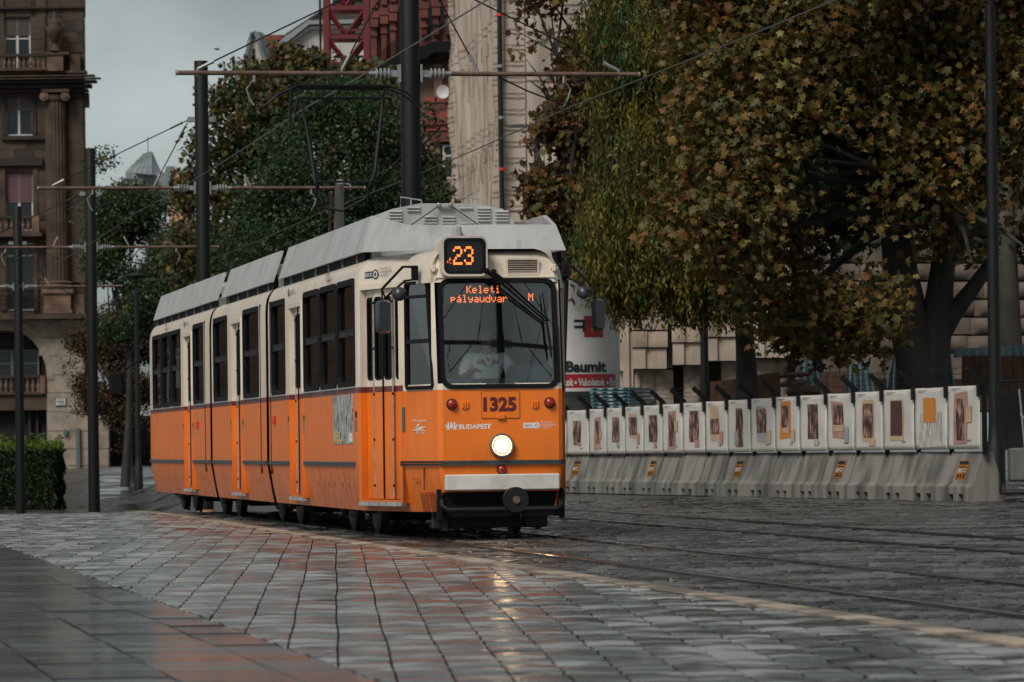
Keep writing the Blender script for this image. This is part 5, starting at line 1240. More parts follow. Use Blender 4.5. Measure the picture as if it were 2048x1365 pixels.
def tarp(tl, tr, br, bl, Y, label, folds=5, amp=.07):
    N, K = 28, 8; mb = MB()
    for j in range(K+1):
        for i in range(N+1):
            u, v = i/N, j/K
            x = (tl[0]*(1-u)+tr[0]*u)*(1-v)+(bl[0]*(1-u)+br[0]*u)*v; y = (tl[1]*(1-u)+tr[1]*u)*(1-v)+(bl[1]*(1-u)+br[1]*u)*v
            p = W(x, y, Y); w = math.sin(u*folds*2*PI+math.sin(v*3)*.9+folds)*amp*(.35+v*.8); mb.v.append((p.x+w*.3, p.y+w, p.z))
    mb.f = [(j*(N+1)+i, j*(N+1)+i+1, (j+1)*(N+1)+i+1, (j+1)*(N+1)+i) for j in range(K) for i in range(N)]; mb.m = [0]*len(mb.f)
    tag(mb.build('tarpaulin', TARP, smooth=60), label, 'tarpaulin', 'tarpaulins on the building site')
tarp((1695, 728), (1742, 722), (1752, 790), (1690, 790), 79, 'pale tarpaulin hanging just before the big tree trunk', 5)
tarp((1785, 712), (1800, 716), (1812, 775), (1772, 780), 79, 'narrow pale tarpaulin against the big tree trunk', 3)
tarp((1866, 715), (1902, 704), (1912, 785), (1860, 785), 78, 'pale tarpaulin with deep folds behind the nearest banners', 5)
tarp((1908, 698), (2012, 693), (2012, 714), (1906, 716), 77, 'pale tarpaulin strip lying along the top of a brown board', 6, .03)
tarp((2014, 692), (2060, 688), (2060, 712), (2014, 712), 77, 'pale tarpaulin end beyond the thick pole', 3, .03)
tarp((1595, 722), (1650, 716), (1655, 770), (1600, 772), 86, 'greyish tarpaulin in the gap under the plane leaves', 4)

# ================================================================ lamps, hedge, bird, leaves
def lamp(px, py0, py1, Y, r, head, label, arm=None):
    base = W(px, py1, Y); top = W(px-(py1-py0)*.0, py0, Y); zb = gz(Y, base.x); h = top.z-zb
    root = empty('street_lamp', (base.x, Y, zb), label=label, cat='street lamp')
    mb = MB(); mb.lathe([(r*1.6, -.3), (r*1.6, .8), (r*1.15, .9), (r, 1.2), (r*.85, h*.93), (r*.55, h*.935), (r*.55, h)], n=14); mb.build('post', DARKMETAL, root, smooth=35)
    if head == 'disc':
        mb = MB(); mb.lathe([(.05, h-.12), (.42, h-.02), (.46, h), (.44, h+.03), (.08, h+.08)], n=18); mb.build('luminaire', DARKMETAL, root, smooth=40)
        mb = MB(); mb.tube((0, 0, h), (0, 0, h+.5), .02, n=6); mb.build('finial', DARKMETAL, root)
    elif head == 'arm':
        L = arm; z = h-.30
        mb = MB(); mb.tube((0, 0, z), (L*.55, 0, z), .03, n=6); mb.build('bracket_arm', DARKMETAL, root)
        mb = MB(); mb.prism([(L*.35, .02), (L*.5, .055), (L*.95, .03), (L, 0), (L*.95, -.025), (L*.4, -.03)], (0, .22, 0), (0, -.11, z)); mb.build('luminaire', M('lamp_head_grey', (.05, .055, .06), .4), root)
    return root
lamp(1079, 229, 700, 108, .095, 'arm', 'black street lamp with flat head in front of the sheeted scaffold', -.75)
lamp(1411, 330, 900, 84, .085, 'none', 'black lamp post standing before the pale rusticated stone piers')
lamp(277, 552, 960, 150, .10, 'disc', 'slender black street lamp with a disc head behind the tram')
lamp(1990, -60, 860, 70.5, .105, 'arm', 'thick dark pole with a lamp arm beside the wire mesh fence', -.65)
def leafcards(n, fn, size, seed, nz=0.3):
    """n small leaves as quads: fn(rng) -> (n,3) centres"""
    rg = np.random.default_rng(seed); c = fn(rg); n = len(c)
    a = rg.normal(size=(n, 3)); a /= np.linalg.norm(a, axis=1)[:, None]; b = np.cross(a, rg.normal(size=(n, 3))); b /= np.linalg.norm(b, axis=1)[:, None]
    s = size*rg.uniform(.6, 1.3, n)[:, None]
    V = np.stack([c-a*s, c+b*s*.45, c+a*s, c-b*s*.45], 1)
    return V.reshape(-1, 3), np.arange(n*4)
HLEAF = leafmat('hedge_leaf', (.022, .040, .010), (.012, .024, .008), .2); HTOP = leafmat('hedge_young_leaf', (.12, .18, .02), (.06, .11, .018), .35); HCORE = M('hedge_twig_core', (.012, .015, .008), .9)
HY = 145.0; h0, h1 = W(-40, 1019, HY), W(108, 900, HY)
hedge = empty('hedge', (0, 0, 0), label='clipped green hedge with bright new shoots beside the smallest mast', cat='hedge')
mb = MB(); mb.bbox(h0.x, h1.x-.1, HY+.1, HY+3.3, h0.z-.3, h1.z-.12, .15); mb.build('twig_core', HCORE, hedge)
def hf(rg):
    n = 14000; f = rg.random(n); x = rg.uniform(h0.x-.05, h1.x+.02, n); z = rg.uniform(h0.z-.2, h1.z, n); y = rg.uniform(HY, HY+3.4, n)
    q = rg.integers(0, 3, n); y = np.where(q == 0, HY+np.abs(rg.normal(0, .07, n))-.06, y); z = np.where(q == 1, h1.z-np.abs(rg.normal(0, .05, n)), z); x = np.where(q == 2, h1.x-np.abs(rg.normal(0, .06, n)), x)
    x += .06*np.sin(z*9+y*3); return np.stack([x, y, z], 1)
v, f = leafcards(14000, hf, .06, 1); np_mesh('leaves', v, f, 4, None, [HLEAF], hedge, kind='stuff')
def ht(rg):
    n = 4200; x = rg.uniform(h0.x, h1.x, n); y = rg.uniform(HY, HY+3.3, n); z = h1.z-.04+np.abs(rg.normal(0, .16, n))*(.5+.9*np.abs(np.sin(x*4.1+y))); return np.stack([x, y, z], 1)
v, f = leafcards(4200, ht, .075, 2); np_mesh('young_leaves', v, f, 4, None, [HTOP], hedge, kind='stuff')
# small bird in the sky
p = W(434, 99, 160); mb = MB(); mb.add([p+Vector(q) for q in ((-.12, 0, 0), (-.03, .03, .02), (.07, 0, .005), (-.03, -.03, -.02))], [(0, 1, 2, 3)]); 
mb.lathe([(.01, -.12), (.04, -.05), (.03, .05), (.005, .12)], p, 6, 0, (1, 0, -.2)); mb.add([p, p+Vector((.10, .28, .07)), p+Vector((-.05, .25, .06))], [(0, 1, 2)]); mb.add([p, p+Vector((.10, -.28, -.04)), p+Vector((-.06, -.24, -.02))], [(0, 2, 1)])
tag(mb.build('bird', BLACK), 'tiny dark bird flying in the grey sky', 'bird')
# lost leaves on the street
FL = [leafmat('fallen_leaf_rust', (.24, .075, .02), (.17, .05, .02), .1), leafmat('fallen_leaf_ochre', (.30, .16, .04), (.2, .09, .03), .1)]
STAR = [(0, -.42), (.10, -.20), (.30, -.30), (.26, -.08), (.50, .08), (.27, .12), (.30, .34), (.12, .26), (0, .55), (-.12, .26), (-.30, .34), (-.27, .12), (-.50, .08), (-.26, -.08), (-.30, -.30), (-.10, -.20)]
me = None
for i in range(46):
    Y = rr.uniform(40, 70); X = rr.uniform(2.2, 26.82-.31*Y) if rr.random() < .8 else rr.uniform(-1, 4)
    if X < 8.6-.18*Y+.2: X = 9+.6-.18*Y
    s = rr.uniform(.05, .085); o = MB()
    o.add([(a*s, b*s, .008+.012*abs(a)*rr.random()) for a, b in STAR], [tuple(range(16))])
    q = o.build('fallen_leaf', FL[i % 2], loc=(X, Y, gz(Y, X)+.004)); q.rotation_euler = (0, 0, rr.random()*6); tag(q, 'brown fallen leaf lying on the wet street setts', 'leaf', 'fallen leaves on the street')
# ================================================================ buildings
def fbox(mb, x0, y0, x1, y1, Y, dep=.5, m=0, proud=0.0):
    """a block whose front face fills the given part of the photograph at distance Y - proud"""
    Yf = Y-proud; a, b = W(x0, y1, Yf), W(x1, y0, Yf)
    return mb.box(a.x, b.x, Yf, Yf+dep, a.z, b.z, m)
def fpoly(mb, pts, Y, dep=.5, m=0, proud=0.0):
    q = [W(x, y, Y-proud) for x, y in pts]; n = len(q); D_ = Vector((0, dep, 0))
    A = sum(q[i].x*q[(i+1) % n].z-q[(i+1) % n].x*q[i].z for i in range(n))
    if A < 0: q = q[::-1]
    return mb.add(q+[p+D_ for p in q], [tuple(range(n)), tuple(range(2*n-1, n-1, -1))]+[(i, n+i, n+(i+1) % n, (i+1) % n) for i in range(n)], m)
def part(name, mat, par, *boxes, Y=None, dep=.5, proud=0.0):
    mb = MB()
    for b in boxes: fbox(mb, *b, Y, dep, 0, proud)
    return mb.build(name, mat, par)
DIMBROWN = M('dimmed_brown_stone', (.075, .046, .028), .85, var=.55, vscale=.9, bump=.3, bscale=3, detail=7)  # corner house stones: vignette darkness put into the brown and dark colours
DIMDARK = M('dimmed_dark_stone', (.034, .024, .018), .85, var=.5, vscale=1.2, bump=.3, bscale=3)
WORNL = M('worn_pale_stone', (.17, .10, .065), .85, var=.5, vscale=1.2, bump=.3, bscale=3)
TRAV = M('travertine_block', (.28, .23, .18), .8, var=.45, vscale=1.4, bump=.4, bscale=2.5, detail=8, lo=.3, hi=.6)
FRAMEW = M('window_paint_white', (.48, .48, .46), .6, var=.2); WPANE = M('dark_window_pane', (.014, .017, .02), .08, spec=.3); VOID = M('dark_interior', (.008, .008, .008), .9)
SHUT = M('plum_roller_shutter', (.12, .055, .065), .6, var=.2); SHUTD = M('brown_roller_shutter', (.06, .045, .035), .6, var=.2)
def window_(par, x0, y0, x1, y1, Y, frame=FRAMEW, fw=3, mull=True, trans=None, shutter=None, smat=None, proud=-.22, glassmat=None):
    """window set back in its opening: frame > pane, mullion, shutter"""
    mb = MB(); fbox(mb, x0, y0, x0+fw, y1, Y, .12, 0, proud); fbox(mb, x1-fw, y0, x1, y1, Y, .12, 0, proud); fbox(mb, x0+fw, y0, x1-fw, y0+fw, Y, .12, 0, proud); fbox(mb, x0+fw, y1-fw, x1-fw, y1, Y, .12, 0, proud)
    if mull: c = (x0+x1)/2; fbox(mb, c-fw*.6, y0+fw, c+fw*.6, y1-fw, Y, .11, 0, proud-.004)
    if trans: fbox(mb, x0+fw, trans-fw*.5, x1-fw, trans+fw*.5, Y, .115, 0, proud+.006)
    w = mb.build('window', frame, par)
    part('pane', glassmat or WPANE, w, (x0+fw*.5, y0+fw*.5, x1-fw*.5, y1-fw*.5), Y=Y, dep=.05, proud=proud-.05)
    if shutter: 
        mb = MB(); n = max(4, int((shutter-y0)/5))
        for i in range(n):
            a, b = y0+(shutter-y0)*i/n, y0+(shutter-y0)*(i+1)/n; fbox(mb, x0+fw*.6, a, x1-fw*.6, b-.4, Y, .03, 0, proud+.012+.006*(i % 2))
        mb.build('shutter', smat or SHUT, w)
    return w
# ---- ornate corner house
YB = 250.0
hb = empty('corner_house', tuple(W(60, 965, YB)), label='dark ornate corner house with fluted column, balconies and arched loggia', cat='building')
hb.location = (0, 0, 0)
# wall built round its openings
OPEN = [(8, 34, 62, 150), (10, 196, 66, 272), (10, 344, 67, 462), (10, 486, 71, 622), (-60, 666, 92, 786), (-60, 822, 95, 966)]
def wall_around(par, name, mat, X0, Y0, X1, Y1, holes, Y, dep):
    xs_ = sorted(set([X0, X1]+[v for h in holes for v in (h[0], h[2])])); ys_ = sorted(set([Y0, Y1]+[v for h in holes for v in (h[1], h[3])])); mb = MB()
    for xa, xb in zip(xs_, xs_[1:]):
        for ya, yb in zip(ys_, ys_[1:]):
            cx_, cy_ = (xa+xb)/2, (ya+yb)/2
            if X0 <= cx_ <= X1 and not any(h[0] < cx_ < h[2] and h[1] < cy_ < h[3] for h in holes): fbox(mb, xa, ya, xb, yb, Y, dep)
    return mb.build(name, mat, par)
wall_around(hb, 'wall', DIMBROWN, -60, -80, 168, 640, OPEN, YB, .6)
mb = MB(); a_ = W(-60, 985, YB+1); b_ = W(167, -80, YB+1)
mb.add([(x, y, z) for z in (a_.z, b_.z) for x, y in ((a_.x, YB+1), (b_.x, YB+1), (b_.x-1.6, YB+15), (a_.x, YB+15))], [(0, 1, 5, 4), (1, 2, 6, 5), (2, 3, 7, 6), (3, 0, 4, 7), (4, 5, 6, 7)]); mb.build('rear_block', DIMDARK, hb)
part('long_facade', DIMBROWN, hb, (-1500, -80, -61, 985), Y=YB, dep=14, proud=0)
# ashlar courses of the upper storeys as separate stones
r4 = random.Random(21)
for (xa, xb, ya, yb) in ((62, 90, 34, 108), (66, 92, 270, 300), (-10, 92, 282, 300), (-10, 92, 300, 318), (-10, 92, 318, 336), (68, 92, 344, 440), (72, 86, 500, 560), (140, 166, 205, 560), (125, 166, 20, 105), (62, 92, 196, 268)):
    y = ya
    while y < yb-4:
        h_ = min(22 if xb-xa > 30 or xb-xa < 30 else 18, yb-y); x = xa
        while x < xb-3:
            w_ = min(r4.choice((24, 30, 38)), xb-x)
            if xb-(x+w_) < 10: w_ = xb-x
            mb = MB(); fbox(mb, x+.25, y+.25, x+w_-.25, y+h_-.25, YB, .3, 0, .03+r4.random()*.05); mb.build('ashlar_stone', r4.choice((DIMBROWN, DIMBROWN, DIMDARK, DIMBROWN)), hb); x += w_
        y += h_
window_(hb, 8, 34, 62, 150, YB, trans=78, shutter=72, smat=SHUTD); window_(hb, 10, 196, 66, 272, YB, shutter=222, smat=SHUTD); window_(hb, 10, 344, 67, 462, YB, shutter=406, smat=SHUT); window_(hb, 10, 486, 71, 622, YB, trans=512)
for y0, y1, x0, x1 in ((272, 280, 2, 92), (316, 332, -10, 85), (470, 480, -8, 80)):
    part('sill_course', DIMDARK, hb, (x0, y0, x1, y1), Y=YB, dep=.5, proud=.30)
for x in (4, 66): part('window_surround', DIMDARK, hb, (x, 192, x+6, 272), Y=YB, dep=.3, proud=.12)
for x in (3, 68): part('window_surround', DIMBROWN, hb, (x, 338, x+7, 462), Y=YB, dep=.3, proud=.12); part('window_surround', DIMBROWN, hb, (x, 484, x+7, 622), Y=YB, dep=.3, proud=.12)
# cornice with stepped mouldings
for (x1, y0, y1, pr) in ((172, 141, 149, .7), (188, 149, 155, 1.1), (200, 155, 160, 1.5), (192, 160, 168, 1.2), (182, 168, 178, .8), (175, 178, 186, .5)):
    mb = MB(); fbox(mb, -60, y0, x1, y1, YB, .9, 0, pr); mb.build('cornice_moulding', DIMDARK if y0 > 158 else DIMBROWN, hb)
part('corner_console', DIMDARK, hb, (168, 186, 177, 215), Y=YB, dep=.6, proud=.2)
part('attic_band', DIMDARK, hb, (-60, 12, 168, 19), Y=YB, dep=.6, proud=.25)
# balustrades
BALP = [(0, 0), (.55, 0), (.55, .08), (.3, .14), (.62, .34), (.5, .5), (.24, .7), (.4, .84), (.5, .92), (.5, 1)]
def baluster_row(par, x0, x1, y0, y1, n, Y, proud, mat=WORNL):
    for i in range(n):
        x = x0+(x1-x0)*(i+.5)/n; a, b = W(x, y1, Y-proud), W(x, y0, Y-proud); h = b.z-a.z; r = abs(x1-x0)/n*.42*Y/FPX
        mb = MB(); mb.lathe([(max(.01, q*r*1.5), t*h) for q, t in BALP], a+Vector((0, .12, 0)), 8); mb.build('baluster', mat, par, smooth=40)
    part('balustrade_rail', DIMDARK if mat is WORNL else mat, par, (x0-3, y0-7, x1+3, y0), Y=Y, dep=.34, proud=proud+.05); part('balustrade_base', DIMBROWN, par, (x0-3, y1, x1+3, y1+6), Y=Y, dep=.34, proud=proud+.05)
baluster_row(hb, -6, 92, 114, 136, 10, YB, 1.0); baluster_row(hb, -4, 62, 438, 462, 6, YB, .9); baluster_row(hb, -4, 82, 757, 784, 8, YB, .35)
part('balcony_slab', DIMBROWN, hb, (-20, 466, 84, 474), Y=YB, dep=1.2, proud=1.0); part('balcony_pedestal', WORNL, hb, (64, 432, 78, 466), Y=YB, dep=.4, proud=1.0); part('balcony_pedestal', WORNL, hb, (80, 752, 90, 788), Y=YB, dep=.4, proud=.42)
part('urn_pedestal', WORNL, hb, (94, 108, 126, 142), Y=YB, dep=.8, proud=1.0); part('pedestal_cap', DIMBROWN, hb, (91, 104, 138, 110), Y=YB, dep=.9, proud=1.1); part('side_pedestal', DIMBROWN, hb, (140, 110, 160, 146), Y=YB, dep=.8, proud=.6)
a = W(110, 104, YB-.9); s_ = YB/FPX
mb = MB(); mb.lathe([(10*s_, 0), (12*s_, 2*s_), (7*s_, 8*s_), (4*s_, 16*s_), (9*s_, 24*s_), (15*s_, 36*s_), (17*s_, 46*s_), (12*s_, 54*s_), (13*s_, 58*s_), (7*s_, 64*s_), (4*s_, 70*s_), (5*s_, 74*s_), (1*s_, 80*s_)], a, 14); mb.build('urn', DIMBROWN, hb, smooth=50)
for s in (-1, 1): mb = MB(); mb.path([a+Vector((s*12*s_, 0, 40*s_)), a+Vector((s*19*s_, 0, 50*s_)), a+Vector((s*16*s_, 0, 58*s_)), a+Vector((s*11*s_, 0, 54*s_))], 2.2*s_, 6); mb.build('urn_handle', DIMBROWN, hb)
# fluted engaged column with ionic capital and base
cb, ct = W(116, 565, YB-.5), W(111, 206, YB-.5); Hc = ct.z-cb.z
mb = MB(); N = 40
for t in (0, .5, 1):
    for i in range(N): r = (23-2.2*t)*s_*(1-.075*(i % 2)); an = 2*PI*i/N; mb.v.append((cb.x+(ct.x-cb.x)*t+r*math.cos(an), cb.y+r*math.sin(an), cb.z+Hc*t))
mb.f = [(k*N+i, k*N+(i+1) % N, (k+1)*N+(i+1) % N, (k+1)*N+i) for k in range(2) for i in range(N)]; mb.m = [0]*len(mb.f); col_ = mb.build('column_shaft', DIMBROWN, hb)
part('capital_abacus', DIMBROWN, hb, (84, 178, 138, 185), Y=YB, dep=1.3, proud=1.3)
for px in (88, 130):
    c = W(px, 193, YB-1.25); mb = MB(); mb.lathe([(9*s_, 0), (9*s_, .5)], c, 16, 0, (0, 1, 0)); mb.lathe([(6*s_, -.04), (6*s_, .0)], c, 14, 0, (0, 1, 0)); mb.lathe([(3*s_, -.09), (3*s_, .0)], c, 12, 0, (0, 1, 0)); mb.build('capital_volute', WORNL, hb)
mb = MB(); mb.lathe([(20*s_, 0), (24*s_, 5*s_), (26*s_, 14*s_)], W(110, 206, YB-.5), 16); mb.build('capital_echinus', DIMBROWN, hb)
mb = MB(); mb.lathe([(32*s_, 0), (32*s_, 3*s_), (28*s_, 5*s_), (27*s_, 8*s_), (30*s_, 11*s_), (24*s_, 14*s_)], W(116, 577, YB-.5), 20); mb.build('column_base', WORNL, hb, smooth=40)
part('column_pedestal', WORNL, hb, (88, 586, 141, 627), Y=YB, dep=1.8, proud=1.3); part('pedestal_cap', WORNL, hb, (84, 578, 146, 587), Y=YB, dep=1.9, proud=1.45); part('pedestal_foot', WORNL, hb, (86, 619, 144, 628), Y=YB, dep=1.9, proud=1.45)
part('corner_pilaster', DIMBROWN, hb, (142, 200, 166, 565), Y=YB, dep=.4, proud=.25); part('corner_pedestal', WORNL, hb, (146, 590, 168, 628), Y=YB, dep=.6, proud=.8); part('corner_seam', WORNL, hb, (139, 240, 141, 560), Y=YB, dep=.3, proud=.2)
part('storey_ledge', DIMBROWN, hb, (-60, 628, 174, 640), Y=YB, dep=2.5, proud=1.6); part('storey_ledge', WORNL, hb, (192, 626, 198, 636), Y=YB, dep=.6, proud=.2)
# iron balcony rail
mb = MB(); 
for i in range(22): x = -4+i*4; p = W(x, 624, YB-1.1); q = W(x, 580, YB-1.1); mb.tube(p, q, .02, n=4)
for y in (580, 622, 600): mb.tube(W(-10, y, YB-1.1), W(86, y, YB-1.1), .03, n=4)
for i in range(5): c = W(6+i*18, 601, YB-1.12); mb.path([c+Vector((.22*math.cos(a_), 0, .3*math.sin(a_))) for a_ in [k*PI/5 for k in range(11)]], .03, 4)
mb.build('iron_balcony_rail', DARKMETAL, hb)
# ground storey in travertine blocks, arch, loggia
def arch_y(x): u = (x-20)/74.0; return 660+ (1-math.sqrt(max(0, 1-u*u)))*98 if abs(u) < 1 else 786
rows_t = [640, 676, 712, 750, 786, 824, 862, 898, 932, 966]
for j, (ya, yb) in enumerate(zip(rows_t, rows_t[1:])):
    x = 94.0 if ya >= 700 else (60 if ya < 660 else 78); end = 217 if ya >= 820 else 168
    x -= 0
    while x < end-2:
        w_ = min(r4.choice((34, 44, 56)), end-x)
        if end-(x+w_) < 14: w_ = end-x
        mb = MB(); fbox(mb, x+.3, ya+.3, x+w_-.3, yb-.3, YB, .9, 0, .25+r4.random()*.04); mb.build('travertine_block', TRAV, hb); x += w_
part('loggia_spandrel', TRAV, hb, (-60, 640, 60, 662), Y=YB, dep=.7, proud=.2)
for i in range(12):
    a0 = PI*i/24; a1 = PI*(i+1)/24; mb = MB()
    fpoly(mb, [(20+74*math.cos(a0), 760-98*math.sin(a0)), (20+74*math.cos(a1), 760-98*math.sin(a1)), (20+88*math.cos(a1), 760-120*math.sin(a1)), (20+88*math.cos(a0), 760-120*math.sin(a0))], YB, .7, 0, .3); mb.build('arch_stone', TRAV, hb)
part('loggia_back', VOID, hb, (-60, 650, 95, 790), Y=YB, dep=.2, proud=-.9); window_(hb, -30, 700, 78, 755, YB, trans=728, proud=-.7, frame=M('loggia_frame', (.12, .12, .115), .6)); part('loggia_floor', DIMBROWN, hb, (-60, 787, 94, 822), Y=YB, dep=.8, proud=.2)
part('shop_void', VOID, hb, (-60, 820, 96, 968), Y=YB, dep=.2, proud=-.7); part('shop_frame', DIMDARK, hb, (58, 822, 61, 966), (74, 822, 76, 966), (-60, 872, 95, 876), Y=YB, dep=.2, proud=-.35)
sg = part('street_sign', FRAMEW, hb, (112, 797, 131, 811), Y=YB, dep=.05, proud=.38); part('sign_border', NOTB, sg, (111, 796, 132, 812), Y=YB, dep=.04, proud=.36)
part('sign_print', DIMDARK, sg, (117, 799.3, 128, 800.6), (114, 803, 129, 805.4), (118, 808, 128, 809.2), Y=YB, dep=.04, proud=.39)
part('drain_pipe', M('zinc_pipe', (.10, .12, .125), .5, .3), hb, (153, 856, 159, 966), Y=YB, dep=.2, proud=.55); part('wall_lamp', M('blue_lamp', (.04, .10, .12), .5), hb, (127, 860, 135, 870), Y=YB, dep=.2, proud=.5)
# lower wing behind the small tree
wg = empty('street_wing', label='dark street wing with a brown shopfront behind the small reddish tree', cat='building'); wg.location = (0, 0, 0)
mb = MB(); fbox(mb, 200, 830, 420, 985, 268, 6); mb.build('wall', DIMDARK, wg)
part('shop_plinth', M('rust_brown_plinth', (.20, .09, .03), .6, var=.5), wg, (222, 942, 300, 962), Y=268, dep=.4, proud=.2); part('shop_pane', WPANE, wg, (225, 880, 262, 940), (268, 880, 300, 940), Y=268, dep=.2, proud=.05); part('pale_step', TRAV, wg, (222, 958, 262, 965), Y=268, dep=.4, proud=.4)
# kerb and far pavement
mb = MB()
a, b = W(-100, 968, 246), W(420, 962, 246); mb.box(a.x, b.x, 238, 252, -1.1, -.92); tag(mb.build('far_pavement', M('wet_far_pavement', (.08, .08, .078), .4, var=.4)), kind='structure')

# ---- metal-roofed tower and little gable far away
YF = 330.0; ZINC = M('weathered_zinc', (.24, .27, .28), .5, var=.45, vscale=.6, bump=.1); APR = M('apricot_render', (.52, .30, .17), .8, var=.2)
tw = empty('roof_tower', label='far grey metal roof tower with a blunt tip between the trees', cat='building'); tw.location = (0, 0, 0)
def P3(px, py, dY=0): return W(px, py, YF+dY)
apx = [P3(285, 309, 4), P3(303, 303, 4), P3(304, 303, 6), P3(288, 309, 6)]
q0, q1, q2, q3 = P3(250, 345), P3(304, 350, -3), P3(326, 352, 2), P3(270, 345, 6)
mb = MB(); mb.add([q0, q1, q2, q3]+apx, [(0, 1, 5, 4), (1, 2, 6, 5), (2, 3, 7, 6), (3, 0, 4, 7), (4, 5, 6, 7)]); mb.build('metal_roof', ZINC, tw)
for t in (.2, .4, .6, .8):
    a = q0.lerp(q1, t); b = apx[0].lerp(apx[1], t); mb = MB(); mb.tube(a+Vector((0, -.05, 0)), b+Vector((0, -.05, 0)), .05, n=4); mb.build('roof_seam', ZINC, tw)
for t in (.33, .66):
    mb = MB(); mb.tube(q0.lerp(apx[0], t)+Vector((0, -.06, 0)), q1.lerp(apx[1], t)+Vector((0, -.06, 0)), .05, n=4); mb.build('roof_seam', ZINC, tw)
part('tower_wall', ZINC, tw, (252, 345, 326, 420), Y=YF, dep=4, proud=1)
mb = MB(); mb.lathe([(.03, 0), (.03, 1.2)], P3(296, 305, 4), 5); mb.build('finial', DARKMETAL, tw)
gb = empty('gable_house', label='small apricot gable house with a grey roof beside the metal tower', cat='building'); gb.location = (0, 0, 0)
mb = MB(); fpoly(mb, [(338, 470), (338, 362), (349, 335), (352, 335), (374, 388), (376, 470)], 318, 8); mb.build('gable_wall', APR, gb)
mb = MB(); fpoly(mb, [(320, 372), (333, 333), (350, 333), (338, 366), (326, 392)], 318, .3, 0, .3); mb.build('roof_slope', ZINC, gb)
mb = MB(); fpoly(mb, [(348, 333), (352, 333), (377, 392), (373, 394)], 318, .4, 0, .6); mb.build('verge_board', M('verge_cream', (.5, .4, .28), .6), gb)

# ---- beige curved gable with grey parapet
BEI = M('beige_render', (.50, .46, .38), .85, var=.2, vscale=.8); BRK = M('brick_trim', (.26, .12, .06), .8, var=.4); REDT = M('red_roof_tile', (.24, .045, .03), .7, var=.4, vscale=2)
bg = empty('curved_gable_house', label='beige house with curved gable and blue grey parapet left of the red crane', cat='building'); bg.location = (0, 0, 0)
YG = 285.0
gab = [(483, 300), (485, 170), (492, 128), (499, 84), (504, 68), (509, 66), (514, 76), (520, 100), (527, 124), (530, 170), (531, 300)]
mb = MB(); fpoly(mb, gab, YG, 1.2); mb.build('gable_wall', BEI, bg)
edge = [(483, 172), (491, 128), (498, 84), (503, 66), (509, 64), (516, 76), (522, 100), (529, 124)]
mb = MB(); e1 = [W(x, y, YG-.25) for x, y in edge[2:]]; e2 = [W(x+16, y+1, YG+1.5) for x, y in edge[2:]]; n = len(e1)
mb.add(e1+e2, [(i, i+1, n+i+1, n+i) for i in range(n-1)]); 
mb.add([W(529, 124, YG-.25), W(545, 125, YG+1.5), W(546, 170, YG+1.5), W(530, 170, YG-.25)], [(0, 1, 2, 3)]); mb.build('parapet', ZINC, bg)
mb = MB(); mb.path([W(x, y, YG-.28) for x, y in edge], .14, 5); mb.build('gable_coping', ZINC, bg)
for (x0, y0, x1, y1) in ((505, 98, 510, 126), (497, 138, 504, 190), (512, 128, 519, 190)): part('window', WPANE, bg, (x0, y0, x1, y1), Y=YG, dep=.3, proud=.04)
for (x0, y0, x1, y1) in ((506, 130, 510, 150), (521, 124, 524, 190), (491, 143, 494, 190)): part('brick_strip', BRK, bg, (x0, y0, x1, y1), Y=YG, dep=.3, proud=.08)
mb = MB(); fpoly(mb, [(523, 70), (566, 70), (575, 120), (535, 130)], YG, .5, 0, -4); mb.build('red_roof', REDT, bg)
mb = MB(); fpoly(mb, [(553, 70), (566, 70), (566, 80), (553, 80)], YG, 1, 0, -3.6); mb.build('chimney', REDT, bg)
mb = MB(); fbox(mb, 483, 180, 640, 900, YG, 8, 0, -3); mb.build('rear_wall', BEI, bg)
# ---- white house with dark slanted eaves
WHT = M('white_render', (.52, .51, .48), .85, var=.15, vscale=.8); EAV = M('grey_eave', (.22, .25, .26), .6); TILE = M('dark_roof_tile', (.055, .04, .035), .7, var=.4)
wh = empty('white_house', label='white rendered house under a dark tiled roof behind the red crane', cat='building'); wh.location = (0, 0, 0)
YW = 245.0
mb = MB(); fpoly(mb, [(556, 420), (556, 92), (617, 52), (760, 46), (760, 420)], YW, 10); mb.build('wall', WHT, wh)
mb = MB(); fpoly(mb, [(555, 88), (567, 76), (617, 41), (762, 38), (762, 46), (619, 49), (557, 97)], YW, 1, 0, .6); mb.build('eave', EAV, wh)
mb = MB(); fpoly(mb, [(556, 97), (619, 53), (762, 50), (762, 55), (621, 58), (558, 103)], YW, .8, 0, .35); mb.build('cornice', WHT, wh)
mb = MB(); fpoly(mb, [(563, 74), (640, 22), (720, -30), (790, -30), (790, 40), (617, 42)], YW, .6, 0, .3); mb.build('roof', TILE, wh)
for i in range(22):
    x = 566+i*7.1; y = 70-i*4.75; mb = MB(); fbox(mb, x, y, x+5, y+5, YW, .4, 0, .4); mb.build('ridge_tile', TILE, wh)
for (x0, y0, x1, y1) in ((612, 84, 627, 112), (662, 60, 669, 100), (674, 60, 681, 100), (688, 40, 699, 72), (668, 110, 680, 150)): window_(wh, x0, y0, x1, y1, YW, fw=2, proud=.03)
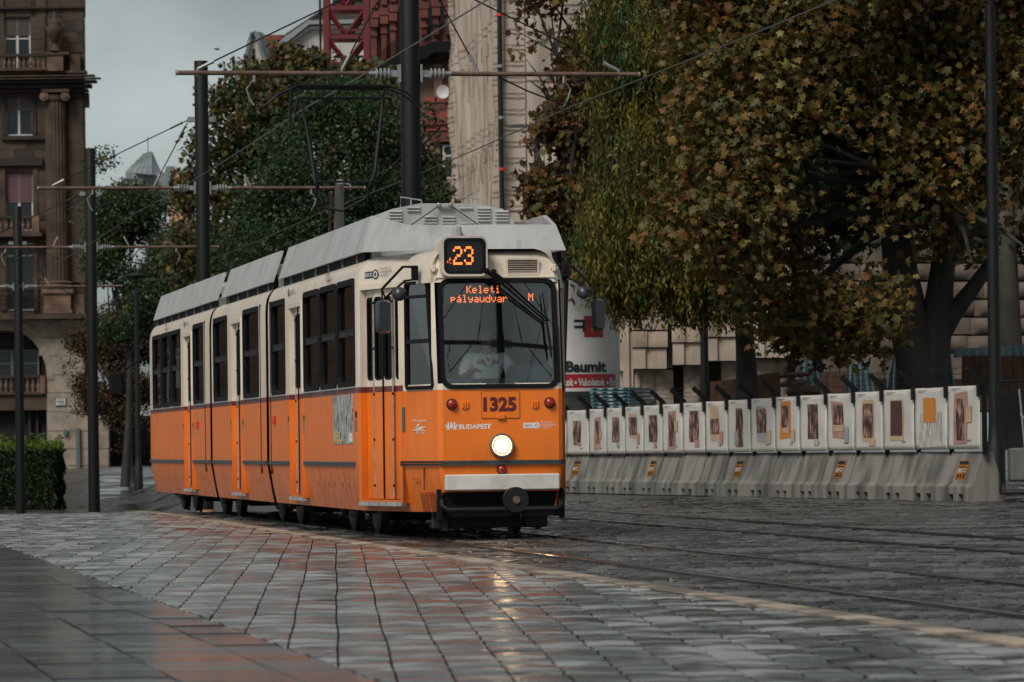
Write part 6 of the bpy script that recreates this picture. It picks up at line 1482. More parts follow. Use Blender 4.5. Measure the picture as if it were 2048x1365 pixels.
# ---- red palace
REDW = M('red_render', (.15, .040, .028), .8, var=.35, vscale=.9, bump=.2); REDB = M('bright_red_render', (.27, .058, .042), .8, var=.2, vscale=.9); BRNW = M('brown_render', (.21, .125, .085), .85, var=.3, vscale=.7); BGW = M('tan_render', (.36, .26, .19), .85, var=.25)
rp = empty('red_palace', label='red palace with ornate pilasters and a dark balcony behind the tall mast', cat='building'); rp.location = (0, 0, 0)
YR = 228.0
part('wall', REDW, rp, (738, -120, 930, 120), Y=YR, dep=10); part('lower_wall', BRNW, rp, (760, 120, 930, 290), Y=YR, dep=10, proud=-.3); part('base_wall', BGW, rp, (850, 285, 930, 960), Y=YR, dep=9, proud=-.35); part('side_wall', BRNW, rp, (738, 120, 860, 960), Y=YR, dep=9, proud=-1)
for (x, dy_) in ((748, 12), (768, 6), (786, 0), (848, -6), (872, -10), (896, -12)):
    ps = part('pilaster', REDW, rp, (x-5, 42+dy_, x+5, 130+dy_ if x < 800 else 70), Y=YR, dep=.5, proud=.35); part('pilaster_capital', REDW, ps, (x-8, 26+dy_, x+8, 42+dy_), Y=YR, dep=.7, proud=.55)
    part('pilaster_neck', REDW, ps, (x-7, 56+dy_, x+7, 61+dy_), Y=YR, dep=.5, proud=.45); part('entablature_block', REDW, rp, (x-10, 10+dy_, x+10, 24+dy_), Y=YR, dep=.8, proud=.5); part('upper_pilaster', REDW, rp, (x-5, -80, x+5, 4+dy_), Y=YR, dep=.5, proud=.3)
    part('relief_strip', REDW, rp, (x+7, 60+dy_, x+10, 105+dy_ if x < 800 else 66), Y=YR, dep=.3, proud=.16)
for (x0, x1, y0, y1) in ((754, 762, 50, 100), (774, 781, 45, 95), (856, 866, 10, 60), (880, 890, 6, 58), (902, 910, 5, 58)): part('window', WPANE, rp, (x0, y0, x1, y1), Y=YR, dep=.2, proud=.03)
bl = MB(); fpoly(bl, [(738, 150), (805, 94), (848, 92), (860, 84), (930, 80), (930, 104), (868, 106), (850, 118), (805, 122), (745, 168)], YR, .5, 0, 1.3); bl.build('balcony_slab', BLACK, rp)
for i, (y0, y1, pr) in enumerate(((104, 110, 1.0), (110, 115, .75), (115, 121, .5))): mb = MB(); fpoly(mb, [(805, y0+14), (850, y0+10), (868, y0), (930, y0-2), (930, y1-2), (868, y1), (850, y1+10), (805, y1+16)], YR, 1, 0, pr); mb.build('balcony_moulding', DIMDARK, rp)
rl = MB()
for i in range(26): x = 845+i*3; y = 92-(12 if x > 860 else (x-845)*.8); rl.tube(W(x, y, YR-1.25), W(x, y-34 if x > 858 else y-30, YR-1.25), .018, n=4)
rl.build('balcony_rail', BLACK, rp); rl = MB()
rl.tube(W(845, 60, YR-1.25), W(860, 52, YR-1.25), .04, n=4); rl.tube(W(860, 52, YR-1.25), W(930, 48, YR-1.25), .04, n=4)
rl.build('balcony_rail', BLACK, rp); rl = MB()
for i in range(24): x = 738+i*2.9; y = 148-i*2.4; rl.tube(W(x, y, YR-1.25), W(x, y-26, YR-1.25), .02, n=4)
rl.build('balcony_rail', BLACK, rp)
# bay with rounded red apron
bay = [(846, 196, .5), (844, 203, .9), (847, 206, .75), (849, 222, .85), (849, 236, .85), (846, 239, .95), (846, 246, .95), (851, 250, .8), (854, 262, .7), (861, 285, .3)]
for (x, y, pr), (x2, y2, pr2) in zip(bay, bay[1:]): mb = MB(); fpoly(mb, [(x, y), (930, y-4), (930, y2-3), (x2, y2)], YR, .9+pr, 0, pr); mb.build('bay_moulding', REDB if y < 262 else REDW, rp)
for (x0, x1) in ((850, 858), (864, 890), (896, 916)): part('bay_panel', REDW, rp, (x0, 208, x1, 222), Y=YR, dep=.2, proud=.88)
window_(rp, 886, 290, 925, 358, YR, fw=4, trans=312, proud=.42); part('window_sill', BGW, rp, (882, 360, 930, 365), Y=YR, dep=.6, proud=.7)
part('pier', BRNW, rp, (858, 288, 880, 420), Y=YR, dep=.5, proud=.4); part('upper_pier', BRNW, rp, (868, 128, 884, 196), Y=YR, dep=.5, proud=.1)
# satellite dish rests on the bay
c = W(886, 184, YR-1.0); dish = empty('satellite_dish', (0, 0, 0), label='round white satellite dish standing on the red bay of the palace', cat='satellite dish')
mb = MB(); mb.lathe([(.01, .10), (.2, .07), (.34, .0), (.36, -.02), (.33, -.01), (.2, .04), (.01, .06)], c, 20, 0, (.15, .95, .1)); mb.build('reflector', M('dish_white', (.55, .55, .52), .5), dish, smooth=50)
mb = MB(); mb.tube(c+Vector((.3, -.05, -.2)), c+Vector((.42, -.4, .45)), .02, n=5); mb.build('feed_arm', GREYMETAL, dish)
mb = MB(); mb.tube(c+Vector((0, .1, -.05)), c+Vector((0, .12, -.42)), .03, n=5); mb.build('post', GREYMETAL, dish)
# ---- scaffold wrapped in printed sheeting
sc_ = empty('sheeted_scaffold', label='tall scaffold wrapped in beige sheeting printed with a facade drawing', cat='scaffold'); sc_.location = (0, 0, 0)
NET = M('beige_scaffold_net', (.44, .36, .29), .8, var=.22, vscale=.35, bump=.25, bscale=1.2, stretch=(1, 1, .4)); INK = M('net_print_brown', (.19, .12, .10), .8, var=.5, vscale=1.5); INKL = M('net_print_faint', (.33, .25, .20), .8)
KX, KY = W(1003, 300, 190).x, 190.0
def face(fx, fy, tx_, ty_, L, z0, z1, name, wr):
    u = Vector((tx_, ty_, 0)).normalized(); n_ = Vector((u.y, -u.x, 0)); n_ = n_ if n_.y < 0 else -n_
    def S(t, z, d=0.0):
        w = wr*(.12*math.sin(t*2.3+.25*z)+.08*math.sin(t*5.1-.4*z+1)+.05*math.sin(z*1.7+t*3.1)+.07*math.sin(z*.9-t*1.7))
        return Vector((fx, fy, 0))+u*t+n_*(w+d)+Vector((0, 0, z))
    A, B = int(L*4), int((z1-z0)*2); mb = MB()
    mb.v = [tuple(S(L*i/A, z0+(z1-z0)*j/B)) for j in range(B+1) for i in range(A+1)]; mb.f = [(j*(A+1)+i, j*(A+1)+i+1, (j+1)*(A+1)+i+1, (j+1)*(A+1)+i) for j in range(B) for i in range(A)]; mb.m = [0]*len(mb.f)
    mb.build(name, NET, sc_, smooth=60); return S
def ink(S, lines, mat, name):
    mb = MB()
    for (t0, z0, t1, z1, w) in lines:
        n = max(2, int(max(abs(t1-t0), abs(z1-z0))/.35)); vert = abs(z1-z0) > abs(t1-t0)
        for i in range(n+1):
            t, z = t0+(t1-t0)*i/n, z0+(z1-z0)*i/n
            for s in (-1, 1): mb.v.append(tuple(S(t+(s*w if vert else 0), z+(0 if vert else s*w), .03)))
        b = len(mb.v)-2*(n+1)
        for i in range(n): mb.f.append((b+2*i, b+2*i+1, b+2*i+3, b+2*i+2)); mb.m.append(0)
    mb.build(name, mat, sc_, kind='stuff')
ZT = 24.0
SL = face(KX, KY, -.105, 1.0, 24, 3, ZT, 'sheeting', 1.0)
SRr = face(KX, KY, 1.0, .06, 4.4, 3, ZT, 'sheeting', .8)
L1 = []
for i in range(1, 30):
    z = 3.5+i*.72
    for t in (.45, 22.2): L1 += [(t, z, t+1.6, z, .035), (t, z+.22, t+1.6, z+.22, .03)]
for t in (.35, 2.3, 3.0, 5, 7, 9, 11, 13, 15.5, 18, 20.5, 22, 23.6): L1.append((t, 3.2, t, ZT-.5, .05))
for z in (6.4, 10.9, 15.6, 20.2): L1 += [(3, z, 20, z, .06), (3, z-.35, 20, z-.35, .035)]; L1 += [(4+q*2.6, z-.9, 5.6+q*2.6, z-.9, .05) for q in range(6)]+[(4+q*2.6, z-1.5, 5.6+q*2.6, z-1.5, .05) for q in range(6)]+[(4+q*2.6, z-1.5, 4+q*2.6, z-.9, .09) for q in range(6)]+[(5.6+q*2.6, z-1.5, 5.6+q*2.6, z-.9, .09) for q in range(6)]
for q in range(6):
    for z in (4, 8.4, 12.9, 17.5): L1 += [(4.3+q*2.6, z, 4.3+q*2.6, z+1.5, .07), (5.4+q*2.6, z, 5.4+q*2.6, z+1.5, .07), (4.6+q*2.6, z+.2, 4.6+q*2.6, z+1.6, .04)]
ink(SL, L1[:], INKL, 'facade_print')
L2 = []
for i in range(1, 30): z = 3.5+i*.72; L2 += [(.12, z, 1.05, z, .022), (.12, z+.2, 1.05, z+.2, .018)]
L2 += [(1.1, 3.2, 1.1, ZT-.4, .025), (1.9, 3.2, 1.9, 14, .02), (2.1, 3.2, 2.1, 14, .02), (2.9, 3.2, 2.9, 14.4, .025)]
L2 += [(1.1, z, 3.6, z, .03) for z in (14.3, 17.2, 19.4, 20.2, 20.6)]
ink(SRr, L2, INK, 'facade_print')
mb = MB(); mb.path([Vector((KX, KY-.25, 2)), Vector((KX+.03, KY-.25, 8)), Vector((KX-.03, KY-.25, 15)), Vector((KX, KY-.25, ZT))], .11, 8); mb.build('corner_tube', DARKMETAL, sc_)
for q in range(9): z = 4+q*2.3; mb = MB(); mb.lathe([(.15, 0), (.15, .12)], (KX, KY-.25, z), 8); mb.build('tube_coupler', REDC if q % 3 == 1 else GREYMETAL, sc_)
for t in (2.95, 3.55): mb = MB(); mb.path([SRr(t, 3, .1), SRr(t, 17, .1)], .05, 6); mb.build('standard_tube', DARKMETAL, sc_)
mb = MB(); mb.add([(x, y, z) for z in (-1, ZT-.5) for x, y in ((KX+.4, KY+.9), (KX+4.2, KY+.9), (KX+4.2, KY+23), (KX-1.8, KY+23))], [(0, 1, 5, 4), (1, 2, 6, 5), (2, 3, 7, 6), (3, 0, 4, 7), (4, 5, 6, 7)]); mb.build('core_building', BRNW, sc_)
# ---- red lattice crane
CR = M('crane_red', (.13, .010, .014), .5, var=.2); YC = 213.0
cr = empty('tower_crane', label='dark red lattice mast of a tower crane', cat='crane'); cr.location = (0, 0, 0)
c0, c1 = W(653, 100, YC).x, W(733, 100, YC).x; DP = c1-c0
for x in (c0, c1):
    for y in (YC, YC+DP):
        mb = MB(); mb.box(x-.15, x+.15, y-.15, y+.15, -1, 26); mb.build('leg', CR, cr)
zz = [W(690, y, YC).z for y in (640, 560, 500, 430, 360, 300, 240, 185, 128, 74, 16, -40, -96)]
for k, (za, zb) in enumerate(zip(zz, zz[1:])):
    for y in (YC, YC+DP):
        mb = MB(); mb.box(c0, c1, y-.09, y+.09, za-.10, za+.10); mb.box(c0, c1, y-.06, y+.06, za+.28, za+.38) if k % 2 else None; mb.build('girt', CR, cr)
        for s in (0, 1):
            mb = MB(); xm = (c0+c1)/2; mb.tube((c0 if s else c1, y, zb), (xm, y, za+.1), .10, n=4); mb.build('brace', CR, cr)
    for x in (c0, c1):
        mb = MB(); mb.tube((x, YC, za), (x, YC+DP, zb), .07, n=4); mb.build('brace', CR, cr)
mb = MB(); mb.path([(c0-.28, YC, 2), (c0-.30, YC, 26)], .06, 5); mb.build('cable', BLACK, cr)
for za in zz[5:]:
    mb = MB(); mb.box(c0+.3, c1-.2, YC+.5, YC+1.5, za+.42, za+.46); mb.build('ladder_platform', DARKMETAL, cr)
# ---- pale rusticated stone building behind the site
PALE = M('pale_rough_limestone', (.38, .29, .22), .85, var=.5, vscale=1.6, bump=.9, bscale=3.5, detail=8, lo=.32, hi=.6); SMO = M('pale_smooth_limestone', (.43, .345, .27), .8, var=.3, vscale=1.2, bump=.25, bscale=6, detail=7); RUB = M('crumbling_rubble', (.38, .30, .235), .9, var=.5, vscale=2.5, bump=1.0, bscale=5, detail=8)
YS = 104.0; st = empty('stone_building', label='pale building of rough rusticated stone piers behind the trees', cat='building'); st.location = (0, 0, 0)
part('wall', SMO, st, (1236, -100, 2200, 830), Y=YS, dep=8, proud=-.9)
DIM = M('shaded_rough_limestone', (.12, .088, .066), .85, var=.55, vscale=1.6, bump=.9, bscale=3.5, detail=8, lo=.32, hi=.6)  # darker copy of the rough limestone; tree shade and vignette put into colour
def stone(x0, y0, x1, y1, pr, mat, rough, dep=1.6, n=3):
    Yf = YS-pr; a, b = W(x0, y1, Yf), W(x1, y0, Yf); nx = max(2, int((b.x-a.x)/.22)); nz_ = max(2, int((b.z-a.z)/.16)); mb = MB()
    for j in range(nz_+1):
        for i in range(nx+1):
            edge_ = i in (0, nx) or j in (0, nz_); d = (0 if edge_ else (.03+r4.random()*.07))*rough
            mb.v.append((a.x+(b.x-a.x)*i/nx+(0 if edge_ else r4.gauss(0, .02)*rough), Yf-d, a.z+(b.z-a.z)*j/nz_))
    k = nx+1; mb.f = [(j*k+i, j*k+i+1, (j+1)*k+i+1, (j+1)*k+i) for j in range(nz_) for i in range(nx)]
    # sides back into the wall
    ring = [i for i in range(k)]+[j*k+nx for j in range(1, nz_+1)]+[nz_*k+i for i in range(nx-1, -1, -1)]+[j*k for j in range(nz_-1, 0, -1)]
    base = len(mb.v); mb.v += [(mb.v[i][0], Yf+dep, mb.v[i][2]) for i in ring]; m_ = len(ring)
    mb.f += [(ring[(i+1) % m_], ring[i], base+i, base+(i+1) % m_) for i in range(m_)]; mb.m = [0]*len(mb.f)
    return mb.build('stone_block', mat, st, smooth=75)
def pier(x0, x1, ysm0, ysm1, yb, rub):
    # smooth capital stones with chamfered corner
    xm = x0+(x1-x0)*.36
    stone(x0, ysm0, xm, ysm1, .9, SMO, 0); stone(xm+.8, ysm0, x0+(x1-x0)*.68, ysm1, .82, SMO, 0); stone(x0+(x1-x0)*.68+.8, ysm0, x1, ysm1, .82, SMO, 0)
    y = ysm0-2
    for k in range(14):
        off = 4 if k % 2 else 0; sp = .55 if k % 2 else .42
        xs_ = x0+(x1-x0)*sp; stone(x0-2+off*.3, y-32, xs_-.6, y, .95, PALE, 1); stone(xs_+.6, y-32, x1+2, y, .9, PALE, 1); y -= 35
    for (xa, xb) in rub: stone(xa, ysm1+2, xb, yb, .35, RUB, 1.2)
stone(1239, 640, 1246, 742, .3, SMO, 0); stone(1247, 610, 1257, 775, .5, SMO, 0); stone(1258, 610, 1265, 775, .42, SMO, 0); stone(1239, 560, 1265, 608, .5, PALE, 1)
pier(1267, 1333, 697, 738, 812, [(1268, 1284), (1285, 1312), (1313, 1346)])
stone(1336, 652, 1345, 736, .3, SMO, 0); stone(1334, 500, 1345, 650, .3, SMO, 0)
pier(1346, 1406, 687, 730, 812, [(1369, 1404)])
pier(1408, 1482, 676, 722, 812, [(1444, 1484)])
pier(1500, 1580, 668, 716, 812, [(1505, 1575)])
part('recess', M('recess_brown', (.20, .15, .12), .9, var=.3), st, (1347, 735, 1368, 812), (1406, 728, 1443, 812), Y=YS, dep=.3, proud=-.6)
y = 706
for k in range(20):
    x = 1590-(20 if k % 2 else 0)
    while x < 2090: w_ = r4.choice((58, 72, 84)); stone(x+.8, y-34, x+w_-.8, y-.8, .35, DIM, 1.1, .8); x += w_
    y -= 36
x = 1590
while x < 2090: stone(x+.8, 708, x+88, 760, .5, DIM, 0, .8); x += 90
# ================================================================ trees
BARK = M('wet_dark_bark', (.030, .026, .022), .8, var=.5, vscale=2, bump=.6, bscale=6, stretch=(2, 2, .6)); BARKP = M('plane_bark', (.085, .075, .06), .8, var=.6, vscale=1.6, bump=.3, bscale=5)
def crown_points(rg, blobs, n, shell_=.55):
    """leaf positions gathered into clumps that fill the blobs, fewer towards the middle"""
    w = np.array([b[1][0]*b[1][1]*b[1][2] for b in blobs])**(2/3); w /= w.sum(); k = rg.choice(len(blobs), n, p=w)
    C = np.array([b[0] for b in blobs]); S = np.array([b[1] for b in blobs])
    d = rg.normal(size=(n, 3)); d /= np.linalg.norm(d, axis=1)[:, None]; r = shell_+(1-shell_)*rg.random(n)**.6
    return C[k]+d*r[:, None]*S[k]
def scatter(rg, blobs, nclump, per, spread, shell_=.5, vf=1.7):
    cl = crown_points(rg, blobs, int(nclump*1.95), shell_)
    f = sum(np.sin(cl@rg.normal(0, vf, 3)+rg.random()*6) for _ in range(5)); cl = cl[f > np.quantile(f, .50)]
    p = np.repeat(cl, per, 0); g = np.clip(rg.normal(size=p.shape), -1.5, 1.5)*spread; g[:, 2] *= .7
    return p+g, cl
def star_mesh(P, size, rg, droop=.5, scale_var=.35, lobes=True):
    """broad five-pointed leaves, hanging at all angles: fan of 5 kites"""
    n = len(P)
    nrm_ = rg.normal(size=(n, 3)); nrm_[:, 1] -= .35; nrm_[:, 2] += .75; nrm_ /= np.linalg.norm(nrm_, axis=1)[:, None]
    t = rg.normal(size=(n, 3)); t[:, 2] -= droop*1.6; t -= nrm_*np.sum(t*nrm_, 1)[:, None]; t /= np.linalg.norm(t, axis=1)[:, None]; b = np.cross(nrm_, t)
    s = size*np.exp(np.clip(rg.normal(0, scale_var, n), -.6, .35))[:, None]
    if lobes:
        L = [(0, -.42), (.19, -.20), (.52, -.14), (.30, .12), (.42, .44), (.15, .34), (0, .64), (-.15, .34), (-.42, .44), (-.30, .12), (-.52, -.14), (-.19, -.20)]
        curl = [.0, .05, .26, .12, .20, .05, .16, .05, .20, .12, .26, .05]
        V = np.stack([P+s*(x*b+y*t-c*nrm_) for (x, y), c in zip(L, curl)], 1)
        F = np.array([[0, 1, 11, 11], [1, 2, 3, 3], [3, 4, 5, 5], [5, 6, 7, 7], [7, 8, 9, 9], [9, 10, 11, 11]])
        tri = np.array([[0, 1, 11], [1, 2, 3], [3, 4, 5], [5, 6, 7], [7, 8, 9], [9, 10, 11], [1, 3, 11], [3, 9, 11], [3, 5, 9], [5, 7, 9]])
        return V.reshape(-1, 3), (np.arange(n)[:, None, None]*12+tri[None]).reshape(-1), 3, 10, 12
    V = np.stack([P-t*s*.6, P+b*s*.34, P+t*s*.6, P-b*s*.34], 1)
    return V.reshape(-1, 3), np.arange(n*4), 4, 1, 4
def limb_tree(root, base, fork, blobs, r0, mat, rg, nlimb=14, trunk_pts=None, sub=2):
    mb = MB(); pts = trunk_pts or [base, base.lerp(fork, .5)+Vector((rg.normal()*.1, rg.normal()*.1, 0)), fork]
    n = len(pts); mb.path(pts, [r0*(1.25 if i == 0 else 1-.35*i/(n-1)) for i in range(n)], 10); mb.build('trunk', mat, root, smooth=60)
    lim = MB(); tg = crown_points(rg, blobs, nlimb, .25)
    for t in tg:
        t = Vector(t); m1 = fork.lerp(t, .35)+Vector((rg.normal()*.25, rg.normal()*.25, .3)); m2 = fork.lerp(t, .7)+Vector((rg.normal()*.25, rg.normal()*.25, .15))
        lim.path([fork, m1, m2, t], [r0*.36, r0*.22, r0*.13, r0*.04], 6)
        for q in range(sub):
            e = t+Vector((rg.normal()*.8, rg.normal()*.8, rg.normal()*.6)); lim.path([m2, m2.lerp(e, .55)+Vector((0, 0, .12)), e], [r0*.16, r0*.10, r0*.03], 5)
    lim.build('limbs', mat, root, smooth=60, kind='stuff')
def blob(px, py, rx, ry, Y, ryd=None):
    c = W(px, py, Y); k = Y/FPX; return (tuple(c), (rx*k, ryd or (rx+ry)*.5*k, ry*k))
def tree(name, label, cat, base, fork, blobs, r0, leaf, seed, bark=BARK, nlimb=14, trunk_pts=None, group=None, extra=None):
    rg = np.random.default_rng(seed); root = empty(name, tuple(base), label=label, cat=cat, group=group); B0 = Vector(base)
    rb = [((c[0]-B0.x, c[1]-B0.y, c[2]-B0.z), s) for c, s in blobs]
    tp_ = [Vector(p)-B0 for p in trunk_pts] if trunk_pts else None
    limb_tree(root, Vector((0, 0, 0)), Vector(fork)-B0, rb, r0, bark, rg, nlimb, tp_)
    for (nc, per, spread, size, lobes, mats, probs, sh, droop, single) in leaf:
        P, cl = scatter(rg, rb, nc, per, spread, sh)
        keep = P[:, 2] > 1.2; P = P[keep]
        V, F, npf, fpl, vpl = star_mesh(P, size, rg, droop, .3, lobes)
        n = len(P); mi = np.repeat(rg.choice(len(mats), n, p=probs), fpl)
        if single:
            # the leaves that show largest hang on their own
            Wd = P+np.array(B0); ux_ = CX+Wd[:, 0]/Wd[:, 1]*FPX; uy_ = CY-(Wd[:, 2]-CAMH)/Wd[:, 1]*FPX
            vis = np.where((ux_ > 0) & (ux_ < 2048) & (uy_ > 0) & (uy_ < 1000))[0]; pick = vis[np.argsort(Wd[vis, 1])[:300]]; sel = np.zeros(n, bool); sel[pick] = True
            Vr = V.reshape(n, vpl, 3); Fr = F.reshape(n, fpl, npf)-(np.arange(n)*vpl)[:, None, None]
            for i in pick:
                me = bpy.data.meshes.new('leaf'); me.from_pydata((Vr[i]-P[i]).tolist(), [], Fr[i].tolist()); me.materials.append(mats[mi[i*fpl]]); o = bpy.data.objects.new('leaf', me); COL.objects.link(o); o.parent = root; o.location = P[i]
            rest = ~sel; m_ = int(rest.sum()); V = Vr[rest].reshape(-1, 3); F = (Fr[rest]+(np.arange(m_)*vpl)[:, None, None]).reshape(-1); mi = np.repeat(mi.reshape(n, fpl)[rest][:, 0], fpl)
        np_mesh('crown', V, F, npf, mi, mats, root, kind='stuff')
    if extra: extra(root, rg, rb, B0)
    return root
G = lambda n, a, b, t=.25: leafmat(n, a, b, t)
AUT = [G('plane_leaf_olive', (.085, .080, .016), (.042, .046, .012)), G('plane_leaf_ochre', (.17, .105, .022), (.095, .062, .016)), G('plane_leaf_rust', (.20, .082, .022), (.115, .050, .016)), G('plane_leaf_pale', (.22, .17, .055), (.14, .11, .035))]
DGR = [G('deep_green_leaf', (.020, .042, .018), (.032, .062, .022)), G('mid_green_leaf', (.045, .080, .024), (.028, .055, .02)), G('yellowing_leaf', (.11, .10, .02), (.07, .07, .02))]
BRN_ = [G('brown_small_leaf', (.085, .045, .022), (.05, .030, .016)), G('rusty_small_leaf', (.14, .055, .02), (.08, .036, .015)), G('brown_green_leaf', (.04, .045, .016), (.03, .032, .013))]
OLV = [G('olive_strand', (.20, .155, .022), (.115, .098, .015), .3), G('deep_olive_strand', (.040, .048, .010), (.055, .060, .012), .3), G('bright_sprig', (.03, .085, .018), (.05, .11, .02), .3)]
# great plane tree over the hoarding
YP = 72.0
p_blobs = [blob(1600, 330, 210, 250, YP), blob(1440, 360, 130, 190, YP-1), blob(1760, 180, 230, 260, YP+1), blob(1520, 120, 200, 170, YP), blob(1940, 260, 170, 260, YP+1), blob(1640, 560, 170, 110, YP-.5), blob(1560, 470, 180, 100, YP-1.5), blob(1700, -80, 420, 150, YP), blob(1720, 640, 90, 70, YP), blob(1560, 620, 80, 60, YP+2), blob(1650, 670, 80, 45, YP+2), blob(1760, 640, 60, 60, YP+2.5), blob(1520, 640, 50, 45, YP+3), blob(2050, 100, 150, 300, YP+1)]
def wp(*pts): return [W(x, y, Y) for x, y, Y in pts]
def more_trunks(root, rg, rb, B0):
    for pts, rad in ((wp((1850, 800, 74), (1868, 690, 74), (1880, 580, 74), (1893, 470, 74), (1905, 380, 74)), [.42, .30, .24, .19, .14]), (wp((1862, 700, 74), (1905, 630, 74), (1950, 570, 74), (1985, 520, 74.3)), [.22, .17, .13, .11]), (wp((1880, 560, 74), (1910, 510, 74), (1955, 450, 74.3), (1990, 380, 74.6)), [.13, .11, .09, .06])):
        mb = MB(); mb.path([p-B0 for p in pts], rad, 10); mb.build('trunk', BARK, root, smooth=60)
tree('plane_tree', 'great plane tree with large ochre star shaped leaves overhanging the hoarding', 'tree', W(1838, 900, 74), W(1800, 440, 74), p_blobs, .42,
     [(960, 40, .34, .14, True, AUT, [.46, .30, .14, .10], .42, .8, True)], 5, nlimb=22, trunk_pts=wp((1838, 900, 74), (1836, 740, 74), (1818, 640, 74), (1800, 540, 74), (1790, 430, 74)), extra=more_trunks)
# inner foliage of the same kind further back; shade put into darker leaf colours
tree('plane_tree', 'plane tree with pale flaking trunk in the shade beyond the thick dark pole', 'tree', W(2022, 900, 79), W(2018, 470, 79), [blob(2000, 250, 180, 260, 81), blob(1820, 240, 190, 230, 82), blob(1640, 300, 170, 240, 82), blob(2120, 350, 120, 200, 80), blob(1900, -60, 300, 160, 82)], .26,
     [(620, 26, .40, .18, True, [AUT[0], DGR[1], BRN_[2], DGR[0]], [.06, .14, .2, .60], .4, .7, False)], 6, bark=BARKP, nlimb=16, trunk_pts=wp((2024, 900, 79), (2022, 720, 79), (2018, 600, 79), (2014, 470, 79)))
# weeping tree with olive drooping strands
def strands(rg, P, n_len, size):
    """hanging sprays: chains of slim leaves along a drooping twig"""
    n = len(P); V = []; 
    dirx = rg.normal(size=(n, 2))*.35
    out = []
    for k in range(n_len):
        t = k/n_len; c = P+np.stack([dirx[:, 0]*t*.5, dirx[:, 1]*t*.5, -.60*t*np.ones(n)], 1)+rg.normal(0, .018, (n, 3))
        side = rg.normal(size=(n, 3)); side[:, :2] *= .55; side[:, 2] = -np.abs(side[:, 2])*1.1-.5; side /= np.linalg.norm(side, axis=1)[:, None]
        w = np.cross(side, rg.normal(size=(n, 3))); w /= np.linalg.norm(w, axis=1)[:, None]
        s = size*rg.uniform(.6, 1.3, n)[:, None]
        out.append(np.stack([c, c+side*s*.5+w*s*.15, c+side*s, c+side*s*.5-w*s*.15], 1))
    V = np.concatenate(out, 0).reshape(-1, 3); return V, np.arange(len(V))
YO = 79.0
o_blobs = [blob(1300, 520, 130, 80, YO), blob(1240, 470, 85, 120, YO-.5), blob(1280, 330, 110, 150, YO), blob(1370, 450, 110, 110, YO), blob(1340, 200, 140, 170, YO+.5), blob(1330, 40, 160, 120, YO), blob(1232, 540, 50, 45, YO), blob(1430, 535, 90, 65, YO), blob(1460, 330, 120, 200, YO+1), blob(1390, 90, 150, 150, YO+1)]
oroot = empty('weeping_tree', tuple(W(1494, 900, 80)), label='olive green weeping tree with fine hanging strands beside the tram', cat='tree')
rg = np.random.default_rng(9); B0 = W(1494, 900, 80); rb = [((c[0]-B0.x, c[1]-B0.y, c[2]-B0.z), s) for c, s in o_blobs]
limb_tree(oroot, Vector((0, 0, 0)), W(1480, 560, 80)-B0, rb, .24, BARK, rg, 16, [p-B0 for p in wp((1494, 900, 80), (1494, 760, 80), (1490, 680, 80), (1480, 560, 80))])
for (n, sz, mats, probs, sh, spread, per) in ((620, .12, OLV[:2], [.70, .30], .66, .17, 20), (420, .13, [OLV[1], OLV[0]], [.85, .15], .3, .3, 13), (90, .12, [OLV[2]], [1], .86, .13, 9)):
    P, cl = scatter(rg, rb, n, per, spread, sh); P = P[P[:, 2] > 1.9]
    V, F = strands(rg, P, 8, sz); nl = len(F)//4; np_mesh('crown', V, F, 4, np.tile(rg.choice(len(mats), len(P), p=probs), 8), mats, oroot, kind='stuff')
# brown plane between the weeping tree and the scaffold
tree('plane_tree', 'brown leaved plane tree against the sheeted scaffold behind the tram mirror', 'tree', W(1105, 1000, 92), W(1125, 560, 92), [blob(1130, 70, 85, 75, 92), blob(1200, 180, 110, 120, 92), blob(1110, 240, 50, 50, 92), blob(1140, 390, 80, 60, 92), blob(1160, 500, 70, 80, 92), blob(1195, 530, 60, 60, 92), blob(1230, 320, 90, 150, 93), blob(1170, -60, 150, 100, 92), blob(1080, 370, 28, 22, 92), blob(1090, 130, 40, 34, 92)], .22,
     [(460, 26, .28, .16, True, [AUT[0], AUT[1], AUT[2], BRN_[0]], [.28, .22, .24, .26], .45, .7, False)], 12, nlimb=22)
# trees behind the tram
g5 = 'trees in the square behind the tram'
tree('broad_tree', 'dark green broad tree right behind the pantograph of the tram', 'tree', W(690, 1010, 126), W(690, 620, 126), [blob(690, 330, 150, 170, 126), blob(600, 420, 110, 110, 126), blob(780, 400, 85, 150, 126), blob(560, 330, 60, 80, 126), blob(700, 230, 110, 70, 126), blob(840, 300, 28, 90, 126), blob(520, 500, 90, 90, 126), blob(700, 520, 170, 100, 126)], .38,
     [(1500, 42, .36, .10, False, DGR, [.62, .36, .02], .6, .3, False)], 14, group=g5, nlimb=22)
tree('plane_tree', 'browning plane tree rising around the second mast against the sky', 'tree', W(470, 1010, 140), W(480, 560, 140), [blob(602, 152, 58, 50, 140), blob(500, 240, 100, 110, 140), blob(420, 330, 60, 80, 140), blob(560, 260, 90, 100, 141), blob(440, 440, 90, 90, 140), blob(385, 370, 28, 40, 140), blob(640, 150, 60, 30, 140), blob(720, 160, 60, 30, 141), blob(465, 215, 26, 26, 140), blob(575, 115, 24, 22, 140), blob(400, 520, 90, 70, 139), blob(450, 240, 24, 30, 140)], .34,
     [(760, 24, .30, .165, True, [AUT[0], BRN_[0], AUT[1], DGR[1]], [.40, .24, .14, .22], .45, .6, False)], 15, group=g5, nlimb=26)
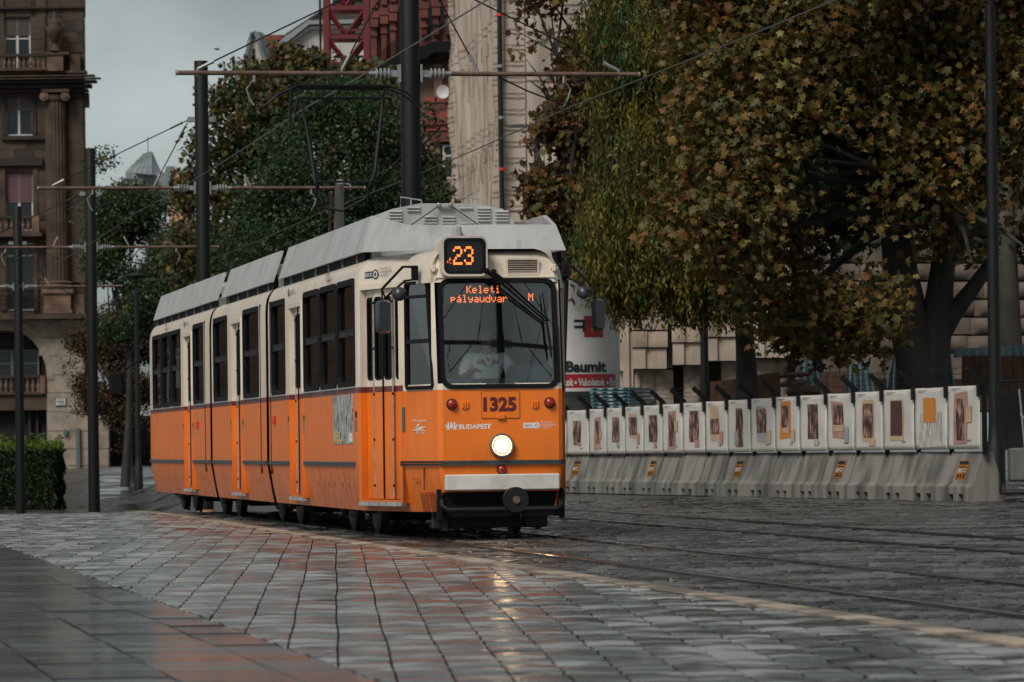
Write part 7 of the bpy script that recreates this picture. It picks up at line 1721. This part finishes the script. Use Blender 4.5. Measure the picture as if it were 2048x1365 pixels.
tree('plane_tree', 'thin spray of yellowing leaves just beyond the tallest mast', 'tree', W(870, 1010, 132), W(872, 560, 132), [blob(868, 345, 24, 32, 132), blob(870, 400, 34, 36, 132), blob(860, 440, 40, 40, 132)], .16,
     [(60, 12, .25, .16, True, [AUT[0], AUT[1], DGR[1]], [.5, .25, .25], .3, .6, False)], 16, group=g5, nlimb=6)
tree('broad_tree', 'green tree beside the ornate corner house below the metal tower', 'tree', W(250, 975, 165), W(260, 700, 165), [blob(235, 385, 50, 60, 165), blob(212, 340, 24, 34, 165), blob(290, 440, 80, 60, 165), blob(225, 440, 60, 60, 164), blob(270, 410, 55, 40, 164), blob(260, 520, 85, 80, 165), blob(340, 470, 50, 70, 164), blob(330, 560, 80, 90, 164), blob(240, 620, 70, 60, 165), blob(210, 450, 30, 80, 165), blob(380, 560, 60, 90, 163)], .16,
     [(1900, 34, .36, .115, False, [DGR[0], DGR[1], DGR[2]], [.42, .46, .12], .5, .3, False)], 23, group=g5, nlimb=20)
tree('small_tree', 'small dark reddish tree in front of the street sign and travertine corner', 'tree', W(264, 968, 172), W(262, 850, 172), [blob(250, 690, 62, 60, 172), blob(180, 690, 40, 44, 172), blob(215, 640, 60, 40, 172), blob(165, 720, 32, 24, 172), blob(230, 770, 80, 50, 172), blob(170, 800, 34, 26, 172), blob(265, 820, 60, 40, 172), blob(300, 700, 40, 80, 172), blob(285, 880, 50, 50, 173)], .13,
     [(1500, 30, .26, .10, False, BRN_, [.42, .20, .38], .5, .3, False)], 18, group=g5, nlimb=16)

# unseen trees added along the hoarding, out of view, to darken the right-hand side
for (x, y, lab) in ((14.6, 43.0, 'unseen plane tree added nearest the camera to shade the street side'), (13.4, 55.0, 'unseen plane tree added for shade between the nearest tree and the wire mesh fence')):
    bl_ = [((x+dx_, y+dy_, z), (3.6, 3.6, 2.6)) for dx_, dy_, z in ((0, 0, 6), (1, 2, 8.2), (.5, -2, 8), (.8, .5, 10.5))]
    tree('plane_tree', lab, 'tree', (x, y, 0), (x, y, 4.2), bl_, .3, [(420, 24, .45, .19, True, AUT, [.46, .30, .14, .10], .4, .8, False)], int(y), nlimb=12)
# ================================================================ the driver
SKIN = M('skin', (.42, .235, .16), .55, var=.1, vscale=20); SHIRT = M('white_shirt', (.86, .87, .86), .8, var=.08, vscale=6, bump=.15, bscale=10); HAIR = M('grey_hair', (.10, .09, .08), .7, var=.4, vscale=30); TROUS = M('dark_trousers', (.02, .022, .03), .8)
def skin_body(name, joints, bones, mat, parent, root='pelvis', sub=2):
    """one continuous surface grown round a skeleton: joints {name: (pos, radius)}"""
    nm = list(joints); me = bpy.data.meshes.new(name); me.from_pydata([joints[k][0] for k in nm], [(nm.index(a), nm.index(b)) for a, b in bones], [])
    o = bpy.data.objects.new(name, me); COL.objects.link(o); o.modifiers.new('skin', 'SKIN'); 
    for i, k in enumerate(nm):
        r = joints[k][1]; me.skin_vertices[0].data[i].radius = r if isinstance(r, tuple) else (r, r); me.skin_vertices[0].data[i].use_root = (k == root)
    s = o.modifiers.new('smooth', 'SUBSURF'); s.levels = sub; s.render_levels = sub
    dg = bpy.context.evaluated_depsgraph_get(); m2 = bpy.data.meshes.new_from_object(o.evaluated_get(dg)); bpy.data.objects.remove(o)
    m2.name = name; m2.materials.clear(); m2.materials.append(mat); m2.polygons.foreach_set('use_smooth', [True]*len(m2.polygons))
    o = bpy.data.objects.new(name, m2); COL.objects.link(o)
    if parent is not None: o.parent = parent
    return o
dp = TW(.03, .96)
dr = empty('person', (dp.x, dp.y, 0), TH, label='person in a white shirt sitting at the controls behind the windscreen', cat='person')
J = {'pelvis': ((0, .06, 1.36), .15), 'waist': ((0, .05, 1.50), .135), 'chest': ((0, .02, 1.70), (.165, .12)), 'neckb': ((0, -.0, 1.875), .062), 'neck': ((0, -.015, 1.93), .055), 'head': ((0, -.04, 2.03), (.078, .092)), 'crown': ((0, -.035, 2.12), (.066, .078))}
Bn = [('pelvis', 'waist'), ('waist', 'chest'), ('chest', 'neckb'), ('neckb', 'neck'), ('neck', 'head'), ('head', 'crown')]
for s, n_ in ((-1, 'l'), (1, 'r')):
    hx = .16 if s > 0 else -.20; hy = -.52 if s > 0 else -.46
    J.update({n_+'sh': ((s*.185, .01, 1.82), .066), n_+'el': ((s*.27, -.14, 1.62), .046), n_+'wr': ((hx, hy+.10, 1.685), .032), n_+'palm': ((hx, hy, 1.690), (.042, .018)), n_+'hip': ((s*.10, -.02, 1.34), .09), n_+'kn': ((s*.14, -.42, 1.36), .065), n_+'an': ((s*.14, -.40, .96), .045), n_+'ft': ((s*.14, -.54, .93), .04)})
    Bn += [('chest', n_+'sh'), (n_+'sh', n_+'el'), (n_+'el', n_+'wr'), (n_+'wr', n_+'palm'), ('pelvis', n_+'hip'), (n_+'hip', n_+'kn'), (n_+'kn', n_+'an'), (n_+'an', n_+'ft')]
    for f, (dx_, L) in enumerate(((-.030, .062), (-.011, .076), (.010, .072), (.029, .056))):
        J[f'{n_}f{f}a'] = ((hx+dx_, hy-.045, 1.692), .0095); J[f'{n_}f{f}b'] = ((hx+dx_*1.1, hy-.045-L*.6, 1.686), .0085); J[f'{n_}f{f}c'] = ((hx+dx_*1.1, hy-.045-L, 1.668), .0075)
        Bn += [(n_+'palm', f'{n_}f{f}a'), (f'{n_}f{f}a', f'{n_}f{f}b'), (f'{n_}f{f}b', f'{n_}f{f}c')]
    J[n_+'ta'] = ((hx-s*.045, hy+.005, 1.685), .011); J[n_+'tb'] = ((hx-s*.06, hy-.04, 1.675), .009); Bn += [(n_+'palm', n_+'ta'), (n_+'ta', n_+'tb')]
skin_body('body', J, Bn, SKIN, dr)
JS = {'pelvis': ((0, .06, 1.38), .17), 'waist': ((0, .05, 1.50), .155), 'chest': ((0, .02, 1.71), (.19, .145)), 'top': ((0, .0, 1.85), (.10, .08))}
BS = [('pelvis', 'waist'), ('waist', 'chest'), ('chest', 'top')]
for s, n_ in ((-1, 'l'), (1, 'r')):
    JS.update({n_+'sh': ((s*.185, .01, 1.815), .084), n_+'el': ((s*.255, -.11, 1.655), .064), n_+'cu': ((s*.25, -.20, 1.64), .056)}); BS += [('chest', n_+'sh'), (n_+'sh', n_+'el'), (n_+'el', n_+'cu')]
skin_body('shirt', JS, BS, SHIRT, dr)
mb = MB(); mb.lathe([(.001, .115), (.05, .105), (.078, .07), (.092, .02), (.090, -.03)], (0, -.02, 2.065), 14, 0, (0, .15, 1)); mb.build('hair', HAIR, dr, smooth=60)
mb = MB(); mb.lathe([(.004, -.03), (.016, 0), (.006, .028)], (0, -.135, 2.02), 8, 0, (0, -.3, -1)); mb.build('nose', SKIN, dr, smooth=60)
for s in (-1, 1):
    mb = MB(); mb.lathe([(.003, -.028), (.012, -.01), (.012, .012), (.003, .028)], (s*.086, -.03, 2.03), 8); mb.build('ear', SKIN, dr, smooth=60)
    mb = MB(); mb.lathe([(.002, -.008), (.011, 0), (.002, .008)], (s*.031, -.122, 2.045), 8, 0, (0, 1, 0)); mb.build('eye', NOTB, dr, smooth=60)
mb = MB(); mb.box(-.025, .025, -.13, -.12, 1.972, 1.980); mb.build('mouth', M('lips', (.28, .10, .08), .5), dr)
# collar and the driver's seat belongs to the tram
mb = MB(); mb.path([(-.07, -.04, 1.87), (-.03, -.11, 1.80), (0, -.13, 1.74)], .014, 6); mb.path([(.07, -.04, 1.87), (.03, -.11, 1.80), (0, -.13, 1.74)], .014, 6); mb.build('collar', SHIRT, dr)
mb = MB(); mb.bbox(-.23, .29, .86, 1.32, 1.12, 1.24, .04); mb.bbox(-.21, .27, 1.24, 1.34, 1.22, 1.95, .04); mb.bbox(-.03, .13, .96, 1.16, .88, 1.12, .02); mb.build('driver_seat', CABGREY, tram)
mb = MB(); mb.path([(-.5, .22, 1.60), (-.47, .2, 1.72), (-.40, .2, 1.76)], .012, 6); mb.bbox(.10, .17, .46, .56, 1.60, 1.66, .015); mb.build('control_lever', DARKMETAL, tram)
